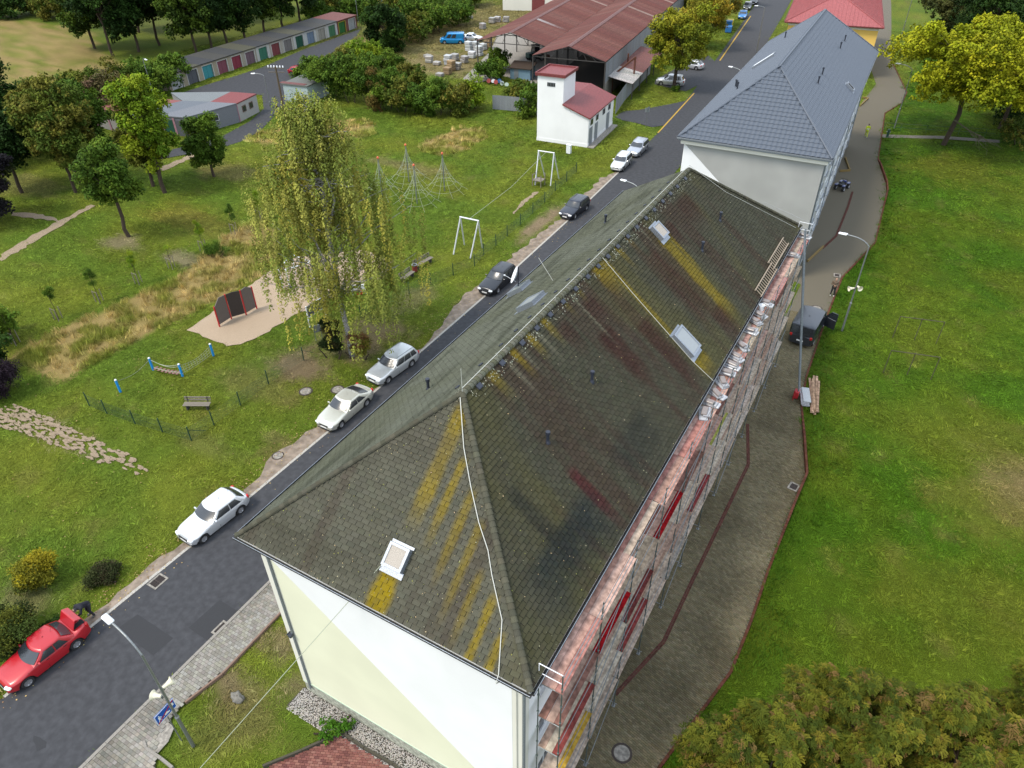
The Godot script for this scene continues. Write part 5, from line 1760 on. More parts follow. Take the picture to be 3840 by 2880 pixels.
func playground() -> void:
	mat("frame_silver", lin(.6, .62, .65), .45, null, 1, .2)
	var orange := mat("cap_orange", lin(.6, .12, .05), .5)
	var blue := mat("post_blue", lin(.01, .25, .65), .4)
	var redp := mat("post_red", lin(.45, .015, .02), .5)
	var bleached := mat("bleached_wood", lin(.3, .26, .21), .9, M.fine_tex, .7)
	# climbing nets
	var o := thing("climbing_net", "group of rope climbing pyramids on four steel masts with orange caps", "climbing frame")
	var bases := [Vector3(-46.21, 0, -54.74), Vector3(-41.58, 0, -49.96), Vector3(-40.91, 0, -54.45), Vector3(-46.41, 0, -49.9)]
	for bs: Vector3 in bases:
		pole_part(o, "mast", bs, bs + Vector3(0, 4.4, 0), .07, M.steel_galv)
		var b := MB.new()
		b.lathe(bs + Vector3(0, 4.4, 0), [Vector2(.12, -.08), Vector2(.13, .05), Vector2(.06, .14), Vector2(0, .15)], 10)
		part(o, "mast_cap", b, orange)
		b = MB.new()
		var n := 10
		for i in n:
			var prev := bs + Vector3(0, 4.25, 0)
			for k in 6:
				var t := (k + 1) / 6.0
				var rr := pow(t, 1.7) * 2.7
				var y := 4.25 * pow(1 - t, 1.25) + .05
				var q := bs + Vector3(cos(TAU * i / n) * rr, y, sin(TAU * i / n) * rr)
				b.tube(prev, q, .013, .013, 4, false)
				if k < 5 and k > 0:
					var q2 := bs + Vector3(cos(TAU * (i + 1) / n) * rr, y, sin(TAU * (i + 1) / n) * rr)
					b.tube(q, (q + q2) * .5 - Vector3(0, .05, 0), .011, .011, 4, false)
					b.tube((q + q2) * .5 - Vector3(0, .05, 0), q2, .011, .011, 4, false)
				prev = q
		part(o, "rope_net", b, M.rope)
	# cable ride between two A frames
	o = thing("cable_ride", "cable ride with two silver A-shaped steel frames along the fence", "cable ride")
	var fr := [[Vector3(-31.0, 3.5, -42.9), Vector3(-29.05, 3.5, -43.0), Vector3(-31.25, 0, -41.7), Vector3(-31.46, 0, -44.0), Vector3(-29.35, 0, -41.8), Vector3(-29.55, 0, -44.3)], [Vector3(-33.0, 3.5, -62.6), Vector3(-31.1, 3.5, -62.8), Vector3(-32.55, 0, -61), Vector3(-32.93, 0, -64.1), Vector3(-30.88, 0, -61.7), Vector3(-31, 0, -64.1)]]
	for f in fr:
		pole_part(o, "crossbar", f[0] - (f[1] - f[0]) * .04, f[1] + (f[1] - f[0]) * .04, .08, M.frame_silver)
		pole_part(o, "leg", f[2], f[0], .07, M.frame_silver)
		pole_part(o, "leg", f[3], f[0], .07, M.frame_silver)
		pole_part(o, "leg", f[4], f[1], .07, M.frame_silver)
		pole_part(o, "leg", f[5], f[1], .07, M.frame_silver)
	var c := MB.new()
	var m0: Vector3 = (fr[0][0] + fr[0][1]) * .5
	var m1: Vector3 = (fr[1][0] + fr[1][1]) * .5
	c.path([m0, m0.lerp(m1, .5) - Vector3(0, .5, 0), m1], .012, 5)
	part(o, "cable", c, M.wire)
	c = MB.new()
	var dk := Vector3(-32.19, 0, -61.19)
	for i in 4: c.box(dk + Vector3(-.45 + i * .3, .7, 0), Vector3(.28, .05, 1.1))
	for e in [[-.55, -.5], [.55, -.5], [-.55, .5], [.55, .5]]: c.bar(dk + Vector3(e[0], 0, e[1]), dk + Vector3(e[0], 1.4, e[1]), .08, .08, Vector3.BACK)
	c.bar(dk + Vector3(-.55, 1.3, .5), dk + Vector3(-.55, 1.3, -.5), .05, .08)
	part(o, "start_platform", c, bleached)
	# climbing wall
	o = thing("climbing_wall", "grey and brown climbing wall with red posts in the sand pit", "climbing wall")
	var wp := [[Vector3(-41.2, 0, -21.2), 1.95], [Vector3(-41.25, 0, -22.55), 2.45], [Vector3(-40.65, 0, -23.65), 2.45], [Vector3(-40.62, 0, -24.85), 2.2]]
	for i in 4: pole_part(o, "post", wp[i][0], wp[i][0] + Vector3(0, wp[i][1], 0), .06, redp)
	for i in 3:
		var a: Vector3 = wp[i][0]
		var d: Vector3 = wp[i + 1][0]
		var u := (d - a).normalized()
		var nn := u.cross(Vector3.UP) * .03
		var b := MB.new()
		b.col = [Color(.2, .165, .15), Color(.06, .045, .04), Color(.2, .165, .15)][i]
		var q := [a + u * .07 + Vector3(0, .22, 0), d - u * .07 + Vector3(0, .22, 0), d - u * .07 + Vector3(0, wp[i + 1][1] - .05, 0), a.lerp(d, .5) + Vector3(0, maxf(wp[i][1], wp[i + 1][1]) + .02, 0), a + u * .07 + Vector3(0, wp[i][1] - .05, 0)]
		var p := []
		for k in q.size(): p.append(q[q.size() - 1 - k] + nn)
		b.fan(p)
		p = []
		for k in q.size(): p.append(q[k] - nn)
		b.fan(p)
		for k in q.size():
			var j := (k + 1) % q.size()
			b.quad(q[k] + nn, q[k] - nn, q[j] - nn, q[j] + nn)
		var pn := part(o, "panel", b, M.paint)
		for k in 12:
			b = MB.new()
			b.blob(a.lerp(d, rng.randf_range(.15, .85)) + Vector3(0, rng.randf_range(.5, 1.8), 0) - u.cross(Vector3.UP) * .05, Vector3(.05, .04, .05), 6)
			part(pn, "hold", b, bleached)
	# white bars in the sand behind the birch
	o = thing("play_frame", "white metal play frame standing in the sand behind the birch", "play frame")
	var a := Vector3(-40.49, 0, -28.8)
	for e in [[0, 0], [-1.6, -2.4], [1.0, -2.2], [-.6, .3]]: pole_part(o, "post", a + Vector3(e[0], 0, e[1]), a + Vector3(e[0], 2.0, e[1]), .06, M.white_metal)
	for e in [[0, 0, 1.0, -2.2], [1.0, -2.2, -1.6, -2.4], [-1.6, -2.4, -.6, .3], [-.6, .3, 0, 0]]: pole_part(o, "bar", a + Vector3(e[0], 2, e[1]), a + Vector3(e[2], 2, e[3]), .06, M.white_metal)
	o = thing("spring_toy", "red and white play stand in the sand under the birch crown", "play equipment", Vector3(-34.24, 0, -31.08))
	boxp(o, "board", Vector3(0, .8, 0), Vector3(1.2, .5, .06), M.white_metal, 40)
	boxp(o, "board", Vector3(.1, .35, .1), Vector3(.5, .4, .06), redp, 40)
	pole_part(o, "post", Vector3(-.5, 0, .4), Vector3(-.5, 1.1, .4), .05, M.white_metal)
	pole_part(o, "post", Vector3(.45, 0, -.35), Vector3(.45, 1.1, -.35), .05, M.white_metal)
	# rope bridge
	o = thing("rope_bridge", "low rope bridge strung between four bright blue posts on the lawn", "rope bridge")
	var bp := [Vector3(-40.72, 0, -11.28), Vector3(-40.92, 0, -14.34), Vector3(-38.26, 0, -14.9), Vector3(-38.34, 0, -17.97)]
	for p: Vector3 in bp:
		var po := pole_part(o, "post", p, p + Vector3(0, 1.1, 0), .09, blue)
		var b := MB.new()
		b.blob(p + Vector3(0, 1.12, 0), Vector3(.1, .07, .1))
		part(po, "post_cap", b, M.white_metal)
	for k in 3:
		var b := MB.new()
		for y in ([1.0] if k == 0 else ([1.0, .3] if k == 1 else [1.0, .75, .5, .25])):
			for sd in [-.18, .18]:
				var pr := Vector3.ZERO
				for t in 9:
					var q: Vector3 = bp[k].lerp(bp[k + 1], t / 8.0) + Vector3(sd if k == 1 else 0.0, y - sin(PI * t / 8.0) * .32 * y, 0)
					if t: b.tube(pr, q, .016, .016, 5, false)
					pr = q
		if k == 2:
			for t in range(1, 12):
				var q: Vector3 = bp[2].lerp(bp[3], t / 12.0)
				var sg := sin(PI * t / 12.0) * .32
				b.tube(q + Vector3(0, 1.0 - sg, 0), q + Vector3(0, .25 - sg * .25, 0), .014, .014, 5, false)
		part(o, "rope", b, M.rope)
	for t in range(1, 8):
		var q: Vector3 = bp[1].lerp(bp[2], t / 8.0) + Vector3(0, .3 - sin(PI * t / 8.0) * .1, 0)
		var b := MB.new()
		b.col = Color(.3, .16, .12)
		b.box(q, Vector3(.2, .04, .44), Basis(Vector3.UP, .3))
		part(o, "slat", b, M.paint)
	# benches
	for e in [["wooden park bench alone on the lawn beside the near fence corner", Vector3(-34.07, 0, -12.75), 29.0, 1.9], ["wooden bench along the fence beyond the red litter bin", Vector3(-32.45, 0, -38.4), 82.0, 2.3], ["wooden bench before the red litter bin under the birch crown", Vector3(-32.2, 0, -35.5), 89.0, 1.7]]:
		var h := thing("park_bench", e[0], "bench", e[1], e[2], "wooden benches of the playground")
		for k in 3: boxp(h, "seat_slat", Vector3(0, .45, -.16 + k * .16), Vector3(e[3], .05, .13), bleached)
		for k in 2: boxp(h, "back_slat", Vector3(0, .62 + k * .18, -.3 - k * .04), Vector3(e[3], .12, .04), bleached)
		for s in [-1, 1]:
			var b := MB.new()
			b.box(Vector3(s * e[3] * .38, .21, 0), Vector3(.09, .42, .36))
			b.box(Vector3(s * e[3] * .38, .66, -.27), Vector3(.06, .5, .04))
			part(h, "leg", b, M.truss_steel)
	o = thing("litter_bin", "red slatted litter bin between the two fence-side benches", "litter bin", Vector3(-32.46, 0, -36.98))
	for i in 10:
		var b := MB.new()
		b.box(Vector3(cos(i * .628) * .22, .4, sin(i * .628) * .22), Vector3(.04, .6, .11), Basis(Vector3.UP, -i * .628))
		part(o, "slat", b, mat("bin_red", lin(.22, .03, .03), .7) if not M.has("bin_red") else M.bin_red)
	var rb := MB.new()
	rb.lathe(Vector3(0, .72, 0), [Vector2(.19, 0), Vector2(.27, 0), Vector2(.27, .06), Vector2(.19, .06), Vector2(.19, -.5), Vector2(0, -.5)], 14)
	part(o, "rim", rb, M.steel_galv)
	# notice boards
	o = thing("notice_board", "large double notice board with white frame and grey panels near the birch", "notice board", Vector3(-34.5, 0, -25.85), 89)
	for s in [-1, 1]: boxp(o, "post", Vector3(s * .98, 1.0, 0), Vector3(.08, 2.0, .08), M.white_metal)
	for s in [-1, 1]: boxp(o, "panel", Vector3(s * .47, 1.42, 0), Vector3(.86, .95, .04), mat("board_grey", lin(.1, .1, .1), .7) if not M.has("board_grey") else M.board_grey)
	for y in [.92, 1.92]: boxp(o, "frame", Vector3(0, y, 0), Vector3(1.88, .06, .07), M.white_metal)
	boxp(o, "frame", Vector3(0, 1.42, 0), Vector3(.06, .94, .06), M.white_metal)
	o = thing("notice_board", "small single notice board on two legs beside the juniper", "notice board", Vector3(-32.5, 0, -23.78), 60)
	for s in [-1, 1]: boxp(o, "post", Vector3(s * .27, .75, 0), Vector3(.05, 1.5, .05), M.steel_galv)
	boxp(o, "panel", Vector3(0, 1.12, .01), Vector3(.48, .66, .04), M.zinc)
	# fence of green posts and wire
	o = thing("wire_fence", "green wire mesh fence on thin posts around the playground", "fence")
	var fp := [Vector3(-41.25, 0, -9.11), Vector3(-39.39, 0, -9.17), Vector3(-36.62, 0, -9.41), Vector3(-34.22, 0, -9.77), Vector3(-31.74, 0, -10.13), Vector3(-31.68, 0, -12.04), Vector3(-31.7, 0, -14.53), Vector3(-31.8, 0, -17.4), Vector3(-31.6, 0, -21), Vector3(-31.75, 0, -28.13), Vector3(-30.44, 0, -33.31), Vector3(-29.77, 0, -35.7), Vector3(-28.93, 0, -38.16), Vector3(-28.16, 0, -40.66), Vector3(-28.57, 0, -43.02), Vector3(-28.55, 0, -45.31), Vector3(-28.61, 0, -47.66), Vector3(-28.77, 0, -50.71), Vector3(-29.01, 0, -53.9), Vector3(-29.25, 0, -57.12), Vector3(-29.68, 0, -60.6), Vector3(-29.8, 0, -63.71), Vector3(-30.06, 0, -66.92)]
	for i in fp.size():
		pole_part(o, "post", fp[i], fp[i] + Vector3(0, 1.25, 0), .04, M.green_post)
		if i in [4, 8, 9, 13]:
			var d: Vector3 = (fp[i + 1] - fp[i]).normalized()
			pole_part(o, "stay", fp[i] + Vector3(0, .95, 0), fp[i] + d * 1.2, .02, M.green_post)
		if i == fp.size() - 1 or i == 8: continue
		var b := MB.new()
		var u: Vector3 = fp[i + 1] - fp[i]
		for y in [.06, .55, 1.05]: b.tube(fp[i] + Vector3(0, y, 0), fp[i + 1] + Vector3(0, y, 0), .005, .005, 4, false)
		var n := int(u.length() / .16)
		for k in n:
			var p := fp[i] + u * (k / float(n)) as Vector3
			var q := fp[i] + u * ((k + 1) / float(n)) as Vector3
			for y in 6:
				var y0 := .06 + y * .165
				b.tube(p + Vector3(0, y0, 0), q + Vector3(0, y0 + .165, 0), .0045, .0045, 3, false)
				b.tube(q + Vector3(0, y0, 0), p + Vector3(0, y0 + .165, 0), .0045, .0045, 3, false)
		part(o, "wire_mesh", b, M.green_post)

# ---- street furniture and small things
func street_lamp(label: String, base: Vector3, h: float, reach: Vector3, head := true) -> Node3D:
	var o := thing("street_lamp", label, "street lamp", base, 0, "street lamps")
	var b := MB.new()
	b.tube(Vector3.ZERO, Vector3(0, h * .35, 0), .085, .08, 10)
	b.tube(Vector3(0, h * .35, 0), Vector3(0, h, 0), .06, .05, 10)
	b.lathe(Vector3(0, h * .35, 0), [Vector2(.085, -.06), Vector2(.1, 0), Vector2(.06, .08)], 10)
	part(o, "pole", b, M.steel_galv)
	b = MB.new()
	var tip := Vector3(0, h, 0) + reach
	var l := []
	for i in 7:
		var t := i / 6.0
		l.append(Vector3(0, h, 0) + Vector3(reach.x * t * t * .35 + reach.x * t * .65, reach.y * (1 - pow(1 - t, 2.5)), reach.z * (t * t * .35 + t * .65)))
	b.path(l, .045, 8)
	part(o, "arm", b, M.steel_galv)
	if head:
		b = MB.new()
		var d := Vector3(reach.x, 0, reach.z).normalized()
		var bs := Basis(d.cross(Vector3.UP).normalized() * -1, Vector3.UP, d)
		b.cbox(tip + d * .3, Vector3(.26, .13, .62), .05, bs)
		b.cbox(tip + d * .1 + Vector3(0, .06, 0), Vector3(.16, .08, .3), .03, bs)
		part(o, "lamp_head", b, M.white_metal)
	return o

func speaker(label: String, at: Vector3, dir: Vector3) -> void:
	var o := thing("loudspeaker", label, "loudspeaker", at, 0, "horn loudspeakers on lamp posts")
	var y := dir.normalized()
	var x := y.cross(Vector3(.1, 1, .2)).normalized()
	var b := MB.new()
	b.lathe(Vector3.ZERO, [Vector2(0, 0), Vector2(.07, 0), Vector2(.08, .14), Vector2(.14, .32), Vector2(.22, .42), Vector2(.2, .42), Vector2(.1, .28), Vector2(0, .2)], 12, Basis(x, y, x.cross(y)))
	part(o, "horn", b, mat("speaker_cream", lin(.66, .62, .48), .5) if not M.has("speaker_cream") else M.speaker_cream)
	boxp(o, "bracket", Vector3(0, -.05, 0), Vector3(.08, .16, .08), M.steel_galv)

func manhole(label: String, at: Vector3, r: float) -> void:
	var o := thing("manhole_cover", label, "manhole cover", at)
	var b := MB.new()
	b.lathe(Vector3.ZERO, [Vector2(r * 1.3, 0), Vector2(r * 1.28, .012), Vector2(r * 1.05, .014), Vector2(r * 1.03, .004)], 24)
	part(o, "frame", b, mat("iron", lin(.07, .05, .042), .8, M.fine_tex, 1) if not M.has("iron") else M.iron)
	b = MB.new()
	b.lathe(Vector3.ZERO, [Vector2(r, .002), Vector2(r, .014), Vector2(0, .016)], 24)
	part(o, "lid", b, M.concrete)

func drain(label: String, at: Vector3, turn: float, w: float, l: float) -> void:
	var o := thing("drain_grate", label, "drain", at, turn)
	var b := MB.new()
	for s in [-1, 1]:
		b.box(Vector3(s * (w / 2), .012, 0), Vector3(.1, .03, l + .1))
		b.box(Vector3(0, .0121, s * (l / 2)), Vector3(w - .1, .03, .1))
	part(o, "frame", b, M.concrete)
	boxp(o, "pit", Vector3(0, .002, 0), Vector3(w - .1, .006, l - .1), M.dark)
	for i in 7: boxp(o, "grate_bar", Vector3(-w / 2 + .1 + i * (w - .2) / 6, .012, 0), Vector3(.03, .02, l - .12), M.iron)
	boxp(o, "grate_bar", Vector3(0, .013, 0), Vector3(w - .12, .02, .04), M.iron)

func furniture() -> void:
	street_lamp("tall grey street lamp with sign and loudspeakers on the near pavement", Vector3(-15.02, 0, 4.12), 7.3, Vector3(-1.6, .75, -.15))
	speaker("upper cream horn loudspeaker on the near lamp post", Vector3(-15.1, 4.65, 4.0), Vector3(.3, .2, -1))
	speaker("lower cream horn loudspeaker on the near lamp post pointing at the street", Vector3(-15.15, 4.25, 4.2), Vector3(-1, -.1, .35))
	street_lamp("grey street lamp with curved arm on the lawn edge beside the dark van", Vector3(4.3, 0, -45.84), 7.6, Vector3(-1.75, .55, -.1))
	speaker("white horn loudspeaker on the lawn lamp post facing the courtyard", Vector3(4.2, 4.0, -45.8), Vector3(-.8, -.1, .5))
	speaker("white horn loudspeaker on the lawn lamp post facing the lawn", Vector3(4.4, 4.25, -45.75), Vector3(.6, 0, .8))
	street_lamp("street lamp half hidden in front of the big yellow tree", Vector3(1.4, 0, -102.7), 7.6, Vector3(-1.6, .5, -.4))
	street_lamp("thin street lamp on the lawn at the top right edge", Vector3(-4.6, 0, -162.4), 8.6, Vector3(-1.6, .5, 0))
	street_lamp("street lamp reaching over the road behind the grey-roofed house", Vector3(-17.6, 0, -90.5), 7.6, Vector3(-1.7, .5, -.6))
	street_lamp("street lamp head showing above the far ridge end of the slate roof", Vector3(-14.9, 0, -47.6), 7.6, Vector3(-1.5, .5, -.3))
	street_lamp("street lamp beside the lane bend at the second garage block", Vector3(-79.19, 0, -65.69), 5.6, Vector3(-1.2, .25, .5))
	street_lamp("small street lamp among the bushes left of the long garage row", Vector3(-101, 0, -62.5), 6.0, Vector3(1.0, .25, .3))
	street_lamp("double-armed lamp post on the road above the grey roof", Vector3(-26.73, 0, -137.68), 7.5, Vector3(-1.2, .2, .2))
	# sign for the end of the residential zone
	var o := thing("zone_end_sign", "blue road sign with white figures and a red diagonal bar on the near lamp post", "road sign", Vector3(-15.62, 0, 4.22), 92)
	pole_part(o, "post", Vector3(0, 0, -.06), Vector3(0, 2.7, -.06), .03, M.steel_galv)
	var b := MB.new()
	b.cbox(Vector3(0, 2.6, 0), Vector3(1.02, .64, .03), .008)
	var board := part(o, "board", b, mat("sign_blue", lin(.01, .09, .42), .4))
	b = MB.new()
	for s in [-1, 1]:
		b.box(Vector3(s * .49, 2.6, .018), Vector3(.03, .62, .006))
		b.box(Vector3(0, 2.6 + s * .3, .018), Vector3(.95, .03, .006))
	part(board, "border", b, M.white_metal)
	b = MB.new()   # a walker, a child with a ball, a car and a house
	b.blob(Vector3(-.33, 2.74, .02), Vector3(.035, .04, .006))
	b.fan([Vector3(-.37, 2.52, .02), Vector3(-.29, 2.52, .02), Vector3(-.28, 2.69, .02), Vector3(-.38, 2.69, .02)])
	b.bar(Vector3(-.35, 2.53, .02), Vector3(-.4, 2.38, .02), .035, .006, Vector3.BACK)
	b.bar(Vector3(-.31, 2.53, .02), Vector3(-.26, 2.38, .02), .035, .006, Vector3.BACK)
	b.bar(Vector3(-.29, 2.67, .02), Vector3(-.22, 2.56, .02), .03, .006, Vector3.BACK)
	b.blob(Vector3(-.14, 2.42, .02), Vector3(.03, .03, .006))
	b.fan([Vector3(-.08, 2.42, .02), Vector3(.18, 2.42, .02), Vector3(.17, 2.5, .02), Vector3(.1, 2.51, .02), Vector3(.06, 2.57, .02), Vector3(-.03, 2.57, .02), Vector3(-.08, 2.5, .02)])
	b.fan([Vector3(.22, 2.55, .02), Vector3(.42, 2.55, .02), Vector3(.42, 2.7, .02), Vector3(.32, 2.8, .02), Vector3(.22, 2.7, .02)])
	part(board, "pictogram", b, M.white_metal)
	b = MB.new()
	b.bar(Vector3(-.46, 2.33, .026), Vector3(.46, 2.87, .026), .05, .006, Vector3.BACK)
	part(board, "red_bar", b, M.tail_red)
	# other posts
	o = thing("utility_pole", "brown wooden utility pole with insulators at the garage lane", "utility pole", Vector3(-70.55, 0, -60.14))
	b = MB.new()
	b.col = Color(.2, .15, .1)
	b.tube(Vector3.ZERO, Vector3(0, 9.0, 0), .16, .11, 9)
	part(o, "pole", b, M.bark)
	for y in [8.3, 8.8]:
		b = MB.new()
		b.col = Color(.25, .22, .2)
		b.box(Vector3(0, y, 0), Vector3(2.2, .12, .12), Basis(Vector3.UP, .4))
		part(o, "crossarm", b, M.bark)
	for i in 6:
		b = MB.new()
		var bx := Basis(Vector3.UP, .4) * Vector3(-1 + i * .4, 0, 0)
		b.lathe(Vector3(0, 8.85, 0) + bx, [Vector2(.02, 0), Vector2(.09, .06), Vector2(.05, .12), Vector2(.1, .18), Vector2(.03, .28), Vector2(0, .29)], 8)
		part(o, "insulator", b, M.white_metal)
	o = thing("flag_mast", "tall thin grey mast behind the end of the garage row", "mast", Vector3(-110.94, 0, -124.08))
	pole_part(o, "pole", Vector3.ZERO, Vector3(0, 9.5, 0), .07, M.steel_galv)
	pole_part(o, "arm", Vector3(0, 9.5, 0), Vector3(1.0, 9.7, 0), .04, M.steel_galv)
	o = thing("road_sign", "grey sign post with two plates seen from behind at the driveway", "road sign", Vector3(-28.9, 0, -86.86))
	pole_part(o, "post", Vector3.ZERO, Vector3(0, 2.7, 0), .03, M.steel_galv)
	boxp(o, "plate", Vector3(0, 2.35, .04), Vector3(.6, .6, .02), M.zinc_dull, 20)
	boxp(o, "plate", Vector3(.12, 2.45, -.05), Vector3(.5, .7, .02), M.zinc_dull, 70)
	o = thing("junction_box", "white electricity cabinet on the grass before the transformer house", "cabinet", Vector3(-33.78, 0, -72.41))
	b = MB.new()
	b.cbox(Vector3(0, .55, 0), Vector3(.6, 1.1, .4), .03)
	part(o, "housing", b, M.white_metal)
	b = MB.new()
	b.cbox(Vector3(0, 1.12, 0), Vector3(.68, .06, .48), .02)
	part(o, "lid", b, M.white_metal)
	var k := 0
	for e in [[Vector3(-37.66, 0, -157.7), lin(.6, .48, .02), "yellow recycling bin with open lid beside the blue hatchback"], [Vector3(-37.52, 0, -156.2), lin(.02, .15, .4), "blue recycling bin in front of the yellow one"], [Vector3(-36.12, 0, -151.26), lin(.02, .13, .36), "blue recycling bin nearest to the street tree"]]:
		o = thing("recycling_bin", e[2], "bin", e[0], 12, "recycling bins by the road")
		var pm := mat("bin_%d" % k, e[1], .5)
		b = MB.new()
		b.cbox(Vector3(0, .65, 0), Vector3(1.25, 1.0, 1.0), .08)
		part(o, "container", b, pm)
		b = MB.new()
		b.cbox(Vector3(0, 1.25, -.05), Vector3(1.32, .22, 1.08), .08, Basis(Vector3.RIGHT, .1))
		part(o, "lid", b, pm)
		for s in [-1, 1]: wheel(o, Vector3(s * .5, .1, .4), .1, .06, s)
		k += 1
	# carpet frames on the lawn
	var rusty := mat("rusty_green", lin(.06, .055, .03), .85)
	for e in [["upper of the two rusty carpet frames on the right lawn", [Vector3(8.05, 0, -46.74), Vector3(9.61, 0, -47.18), Vector3(11.18, 0, -47.52)]], ["lower of the two rusty carpet frames on the right lawn", [Vector3(8.06, 0, -41.32), Vector3(9.66, 0, -41.84), Vector3(11.27, 0, -42.1)]]]:
		o = thing("carpet_frame", e[0], "carpet frame", Vector3.ZERO, 0, "carpet beating frames")
		for p in e[1]: pole_part(o, "post", p, p + Vector3(0, 2.05, 0), .035, rusty)
		pole_part(o, "bar", e[1][0] + Vector3(0, 2.03, 0), e[1][2] + Vector3(0, 2.03, 0), .035, rusty)
	o = thing("hydrant", "small green hydrant post at the corner of the slab path", "hydrant", Vector3(1.04, 0, -98.39))
	b = MB.new()
	b.lathe(Vector3.ZERO, [Vector2(.2, 0), Vector2(.16, .1), Vector2(.15, .8), Vector2(.2, .85), Vector2(.19, 1.0), Vector2(.08, 1.1), Vector2(0, 1.12)], 12)
	part(o, "barrel", b, mat("hydrant_green", lin(.01, .045, .03), .5))
	b = MB.new()
	b.tube(Vector3(-.26, .7, 0), Vector3(.26, .7, 0), .06)
	part(o, "outlet", b, M.steel_galv)
	o = thing("railing", "thin dark green pipe railing along the slab path", "railing")
	var rp := [Vector3(0.26, 0, -101.23), Vector3(2.26, 0, -101.76), Vector3(5.36, 0, -102.61), Vector3(9.24, 0, -103.9), Vector3(12.38, 0, -104.8), Vector3(15.63, 0, -105.77)]
	for i in rp.size():
		pole_part(o, "post", rp[i], rp[i] + Vector3(0, 1.0, 0), .025, M.green_post)
		if i:
			for y in [.5, 1.0]: pole_part(o, "rail", rp[i - 1] + Vector3(0, y, 0), rp[i] + Vector3(0, y, 0), .02, M.green_post)
	# boards and bundle at the foot of the lift
	o = thing("timber_stack", "stack of pale planks lying on the lawn edge beside the lift foot", "timber", Vector3(4.05, 0, -35.9), 12)
	for i in 14:
		b = MB.new()
		b.col = jit(Color(.5, .33, .22), .2)
		b.box(Vector3(rng.randf_range(-.25, .25), .06 + (i / 4) * .07, rng.randf_range(-.5, .5)), Vector3(.16, .06, 3.8), Basis(Vector3.UP, rng.randf_range(-.05, .05)))
		part(o, "plank", b, M.plank)
	o = thing("wrapped_bundle", "foil-wrapped sheet bundle on the ground at the foot of the lift", "bundle", Vector3(3.55, 0, -35.0), 14)
	for i in 4:
		b = MB.new()
		b.col = jit(Color(.6, .61, .65), .1)
		b.cbox(Vector3(rng.randf_range(-.06, .06), .1 + i * .12, 0), Vector3(.55, .12, 1.7), .03, Basis(Vector3.UP, rng.randf_range(-.1, .1)))
		part(o, "sheet_pack", b, M.wrap)
	o = thing("boulder", "grey boulder on bare soil beside the near pavement", "rock", Vector3(-14.95, 0, 1.51))
	b = MB.new()
	var rows := []
	for i in 8:
		var l := []
		for j in 13:
			var d := Vector3(sin(PI * i / 7) * cos(TAU * j / 12), cos(PI * i / 7), sin(PI * i / 7) * sin(TAU * j / 12))
			l.append(Vector3(d.x * .36, d.y * .2 + .1, d.z * .26) * (1 + nz2.get_noise_3d(d.x * 2, d.y * 2, d.z * 2 + (0.0 if j < 12 else 0.0)) * .6))
		rows.append(l)
	b.col = Color(.36, .34, .3)
	skin(b, rows)
	part(o, "stone", b, M.bark)
	manhole("round concrete manhole cover in the courtyard at the lower edge", Vector3(1.95, 0.04, -5.12) + Vector3(0, .005, 0), .36)
	manhole("round manhole cover in the courtyard in front of the dark van", Vector3(1.78, 0.04, -48.4) + Vector3(0, .005, 0), .38)
	manhole("round manhole in the verge between the two white cars", Vector3(-25.5, 0, -11.92) + Vector3(0, .02, 0), .32)
	manhole("round manhole in the grass behind the cream car", Vector3(-26.79, 0, -19.38) + Vector3(0, .02, 0), .4)
	manhole("half-buried round manhole in the bare grass near the birch", Vector3(-28.72, 0, -18.07) + Vector3(0, .02, 0), .4)
	drain("brown drain grate in the street gutter by the dark bush", Vector3(-23.97, 0, -1.15) + Vector3(0, .036, 0), 0, .62, .8)
	drain("brown drain grate at the kerb beside the fresh asphalt patch", Vector3(-18.58, 0, -0.77) + Vector3(0, .036, 0), 0, .5, .75)
	drain("dark drain grate at the courtyard's lawn edge", Vector3(4.88, 0, -25.67) + Vector3(0, .05, 0), -8, .5, .6)
	drain("dark drain grate in the courtyard behind the person in brown", Vector3(2.24, 0, -55.3) + Vector3(0, .05, 0), 10, .5, .6)
	var tw := mat("edging_wood", lin(.3, .2, .06), .85, M.fine_tex, .7)
	for e in [["yellowed timber edging at the scaffold's far end", [Vector3(-0.72, 0, -56.77), Vector3(-0.02, 0, -60.62)]], ["timber edging triangle beside the quad bike", [Vector3(-2.46, 0, -87.32), Vector3(-1.21, 0, -83.09), Vector3(-2.21, 0, -82.33)]], ["timber edging at the middle of the grey house's wall", [Vector3(-4.34, 0, -111.11), Vector3(-3.87, 0, -115.74), Vector3(-4.72, 0, -115.78)]]]:
		o = thing("timber_edging", e[0], "edging")
		for i in e[1].size() - 1:
			b = MB.new()
			b.bar(e[1][i] + Vector3(0, .12, 0), e[1][i + 1] + Vector3(0, .12, 0), .14, .24)
			part(o, "beam", b, tw)

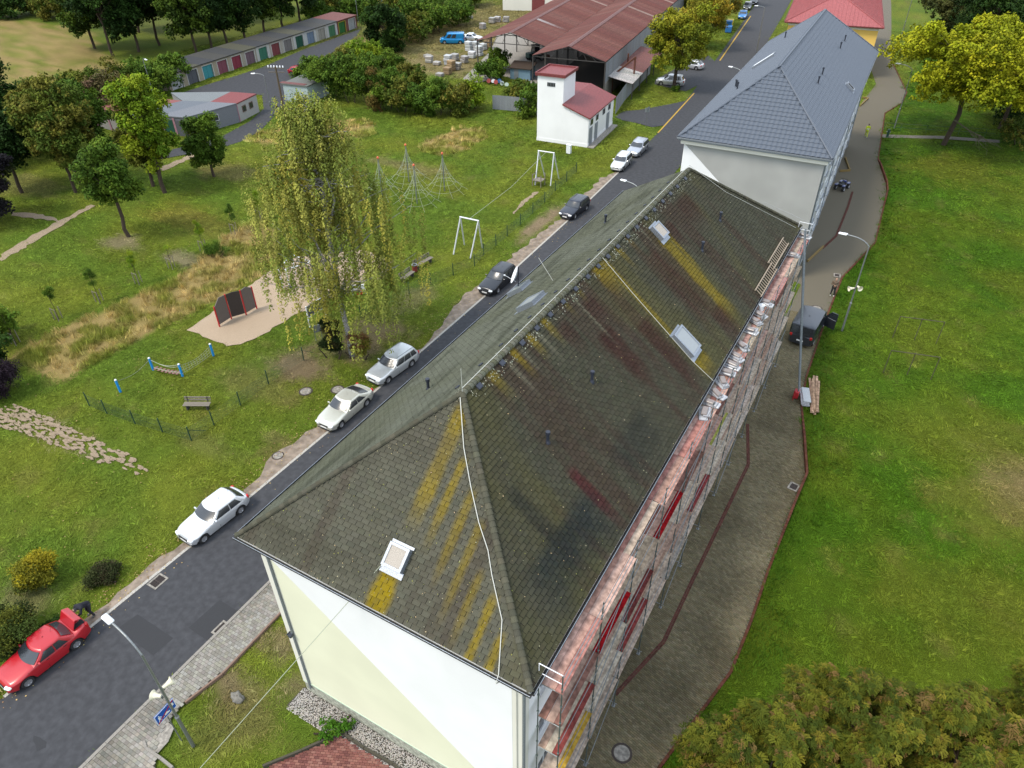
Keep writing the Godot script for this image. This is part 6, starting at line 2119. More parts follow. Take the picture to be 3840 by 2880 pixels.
# ---- people: one smooth body over jointed capsules
func body_mesh(bones: Array, cell: float) -> MB:   # bone: from, to, radius, radius, colour
	var lo := Vector3.ONE * 99
	var hi := -lo
	for e in bones:
		for k in 2:
			var m: Vector3 = Vector3.ONE * (e[2 + k] + cell * 2)
			lo = lo.min(e[k] - m); hi = hi.max(e[k] + m)
	var n := Vector3i(((hi - lo) / cell).ceil()) + Vector3i.ONE
	var val := PackedFloat32Array()
	val.resize(n.x * n.y * n.z)
	val.fill(9.0)
	for e in bones:
		var a: Vector3 = e[0]
		var ab: Vector3 = e[1] - a
		var ll := maxf(ab.length_squared(), 1e-6)
		var rm: float = maxf(e[2], e[3]) + cell * 2.5
		var p0 := Vector3i(((a.min(e[1]) - Vector3.ONE * rm - lo) / cell).floor()).clamp(Vector3i.ZERO, n - Vector3i.ONE)
		var p1 := Vector3i(((a.max(e[1]) + Vector3.ONE * rm - lo) / cell).ceil()).clamp(Vector3i.ZERO, n - Vector3i.ONE)
		for x in range(p0.x, p1.x + 1):
			for y in range(p0.y, p1.y + 1):
				for z in range(p0.z, p1.z + 1):
					var p := lo + Vector3(x, y, z) * cell
					var t := clampf((p - a).dot(ab) / ll, 0, 1)
					var d: float = p.distance_to(a + ab * t) - lerpf(e[2], e[3], t)
					var i := (x * n.y + y) * n.z + z
					var o := val[i]
					if o > 5: val[i] = d
					else:
						var k := .04
						var h := clampf(.5 + .5 * (d - o) / k, 0, 1)
						val[i] = lerpf(d, o, h) - k * h * (1 - h)
	var at := {}
	var b := MB.new()
	var cv := func(c: Vector3i) -> Vector3:
		if at.has(c): return at[c]
		var s := Vector3.ZERO
		var w := 0
		for q in 12:
			var ax := q / 4
			var u := Vector3i.ZERO
			u[(ax + 1) % 3] = q % 2
			u[(ax + 2) % 3] = (q / 2) % 2
			var g := c + u
			var h := g
			h[ax] += 1
			var va := val[(g.x * n.y + g.y) * n.z + g.z]
			var vb := val[(h.x * n.y + h.y) * n.z + h.z]
			if (va < 0) != (vb < 0):
				s += Vector3(g).lerp(Vector3(h), va / (va - vb)); w += 1
		at[c] = lo + (s / maxf(w, 1)) * cell
		return at[c]
	var tone := func(p: Vector3) -> Color:
		var best := 9.0
		var col := Color.WHITE
		for e in bones:
			var ab: Vector3 = e[1] - e[0]
			var t := clampf((p - e[0]).dot(ab) / maxf(ab.length_squared(), 1e-6), 0, 1)
			var d: float = p.distance_to(e[0] + ab * t) - lerpf(e[2], e[3], t)
			if d < best: best = d; col = e[4]
		return col
	var grad := func(p: Vector3) -> Vector3:
		var f := func(q: Vector3) -> float:
			var m := 9.0
			for e in bones:
				var ab: Vector3 = e[1] - e[0]
				var t := clampf((q - e[0]).dot(ab) / maxf(ab.length_squared(), 1e-6), 0, 1)
				var d: float = q.distance_to(e[0] + ab * t) - lerpf(e[2], e[3], t)
				var h := clampf(.5 + .5 * (d - m) / .04, 0, 1)
				m = lerpf(d, m, h) - .04 * h * (1 - h)
			return m
		var e := .01
		return Vector3(f.call(p + Vector3(e, 0, 0)) - f.call(p - Vector3(e, 0, 0)), f.call(p + Vector3(0, e, 0)) - f.call(p - Vector3(0, e, 0)), f.call(p + Vector3(0, 0, e)) - f.call(p - Vector3(0, 0, e))).normalized()
	for x in range(1, n.x - 1):
		for y in range(1, n.y - 1):
			for z in range(1, n.z - 1):
				var i := (x * n.y + y) * n.z + z
				var v0 := val[i]
				if v0 > cell * 2: continue
				for ax in 3:
					var g := Vector3i(x, y, z)
					var h := g
					h[ax] += 1
					var v1 := val[(h.x * n.y + h.y) * n.z + h.z]
					if (v0 < 0) == (v1 < 0): continue
					var q := []
					for e in [[0, 0], [1, 0], [1, 1], [0, 1]]:
						var c := g
						c[(ax + 1) % 3] -= e[0]
						c[(ax + 2) % 3] -= e[1]
						q.append(cv.call(c))
					if v0 > 0: q.reverse()
					var nn := []
					for p in q: nn.append(grad.call(p))
					b.col = tone.call((q[0] + q[2]) * .5)
					b.stri(q[0], q[1], q[2], nn[0], nn[1], nn[2])
					b.stri(q[0], q[2], q[3], nn[0], nn[2], nn[3])
	return b

func hand(b: MB, wrist: Vector3, dir: Vector3, side: Vector3, col: Color) -> void:
	b.col = col
	var d := dir.normalized()
	var s := side.normalized()
	var up := d.cross(s)
	b.blob(wrist + d * .05, Vector3(.042, .045, .042), 6)
	for i in 4:
		var r := wrist + d * .085 + s * (-.03 + i * .02)
		var l: float = [.055, .07, .075, .06][i]
		b.tube(r, r + d * l * .6 + up * .01, .0095, .009, 5)
		b.tube(r + d * l * .6 + up * .01, r + d * l + up * .035, .009, .0075, 5)
	b.tube(wrist + d * .03 - s * .035, wrist + d * .075 - s * .062 + up * .02, .011, .009, 5)

func person(label: String, at: Vector3, turn: float, pose: Dictionary, top: Color, legs: Color, shoe: Color, hair: Color, hood := false) -> void:
	var o := thing("person", label, "person", at, turn)
	var skin_c := Color(.42, .25, .18)
	var J := pose
	var bn := []
	bn.append([J.pelvis, J.chest, .145, .165, top])
	bn.append([J.chest + (J.sl - J.chest) * .5, J.chest + (J.sr - J.chest) * .5, .13, .13, top])
	bn.append([J.chest, J.neck, .1, .06, top])
	for s in ["l", "r"]:
		bn.append([J.chest.lerp(J["s" + s], .6), J["s" + s], .09, .075, top])
		bn.append([J["s" + s], J["e" + s], .072, .055, top])
		bn.append([J["e" + s], J["w" + s], .055, .042, top])
		bn.append([J.pelvis + Vector3(0, -.02, 0), J["h" + s], .12, .11, legs])
		bn.append([J["h" + s], J["k" + s], .105, .072, legs])
		bn.append([J["k" + s], J["a" + s], .07, .052, legs])
		bn.append([J["a" + s] + Vector3(0, -.03, -.02), J["a" + s] + Vector3(0, -.045, .15), .05, .042, shoe])
	bn.append([J.neck, J.head, .055, .06, skin_c if not hood else top])
	bn.append([J.head + Vector3(0, .02, .0), J.head + Vector3(0, .1, .01), .082, .09, skin_c])
	bn.append([J.head + Vector3(0, -.02, .04), J.head + Vector3(0, .0, .05), .055, .06, skin_c])
	var b := body_mesh(bn, .026)
	hand(b, J.wl, J.wl - J.el, Vector3(0, 0, 1).cross(J.wl - J.el) if absf((J.wl - J.el).normalized().z) < .9 else Vector3.RIGHT, skin_c)
	hand(b, J.wr, J.wr - J.er, Vector3(0, 0, 1).cross(J.wr - J.er) if absf((J.wr - J.er).normalized().z) < .9 else Vector3.LEFT, skin_c)
	# face
	b.col = skin_c
	b.tube(J.head + Vector3(0, .07, .085), J.head + Vector3(0, .03, .115), .012, .016, 5)
	for s in [-1, 1]: b.blob(J.head + Vector3(s * .088, .05, .0), Vector3(.014, .03, .02), 6)
	b.col = Color(.05, .04, .04)
	for s in [-1, 1]: b.blob(J.head + Vector3(s * .034, .075, .088), Vector3(.012, .008, .008), 6)
	b.col = Color(.3, .1, .09)
	b.box(J.head + Vector3(0, -.005, .1), Vector3(.045, .01, .01))
	part(o, "body", b, M.cloth)
	b = MB.new()
	b.col = hair
	var prof := []
	for i in 5: prof.append(Vector2(sin(PI * .5 * i / 4 + PI * .5) * .108, -cos(PI * .5 * i / 4 + PI * .5) * .11))
	b.lathe(J.head + Vector3(0, .085, -.012), prof, 10)
	part(o, "cap" if hood else "hair", b, M.cloth)

func people() -> void:
	var V := func(x, y, z) -> Vector3: return Vector3(x, y, z)
	var stand := {pelvis = V.call(0, .96, 0), chest = V.call(0, 1.3, .01), neck = V.call(0, 1.5, .01), head = V.call(0, 1.6, .03), sl = V.call(.19, 1.41, 0), sr = V.call(-.19, 1.41, 0), el = V.call(.27, 1.14, .0), er = V.call(-.27, 1.14, .0), wl = V.call(.06, 1.12, .24), wr = V.call(-.06, 1.15, .24), hl = V.call(.09, .9, 0), hr = V.call(-.09, .9, 0), kl = V.call(.12, .5, .02), kr = V.call(-.12, .5, .02), al = V.call(.14, .09, 0), ar = V.call(-.14, .09, -.02)}
	person("person in a brown jacket and black trousers standing with hands together by the lawn edge", Vector3(2.51, 0, -51.24) + Vector3(0, .05, 0), 8, stand, Color(.12, .085, .055), Color(.014, .014, .016), Color(.45, .42, .38), Color(.09, .06, .04), true)
	var walk := stand.duplicate()
	walk.el = V.call(.25, 1.14, -.1); walk.wl = V.call(.22, .95, .06); walk.er = V.call(-.27, 1.15, .1); walk.wr = V.call(-.24, .98, .26)
	walk.kl = V.call(.1, .52, .22); walk.al = V.call(.1, .1, .3); walk.kr = V.call(-.1, .5, -.05); walk.ar = V.call(-.1, .14, -.35)
	person("person in a fluorescent yellow work suit walking on the courtyard paving", Vector3(-1.44, 0, -96.78) + Vector3(0, .05, 0), 190, walk, Color(.52, .6, .02), Color(.4, .47, .03), Color(.5, .5, .48), Color(.05, .035, .02))
	# reflective bands follow the suit as belts round the waist
	var hv := get_node("person_001")
	for y in [1.08, 1.22]:
		var b := MB.new()
		b.lathe(Vector3(0, y, .0), [Vector2(.176, -.03), Vector2(.18, 0), Vector2(.176, .03)], 14)
		part(hv, "reflective_band", b, M.white_metal)
	var bend := {pelvis = V.call(0, .92, -.1), chest = V.call(0, 1.12, .24), neck = V.call(0, 1.14, .44), head = V.call(0, 1.12, .56), sl = V.call(.2, 1.17, .34), sr = V.call(-.2, 1.17, .34), el = V.call(.25, .95, .5), er = V.call(-.25, .95, .5), wl = V.call(.16, .88, .72), wr = V.call(-.16, .88, .72), hl = V.call(.1, .87, -.08), hr = V.call(-.1, .87, -.08), kl = V.call(.13, .48, .03), kr = V.call(-.13, .48, .0), al = V.call(.15, .09, -.05), ar = V.call(-.15, .09, -.08)}
	person("person in a black jacket bending over the open boot of the red car", Vector3(-25.2, .03, 2.05), 8, bend, Color(.014, .015, .02), Color(.02, .022, .03), Color(.1, .1, .1), Color(.03, .03, .035))

# ---- trees, shrubs and grass
var clusters := {}

func cluster(kind: String, sd: int) -> ArrayMesh:   # a spray of leaves about one unit across
	var key := kind + str(sd)
	if clusters.has(key): return clusters[key]
	var r := RandomNumberGenerator.new()
	r.seed = sd + kind.hash()
	var b := MB.new()
	var leaf := func(p: Vector3, d: Vector3, n: Vector3, l: float, w: float) -> void:
		var s := d.cross(n).normalized() * w
		b.col = Color.WHITE * r.randf_range(.72, 1.0)
		b.quad(p, p + d * l * .45 + s + n * l * .08, p + d * l, p + d * l * .45 - s + n * l * .08)
	match kind:
		"broad":
			for i in 13:
				var d := Vector3(r.randfn(), r.randfn() * .7 + .1, r.randfn()).normalized()
				var p := d * r.randf_range(.05, .34)
				leaf.call(p, (d + Vector3(r.randfn(), r.randfn() - .35, r.randfn()) * .5).normalized(), (Vector3.UP + d * .6 + Vector3(r.randfn(), r.randfn(), r.randfn()) * .35).normalized(), r.randf_range(.28, .4), r.randf_range(.1, .15))
		"fine":
			for i in 20:
				var d := Vector3(r.randfn(), r.randfn() * .8, r.randfn()).normalized()
				leaf.call(d * r.randf_range(.1, .42), (d + Vector3(r.randfn(), r.randfn(), r.randfn()) * .6).normalized(), (Vector3.UP + Vector3(r.randfn(), r.randfn(), r.randfn()) * .5).normalized(), r.randf_range(.16, .24), r.randf_range(.05, .075))
		"ash":   # drooping pinnate sprays
			for k in 5:
				var a := TAU * k / 5 + r.randf()
				var d := Vector3(cos(a), .25, sin(a))
				for i in 6:
					var p := d * (.1 + i * .075) + Vector3(0, -.012 * i * i, 0)
					for s in [-1, 1]: leaf.call(p, (d * .4 + Vector3(-d.z, -.5, d.x) * s).normalized(), Vector3.UP, .2, .05)
		"strand":   # hanging birch twig, one unit long
			for i in 34:
				var y := -r.randf()
				var a := r.randf() * TAU
				var p := Vector3(cos(a), 0, sin(a)) * r.randf() * .13 + Vector3(0, y, 0)
				leaf.call(p, Vector3(cos(a) * .6, -.8, sin(a) * .6).normalized(), Vector3(cos(a), .5, sin(a)).normalized(), r.randf_range(.09, .14), .038)
		"grass":
			for i in 20:
				var a := r.randf() * TAU
				var p := Vector3(cos(a), 0, sin(a)) * sqrt(r.randf()) * .5
				var d := Vector3(r.randfn() * .14, 1, r.randfn() * .14) * r.randf_range(.5, 1.0)
				var s := Vector3(cos(a + 1), 0, sin(a + 1)) * .035
				b.col = Color.WHITE * r.randf_range(.7, 1.0)
				b.tri(p - s, p + s, p + d)
		"needle":
			for i in 24:
				var d := Vector3(r.randfn() * .6, r.randf_range(.2, 1), r.randfn() * .6).normalized()
				leaf.call(d * r.randf_range(0, .25), d, Vector3(r.randfn(), r.randfn(), r.randfn()).normalized(), r.randf_range(.25, .4), .03)
	clusters[key] = b.mesh()
	return clusters[key]

func scatter(parent: Node, called: String, mesh: Mesh, m: Material, xf: Array, cols: Array) -> MultiMeshInstance3D:
	var mm := MultiMesh.new()
	mm.transform_format = MultiMesh.TRANSFORM_3D
	mm.use_colors = true
	mm.mesh = mesh
	mm.instance_count = xf.size()
	for i in xf.size():
		mm.set_instance_transform(i, xf[i])
		mm.set_instance_color(i, cols[i])
	var o := MultiMeshInstance3D.new()
	o.multimesh = mm
	o.material_override = m
	o.name = called if parent != self else numbered(called)
	parent.add_child(o, true)
	return o

func spin(s: float) -> Basis:
	return Basis(Vector3.UP, rng.randf() * TAU).rotated(Vector3(rng.randfn(), 0, rng.randfn()).normalized(), rng.randf() * .6).scaled(Vector3.ONE * s)

func limb(b: MB, a: Vector3, e: Vector3, r0: float, r1: float, wob: float) -> void:
	var p := a
	var n := 4
	for i in n:
		var t := (i + 1.0) / n
		var q := a.lerp(e, t) + (Vector3(rng.randfn(), rng.randfn() * .4, rng.randfn()) * wob if i < n - 1 else Vector3.ZERO)
		b.tube(p, q, lerpf(r0, r1, float(i) / n), lerpf(r0, r1, t), 6, false)
		p = q

func tree(called: String, label: String, base: Vector3, h: float, low: float, rx: float, cols: Array, opt := {}) -> Node3D:
	# h: height, low: lowest leaves, rx: crown radius; lobes of leaf sprays round the limb ends
	var o := thing(called, label, opt.get("cat", "tree"), base, 0, opt.get("group", ""))
	var kind: String = opt.get("kind", "broad")
	var size: float = opt.get("size", .8)
	var lobes: int = opt.get("lobes", 26)
	var per: int = opt.get("per", 46)
	var tr: float = opt.get("trunk", h * .016 + .05)
	var bark: Color = opt.get("bark", Color(.13, .1, .075))
	var lean: Vector3 = opt.get("lean", Vector3.ZERO)
	var wood := MB.new()
	wood.col = bark
	var fork := lerpf(low, h, .22)
	var cy := (h + low) * .5
	var ry := (h - low) * .5
	var top := Vector3(0, lerpf(fork, h, .6), 0) + lean
	var stems: int = opt.get("stems", 1)
	for k in stems:
		var off := Vector3(cos(k * 2.4), 0, sin(k * 2.4)) * (.25 * (stems - 1))
		limb(wood, off - Vector3(0, .1, 0), Vector3(0, fork, 0) + lean * .4 + off * 2, tr, tr * .72, tr * .4)
	limb(wood, Vector3(0, fork, 0) + lean * .4, top, tr * .7, tr * .2, tr * .8)
	var xf := []
	var cl := []
	var lr: float = opt.get("lobe", .34) * rx
	for k in lobes:
		var d := Vector3.ZERO
		for tries in 30:
			d = Vector3(rng.randf_range(-1, 1), rng.randf_range(-1, 1), rng.randf_range(-1, 1))
			if d.length() < 1 and d.length() > .35: break
		var sh: float = opt.get("cone", 0.0)
		var wid := 1.0 - sh * (d.y * .5 + .5)
		var c := Vector3(d.x * (rx - lr * .6) * wid, cy + d.y * (ry - lr * .5), d.z * (rx - lr * .6) * wid) + lean * .8
		if k % 2 == 0: limb(wood, Vector3(0, lerpf(fork, top.y, clampf(rng.randf() * .8, 0, 1)), 0) + lean * .5, c, tr * .3, .02, lr * .12)
		var tone: Color = cols[rng.randi() % cols.size()]
		tone = jit(tone, .14)
		var lrk := lr * rng.randf_range(.5, 1.35)
		c = Vector3(c.x * rng.randf_range(.85, 1.2), c.y + rng.randfn() * lr * .25, c.z * rng.randf_range(.85, 1.2))
		for i in per:
			var q := Vector3(rng.randfn(), rng.randfn() * .85 + .25, rng.randfn()).normalized() * (lrk * pow(rng.randf(), .45))
			q.y *= .8
			xf.append(Transform3D(spin(size * rng.randf_range(.75, 1.3)), c + q))
			cl.append(jit(tone if rng.randf() < opt.get("pure", .85) else cols[rng.randi() % cols.size()], .16))
	part(o, "trunk", wood, M.bark)
	scatter(o, "crown", cluster(kind, opt.get("seed", 1)), M.leaf, xf, cl).set_meta("kind", "stuff")
	return o

func shrub(called: String, label: String, base: Vector3, r: float, h: float, cols: Array, opt := {}) -> Node3D:
	var d := {cat = "shrub", lobes = 12, per = 40, size = .6, trunk = .06, lobe = .5, stems = 3}
	d.merge(opt, true)
	return tree(called, label, base, h, .15, r, cols, d)

func birch() -> void:
	var base := Vector3(-28.7, 0, -23.3)
	var o := thing("birch_tree", "tall weeping birch with white trunk and yellowing hanging twigs by the playground", "tree", base)
	var w := MB.new()
	w.col = Color(.5, .48, .45)
	var top := Vector3(-1.2, 19.2, -.6)
	limb(w, Vector3(0, -.1, 0), Vector3(-.25, 7.5, -.1), .24, .2, .06)
	limb(w, Vector3(-.25, 7.5, -.1), top, .2, .05, .22)
	limb(w, Vector3(-.2, 7.2, -.1), Vector3(1.0, 15, .5), .15, .05, .2)
	var xf := []
	var cl := []
	var tones := [Color(.225, .25, .045), Color(.27, .275, .055), Color(.175, .21, .035), Color(.29, .27, .045)]
	for k in 215:
		var y := lerpf(6, 19.8, pow(rng.randf(), .9))
		var wide := (6.2 if y < 12 else lerpf(6.2, 1.0, (y - 12) / 7.8)) * (.72 + .45 * nz2.get_noise_2d(k * .37, y * .4) + .15)
		var a := rng.randf() * TAU
		var rr := wide * pow(rng.randf(), .42)
		var tip := Vector3(cos(a) * rr, y, sin(a) * rr) + Vector3(-.5, 0, -.2) * (y / 20)
		var root := Vector3(-.25, maxf(5.5, y - 2.5 - rr * .5), -.1).lerp(top, clampf((y - 9) / 14, 0, 1))
		if k % 2 == 0: limb(w, Vector3(root.x, maxf(root.y, 5.0), root.z), tip, .06, .012, .15)
		var tone := jit(tones[rng.randi() % 4], .15)
		if rng.randf() < .012: tone = Color(.42, .27, .03)
		var drop := rng.randf_range(1.6, 5.2) if y < 15 else rng.randf_range(1.0, 2.6)
		drop = maxf(.8, minf(drop, y - (rng.randf_range(5.0, 8.5) if tip.x < .5 else rng.randf_range(2.4, 6.0))))
		for s in rng.randi_range(2, 7):
			var p := tip + Vector3(rng.randfn(), rng.randfn() * .3, rng.randfn()) * .62
			var sw := Vector3(rng.randfn() * .04, 0, rng.randfn() * .04)
			var n := int(drop / .8) + 1
			var stop := rng.randf_range(.35, 1.0) * n
			for i in n:
				if i > stop: break
				xf.append(Transform3D(Basis(Vector3.UP, rng.randf() * TAU).scaled(Vector3(1.5, 1.05, 1.5)), p + Vector3(sw.x * i, -i * .8, sw.z * i)))
				cl.append(jit(tone, .18))
	part(o, "trunk", w, mat("birch_bark", lin(.62, .6, .57), .9, noise_tex(.05, .35, 1.0, 4, 256, 71), .8))
	scatter(o, "crown", cluster("strand", 3), M.leaf, xf, cl).set_meta("kind", "stuff")

func vegetation() -> void:
	birch()
	var green := [Color(.075, .135, .015), Color(.1, .16, .016), Color(.055, .105, .013)]
	var dark := [Color(.022, .05, .009), Color(.032, .068, .01), Color(.017, .038, .008)]
	var olive := [Color(.11, .135, .018), Color(.145, .14, .022), Color(.075, .115, .016)]
	var lime := [Color(.17, .25, .014), Color(.21, .27, .016), Color(.12, .2, .014)]
	var gold := [Color(.3, .315, .012), Color(.34, .335, .014), Color(.24, .27, .012)]
	var rusty := [Color(.12, .13, .013), Color(.155, .14, .016), Color(.065, .085, .01), Color(.05, .07, .009), Color(.105, .115, .012), Color(.075, .09, .01), Color(.17, .11, .035)]
	# near crowns at the lower right
	var grp := "trees with seed clusters at the lower right"
	var near := [["autumn ash tree with brown seed clusters nearest to the courtyard corner", Vector3(7.2, 0, -3.6), 9.0, 3.0], ["autumn ash tree with brown seed clusters second from the courtyard", Vector3(9.9, 0, -6.6), 9.2, 3.1], ["autumn ash tree with brown seed clusters third from the courtyard", Vector3(13.2, 0, -7.6), 9.3, 3.4], ["autumn ash tree with brown seed clusters at the right edge", Vector3(17.0, 0, -9.6), 9.8, 3.8], ["low autumn ash tree at the bottom edge between the others", Vector3(11.0, 0, -2.8), 9.2, 3.3]]
	for i in near.size():
		tree("ash_tree", near[i][0], near[i][1], near[i][2], 2.2, near[i][3], rusty, {kind = "ash", pure = .25, size = .36, lobes = 120, per = 75, lobe = .17, seed = i + 1, group = grp})
	# right lawn
	tree("ash_tree", "big yellow-green tree with spreading bare limbs on the right lawn", Vector3(7.86, 0, -98.73), 15.8, 5.4, 10.4, gold, {kind = "broad", size = .85, lobes = 84, per = 80, lobe = .2, trunk = .34, stems = 1, lean = Vector3(1.0, 0, -.5)})
	tree("maple_tree", "dark tree with leaning trunk behind the big yellow-green one", Vector3(14.04, 0, -109.51), 12, 4.2, 6.5, [Color(.06, .085, .012), Color(.1, .12, .014), Color(.15, .16, .014)], {size = .9, lobes = 34, per = 50, lobe = .28, trunk = .3, lean = Vector3(1.5, 0, -1)})
	tree("maple_tree", "dark green tree at the top edge behind the yellow-green crown", Vector3(9.73, 0, -142.82), 14, 2.0, 8, dark, {size = 1.0, lobes = 36, per = 50, lobe = .28})
	tree("maple_tree", "dark green tree in the top right corner", Vector3(17.98, 0, -125.76), 14, 1.5, 8, dark, {size = 1.0, lobes = 34, per = 50})
	tree("maple_tree", "dark bushy tree beside the path at the top right", Vector3(3.19, 0, -163.05), 11, 1.5, 6, [Color(.05, .06, .018), Color(.07, .075, .02)], {size = 1.0, lobes = 30, per = 46})
	shrub("shrub", "olive shrub at the right edge by the slab path", Vector3(16.38, 0, -103.45), 3.2, 3.6, olive)
	shrub("dark_thicket", "dark thicket under the trees at the right edge", Vector3(15.7, 0, -113.97), 5.0, 4.0, dark, {lobes = 20})
	var fb := thing("fallen_branch", "bare broken branch hanging from the big tree onto the grass", "branch", Vector3(7.86, 0, -98.73))
	var b := MB.new()
	b.col = Color(.25, .22, .15)
	limb(b, Vector3(.2, 3.2, 0), Vector3(4.0, 1.6, .6), .09, .04, .15)
	for i in 16: limb(b, Vector3(2.2 + i * .11, 2.3 - i * .04, .3), Vector3(3.2 + rng.randf() * 3.2, .1 + rng.randf() * 1.4, .6 + rng.randfn() * 1.3), .035, .01, .2)
	part(fb, "twigs", b, M.bark)
	# street trees
	tree("maple_tree", "yellow-green street tree standing over the silver people carrier", Vector3(-31.85, 0, -106.52), 12.5, 3.0, 5.4, [Color(.2, .22, .016), Color(.25, .24, .018), Color(.15, .18, .016)], {size = .8, lobes = 44, per = 60, lobe = .28, trunk = .3})
	tree("maple_tree", "orange-yellow street tree behind the first one", Vector3(-36.3, 0, -134.71), 11, 2.6, 5.2, [Color(.27, .22, .02), Color(.32, .23, .022), Color(.2, .19, .02)], {size = .9, lobes = 34, per = 50, lobe = .28})
	tree("maple_tree", "yellow-brown street tree beside the recycling bins", Vector3(-39.5, 0, -153.88), 10, 2, 5, [Color(.2, .165, .02), Color(.15, .14, .02)], {size = .95, lobes = 30, per = 44})
	tree("maple_tree", "green street tree at the top edge beside the last cars", Vector3(-42.67, 0, -179.62), 9, 1.5, 4.5, [Color(.11, .13, .02), Color(.15, .15, .02)], {size = 1.0, lobes = 26, per = 40})
	tree("maple_tree", "green street tree between the sheds' far end and the road", Vector3(-45.66, 0, -157.28), 10, 2, 5, [Color(.16, .15, .02), Color(.12, .13, .02)], {size = 1.0, lobes = 26, per = 40})
	shrub("shrub", "small shrub at the foot of the street tree", Vector3(-31.36, 0, -105.67), .8, .9, green, {lobes = 6, per = 30, size = .4})
	# park trees on the left
	var pg := "park trees on the left lawn"
	for e in [["dark green park tree with bare soil round its trunk", Vector3(-62.84, 0, -28.79), 10.6, 2.2, 3.5, green, .62], ["yellow-green park tree behind the dark green one", Vector3(-71.96, 0, -39.03), 10.8, 2.2, 3.6, [Color(.17, .17, .02), Color(.13, .14, .02), Color(.09, .11, .018)], .65], ["tall light green park tree before the garages", Vector3(-69.15, 0, -38.4), 13.6, 2.8, 3.6, lime, .65], ["dark green slim park tree standing nearest to the lane", Vector3(-68.03, 0, -44.69), 8.4, 1.0, 2.6, green, .6], ["forked park tree with thin brownish crown", Vector3(-80.33, 0, -35.26), 12.0, 3.5, 4.4, olive, .7], ["park tree with short leafy trunk left of the forked one", Vector3(-78.33, 0, -33.37), 9.0, 3.2, 3.0, olive, .65], ["dark park tree at the left edge above the path", Vector3(-83.9, 0, -30.32), 10.5, 2.4, 4.6, dark, .75], ["dark purple-leaved tree at the left edge", Vector3(-78.41, 0, -24.18), 9.5, .6, 4.0, [Color(.02, .018, .022), Color(.028, .024, .026), Color(.03, .04, .014)], .7], ["tall dark tree at the left edge behind the park trees", Vector3(-96.88, 0, -34.51), 13, 1.5, 5.5, dark, .85], ["mid green park tree between the forked one and the garages", Vector3(-85.53, 0, -41.62), 9.5, 1.5, 3.8, green, .7], ["bushy green tree behind the forked park tree", Vector3(-93.5, 0, -40.18), 9.0, .8, 4.2, olive, .75], ["dark park tree filling the left edge above the straw field corner", Vector3(-103.79, 0, -40.78), 11, 1.0, 4.6, dark, .85]]:
		tree("park_tree", e[0], e[1], e[2], e[3], e[4], e[5], {size = e[6] * 1.05, lobes = 40, per = 58, lobe = .3, cone = .25, group = pg})
	var k := 0
	var where := ["nearest to the small lamp", "second from the small lamp", "behind the light green tree", "left of the grey garages", "beside the purple shrub", "further left of the grey garages", "at the field edge", "left end"]
	for q in [Vector3(-105.57, 0, -69.8), Vector3(-104.1, 0, -64.51), Vector3(-107.16, 0, -59.98), Vector3(-108.83, 0, -56.3), Vector3(-99.62, 0, -51.72), Vector3(-109.35, 0, -52), Vector3(-104.94, 0, -46.93), Vector3(-108.36, 0, -46.28)]:
		shrub("shrub", "big bush of the belt before the straw field, %s" % where[k], q, 4.2, [5.0, 5.5, 6.0, 5.0, 7.0, 5.0, 6.0, 5.5][k], [green, green, olive, olive, [Color(.1, .085, .035), Color(.13, .08, .05), Color(.08, .085, .02)], green, olive, dark][k], {lobes = 18, per = 42, size = .85, lobe = .4, group = "bushes before the straw field"})
		k += 1
	# the dark row behind the garages
	var words := ["first", "second", "third", "fourth", "fifth", "sixth", "seventh", "eighth", "ninth", "tenth", "eleventh", "twelfth"]
	var tp := [Vector3(-141.26, 0, -80.52), Vector3(-132.33, 0, -78.09), Vector3(-131.17, 0, -82.83), Vector3(-132.12, 0, -88.42), Vector3(-119.94, 0, -87.08), Vector3(-119.69, 0, -90.58), Vector3(-118.74, 0, -93.68), Vector3(-118.5, 0, -98.29), Vector3(-120.81, 0, -105.66), Vector3(-121.27, 0, -111.54), Vector3(-121.24, 0, -116.93), Vector3(-146.16, 0, -94.43), Vector3(-140.31, 0, -101.62), Vector3(-137.73, 0, -112.29), Vector3(-137.14, 0, -124.61), Vector3(-161.16, 0, -91.83)]
	var tw := ["leftmost, beside the straw field", "second at the straw field", "third from the straw field", "fourth from the straw field", "above the turquoise door", "above the mauve door", "above the crimson door", "above the teal door", "above the grey-brown door", "above the pale blue door", "above the bright green door", "in the back row, left", "in the back row, middle", "in the back row, right", "at the top edge on the right", "at the top edge on the left"]
	for i in tp.size():
		tree("lime_tree", "tall dark tree behind the garages, " + tw[i], tp[i], 16 + (i % 4) * 1.4, 2.2, 5.4, dark if i % 4 else [Color(.045, .08, .011), Color(.07, .11, .012), Color(.03, .055, .01)], {size = 1.2, lobes = 38, per = 46, lobe = .32, trunk = .28, group = "dark tree row behind the garages"})
	k = 0
	for q in [Vector3(-186.93, 0, -89.71), Vector3(-187.39, 0, -95.56), Vector3(-176.2, 0, -94.09), Vector3(-184.8, 0, -103.29)]: shrub("shrub", "bush at the top left corner of the straw field, %s from the left" % words[k], q, 5, 6, [dark, olive, olive, green][k], {lobes = 16, size = 1.2, lobe = .45, group = "far bushes"}); k += 1
	# hedge and thicket between the lane and the yard
	k = 0
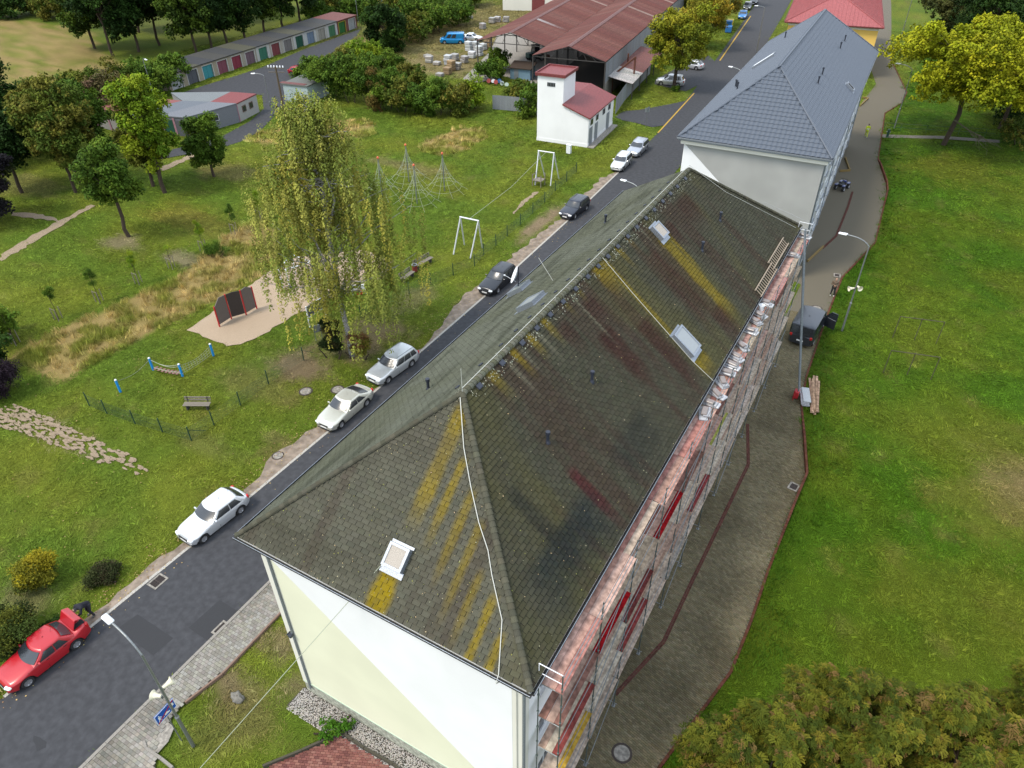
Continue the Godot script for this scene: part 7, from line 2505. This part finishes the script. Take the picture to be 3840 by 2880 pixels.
	for e in [[-81.2, -78.2, 3.2, 5.0, 0], [-76.7, -76.3, 3.4, 6.2, 0], [-73.0, -76.4, 3.6, 7.4, 0], [-69.5, -76.6, 3.6, 7.6, 0], [-65.9, -76.4, 3.0, 5.6, 0], [-63.2, -76.3, 3.0, 5.0, 1], [-60.6, -76.7, 3.0, 4.8, 0], [-58.0, -77.9, 3.0, 5.0, 0], [-55.7, -79.3, 2.8, 5.2, 1], [-54.8, -82.4, 2.8, 4.6, 2], [-45.7, -83.2, 2.4, 4.4, 0], [-82.1, -85.5, 3.6, 5.6, 1], [-83.8, -93.1, 3.4, 5.4, 2], [-76.5, -90.2, 3.4, 5.0, 0], [-68.0, -85.3, 3.0, 4.2, 1], [-87.0, -81.3, 2.2, 3.0, 0], [-60.4, -97.1, 2.6, 3.6, 0], [-63.2, -104.1, 2.2, 3.4, 0], [-51.1, -90.0, 2.2, 3.2, 1]]:
		var nm: String = ["leftmost, by the turquoise garage", "second from the turquoise garage", "tall, above the birch top", "tallest of the hedge", "behind the rusty shrub", "with fading leaves, right of the tall ones", "in the middle of the hedge", "right of the middle", "lighter, near the yellow bush", "yellow-green, at the tin fence end", "left of the transformer house", "thin, at the lane side", "yellow-green, beside the lane", "low, behind the tall ones", "sparse, at the yard edge", "small, beside the red car", "at the shed post", "behind the shed post", "left of the transformer tower's back"][k]
		shrub("hedge_shrub", "hedge bush between lawn and yard, " + nm, Vector3(e[0], 0, e[1]), e[2], e[3], [green, olive, lime][e[4]], {lobes = 18, per = 44, size = .72, lobe = .42, group = "hedge between lawn and yard"})
		k += 1
	shrub("hedge_shrub", "rusty brown dying shrub in the middle of the hedge", Vector3(-66.9, 0, -74.9), 1.6, 6.2, [Color(.17, .1, .03), Color(.13, .1, .025)], {lobes = 9, size = .6})
	tree("round_tree", "dense dark round tree beside the end of the garage lane", Vector3(-88.8, 0, -105.1), 8.6, .6, 4.6, dark, {size = 1.0, lobes = 40, per = 50, lobe = .3})
	k = 0
	for e in [[-90.2, -114.1, 5, 6], [-91.8, -120.3, 5, 8], [-89.7, -123.9, 5.2, 6.5], [-104.2, -129.7, 5, 6.5], [-103.3, -139.0, 5.5, 7], [-90.0, -131.5, 4.6, 5.5], [-124.4, -131.2, 4.5, 5], [-115.1, -126.9, 4, 4.5], [-118.3, -137.5, 5, 6], [-99.2, -150.6, 5, 5], [-90.2, -169.1, 5, 6], [-120.0, -121.5, 4, 4.5]]:
		shrub("far_bush", "far bush behind the round tree and the yard in the top row, counted %s" % words[k], Vector3(e[0], 0, e[1]), e[2], e[3], green if k % 3 else olive, {lobes = 16, per = 40, size = 1.0, lobe = .42, group = "far bushes behind the yard"})
		k += 1
	# garden shrubs
	shrub("shrub", "yellow-leaved shrub on the lawn above the red car", Vector3(-29.56, 0, 2.19), 1.15, 2.2, [Color(.28, .24, .015), Color(.2, .19, .02), Color(.08, .1, .02)], {kind = "fine", size = .5, lobes = 16, per = 60, lobe = .4})
	shrub("shrub", "low dark bush beside the drain at the roadside", Vector3(-26.7, 0, 0.08), .9, .8, [Color(.05, .045, .022), Color(.04, .05, .016)], {kind = "fine", size = .45, lobes = 10, per = 60})
	shrub("shrub", "dark green shrub at the left edge behind the red car", Vector3(-27.18, 0, 5.2), 1.5, 2.3, [Color(.05, .075, .015), Color(.1, .11, .015), Color(.03, .045, .012)], {kind = "fine", size = .5, lobes = 16, per = 60})
	shrub("shrub", "small dark green shrub beside the red car", Vector3(-25.8, 0, 3.71), .7, .7, dark, {kind = "fine", size = .4, lobes = 8, per = 40})
	shrub("shrub", "deep purple bush at the left edge below the straw strip", Vector3(-48.38, 0, -6.8), 1.9, 2.6, [Color(.022, .014, .02), Color(.03, .018, .022)], {kind = "fine", size = .5, lobes = 16, per = 60})
	shrub("shrub", "green bush at the left edge beside the straw strip", Vector3(-55.32, 0, -11.03), 2.0, 3.0, green, {lobes = 14})
	shrub("shrub", "dark bush at the left edge above the purple bush", Vector3(-51.49, 0, -8.39), 1.9, 3.2, dark, {lobes = 14})
	shrub("shrub", "small round bush in the straw strip", Vector3(-51.65, 0, -30.27), 1.1, 1.2, green, {kind = "fine", size = .4, lobes = 8, per = 50})
	shrub("shrub", "bright green weed bush at the corner of the red patio", Vector3(-9.81, 0, 0.39), .8, .5, [Color(.06, .15, .012), Color(.09, .17, .015)], {kind = "broad", size = .3, lobes = 7, per = 14, lobe = .4})
	var j := tree("juniper", "dark upright juniper standing beside the birch trunk", Vector3(-29.87, 0, -22.51), 3.6, .2, 1.0, [Color(.025, .045, .016), Color(.035, .055, .018), Color(.06, .055, .02)], {kind = "needle", size = .5, lobes = 22, per = 60, lobe = .42, cat = "shrub", trunk = .06, stems = 3})
	j.scale = Vector3(1, 1, 1)
	shrub("shrub", "young shoots with a reddish stump at the foot of the birch", Vector3(-28.0, 0, -23.4), .9, 2.6, [Color(.17, .17, .02), Color(.2, .1, .04)], {kind = "fine", size = .45, lobes = 9, per = 40})
	# saplings with their stakes
	k = 0
	for q in [Vector3(-53.8, 0, -11.3), Vector3(-54.2, 0, -15.3), Vector3(-53.7, 0, -18.9), Vector3(-53.5, 0, -22.8), Vector3(-53.2, 0, -26.3), Vector3(-53.4, 0, -30.3), Vector3(-53.7, 0, -34.6), Vector3(-53.9, 0, -38.4)]:
		var s := tree("sapling", "young staked sapling on the edge of the straw strip, %s from the near end" % words[k], q, 3.4 if k != 4 else 2.6, 1.3, .5, [green, green, green, lime, lime, lime, green, lime][k], {kind = "fine", size = .32, lobes = 7, per = 26 if k != 4 else 4, trunk = .03, lobe = .5, group = "staked saplings"})
		for e in [[.3, .2], [-.3, .2], [0, -.32]]: pole_part(s, "stake", Vector3(e[0], 0, e[1]), Vector3(e[0], 1.15, e[1]), .035, M.bleached_wood)
		pole_part(s, "stake_tie", Vector3(.3, 1.1, .2), Vector3(-.3, 1.1, .2), .025, M.bleached_wood)
		k += 1
	grass()

func grass() -> void:
	var ib := Basis.from_euler(Vector3(deg_to_rad(-37.386), deg_to_rad(30.118), deg_to_rad(-.556)), EULER_ORDER_YXZ).inverse()
	var eye := Vector3(5.583, 32.613, 10.595)
	var foot := [PackedVector2Array([Vector2(-12.9, .1), Vector2(.9, .1), Vector2(.9, -39), Vector2(-12.9, -39)]), PackedVector2Array([Vector2(-40, -74.5), Vector2(-32.4, -75.4), Vector2(-33.2, -86), Vector2(-40.6, -85)]), PackedVector2Array([Vector2(-81, -61), Vector2(-82.3, -53), Vector2(-97.5, -50), Vector2(-96, -57), Vector2(-86, -65.2)]), PackedVector2Array([Vector2(-13.4, -52), Vector2(0, -52), Vector2(-2, -95), Vector2(-16, -95)])]
	var sets := {lawn = [[], []], straw = [[], []], lush = [[], []]}
	var z := 8.0
	while z > -170:
		var step := .3 if z > -30 else (.42 if z > -75 else .8)
		var x := -125.0
		while x < 45:
			var st := step if x > -62 else maxf(step, .75)
			x += st
			var p := Vector3(x + rng.randf_range(-.5, .5) * st, 0, z + rng.randf_range(-.5, .5) * step)
			var q := ib * (p - eye)
			if q.z > -1: continue
			var u := q.x / -q.z
			var v := q.y / -q.z
			if absf(u) > .9 or absf(v) > .7: continue
			var skip := false
			for f in bare:
				if Geometry2D.is_point_in_polygon(Vector2(p.x, p.z), f): skip = true; break
			if skip: continue
			for f in foot:
				if Geometry2D.is_point_in_polygon(Vector2(p.x, p.z), f): skip = true; break
			if skip: continue
			var c := ground_col(p.x, p.z)
			if c.r > c.g * 1.12 and c.r > .24 and rng.randf() < .8 and not (c.r < .33 and c.b < .1): continue
			var tall := false
			for f in straw:
				if Geometry2D.is_point_in_polygon(Vector2(p.x, p.z), f): tall = true; break
			p.y = -.03
			if tall:
				sets.straw[0].append(Transform3D(spin(1).scaled(Vector3(st * 2.4, rng.randf_range(.35, .75), step * 2.4)), p))
				sets.straw[1].append(jit(c * rng.randf_range(1.0, 1.6), .2))
			else:
				var edge := x > 0 and x - court_x(z) < 1.6 + nz.get_noise_2d(x * 4, z * 4) * 2.5
				var hgt := rng.randf_range(.07, .13) * (2.3 if edge and rng.randf() < .6 else 1.0) * (1.6 if z < -72 and x < -30 else 1.0)
				var g := c * rng.randf_range(.78, 1.2)
				if edge: g = g.lerp(Color(.035, .105, .006), .5)
				sets.lawn[0].append(Transform3D(spin(1).scaled(Vector3(st * 2.3, hgt, step * 2.3)), p))
				sets.lawn[1].append(jit(g, .16))
		z -= step
	var o := scatter(self, "lawn_grass", cluster("grass", 4), M.grass_blade, sets.lawn[0], sets.lawn[1])
	o.set_meta("kind", "stuff")
	tag(o, "short green lawn grass around the houses and playground", "grass")
	o = scatter(self, "straw_grass", cluster("grass", 5), M.grass_blade, sets.straw[0], sets.straw[1])
	o.set_meta("kind", "stuff")
	tag(o, "tall dry straw-coloured grass in uncut strips", "grass")
	# fallen leaves on verge, road edge and lawn
	var b := MB.new()
	for i in 2600:
		var p := Vector3(-25.2 + rng.randfn() * .7, .045, rng.randf_range(-60, 8))
		if i % 3 == 0: p = Vector3(rng.randf_range(-62, -26), .09, rng.randf_range(-45, 5))
		var r := rng.randf_range(.02, .05)
		b.col = jit([Color(.3, .2, .08), Color(.35, .26, .1), Color(.22, .13, .06)][i % 3], .3)
		var a := rng.randf() * TAU
		b.quad(p + Vector3(cos(a), 0, sin(a)) * r, p + Vector3(-sin(a), .3, cos(a)) * r, p - Vector3(cos(a), 0, sin(a)) * r, p + Vector3(sin(a), .1, -cos(a)) * r)
	var f := part(self, "fallen_leaves", b, M.cloth)
	f.set_meta("kind", "stuff")
	tag(f, "small fallen leaves along the street verge and on the lawn", "leaves")
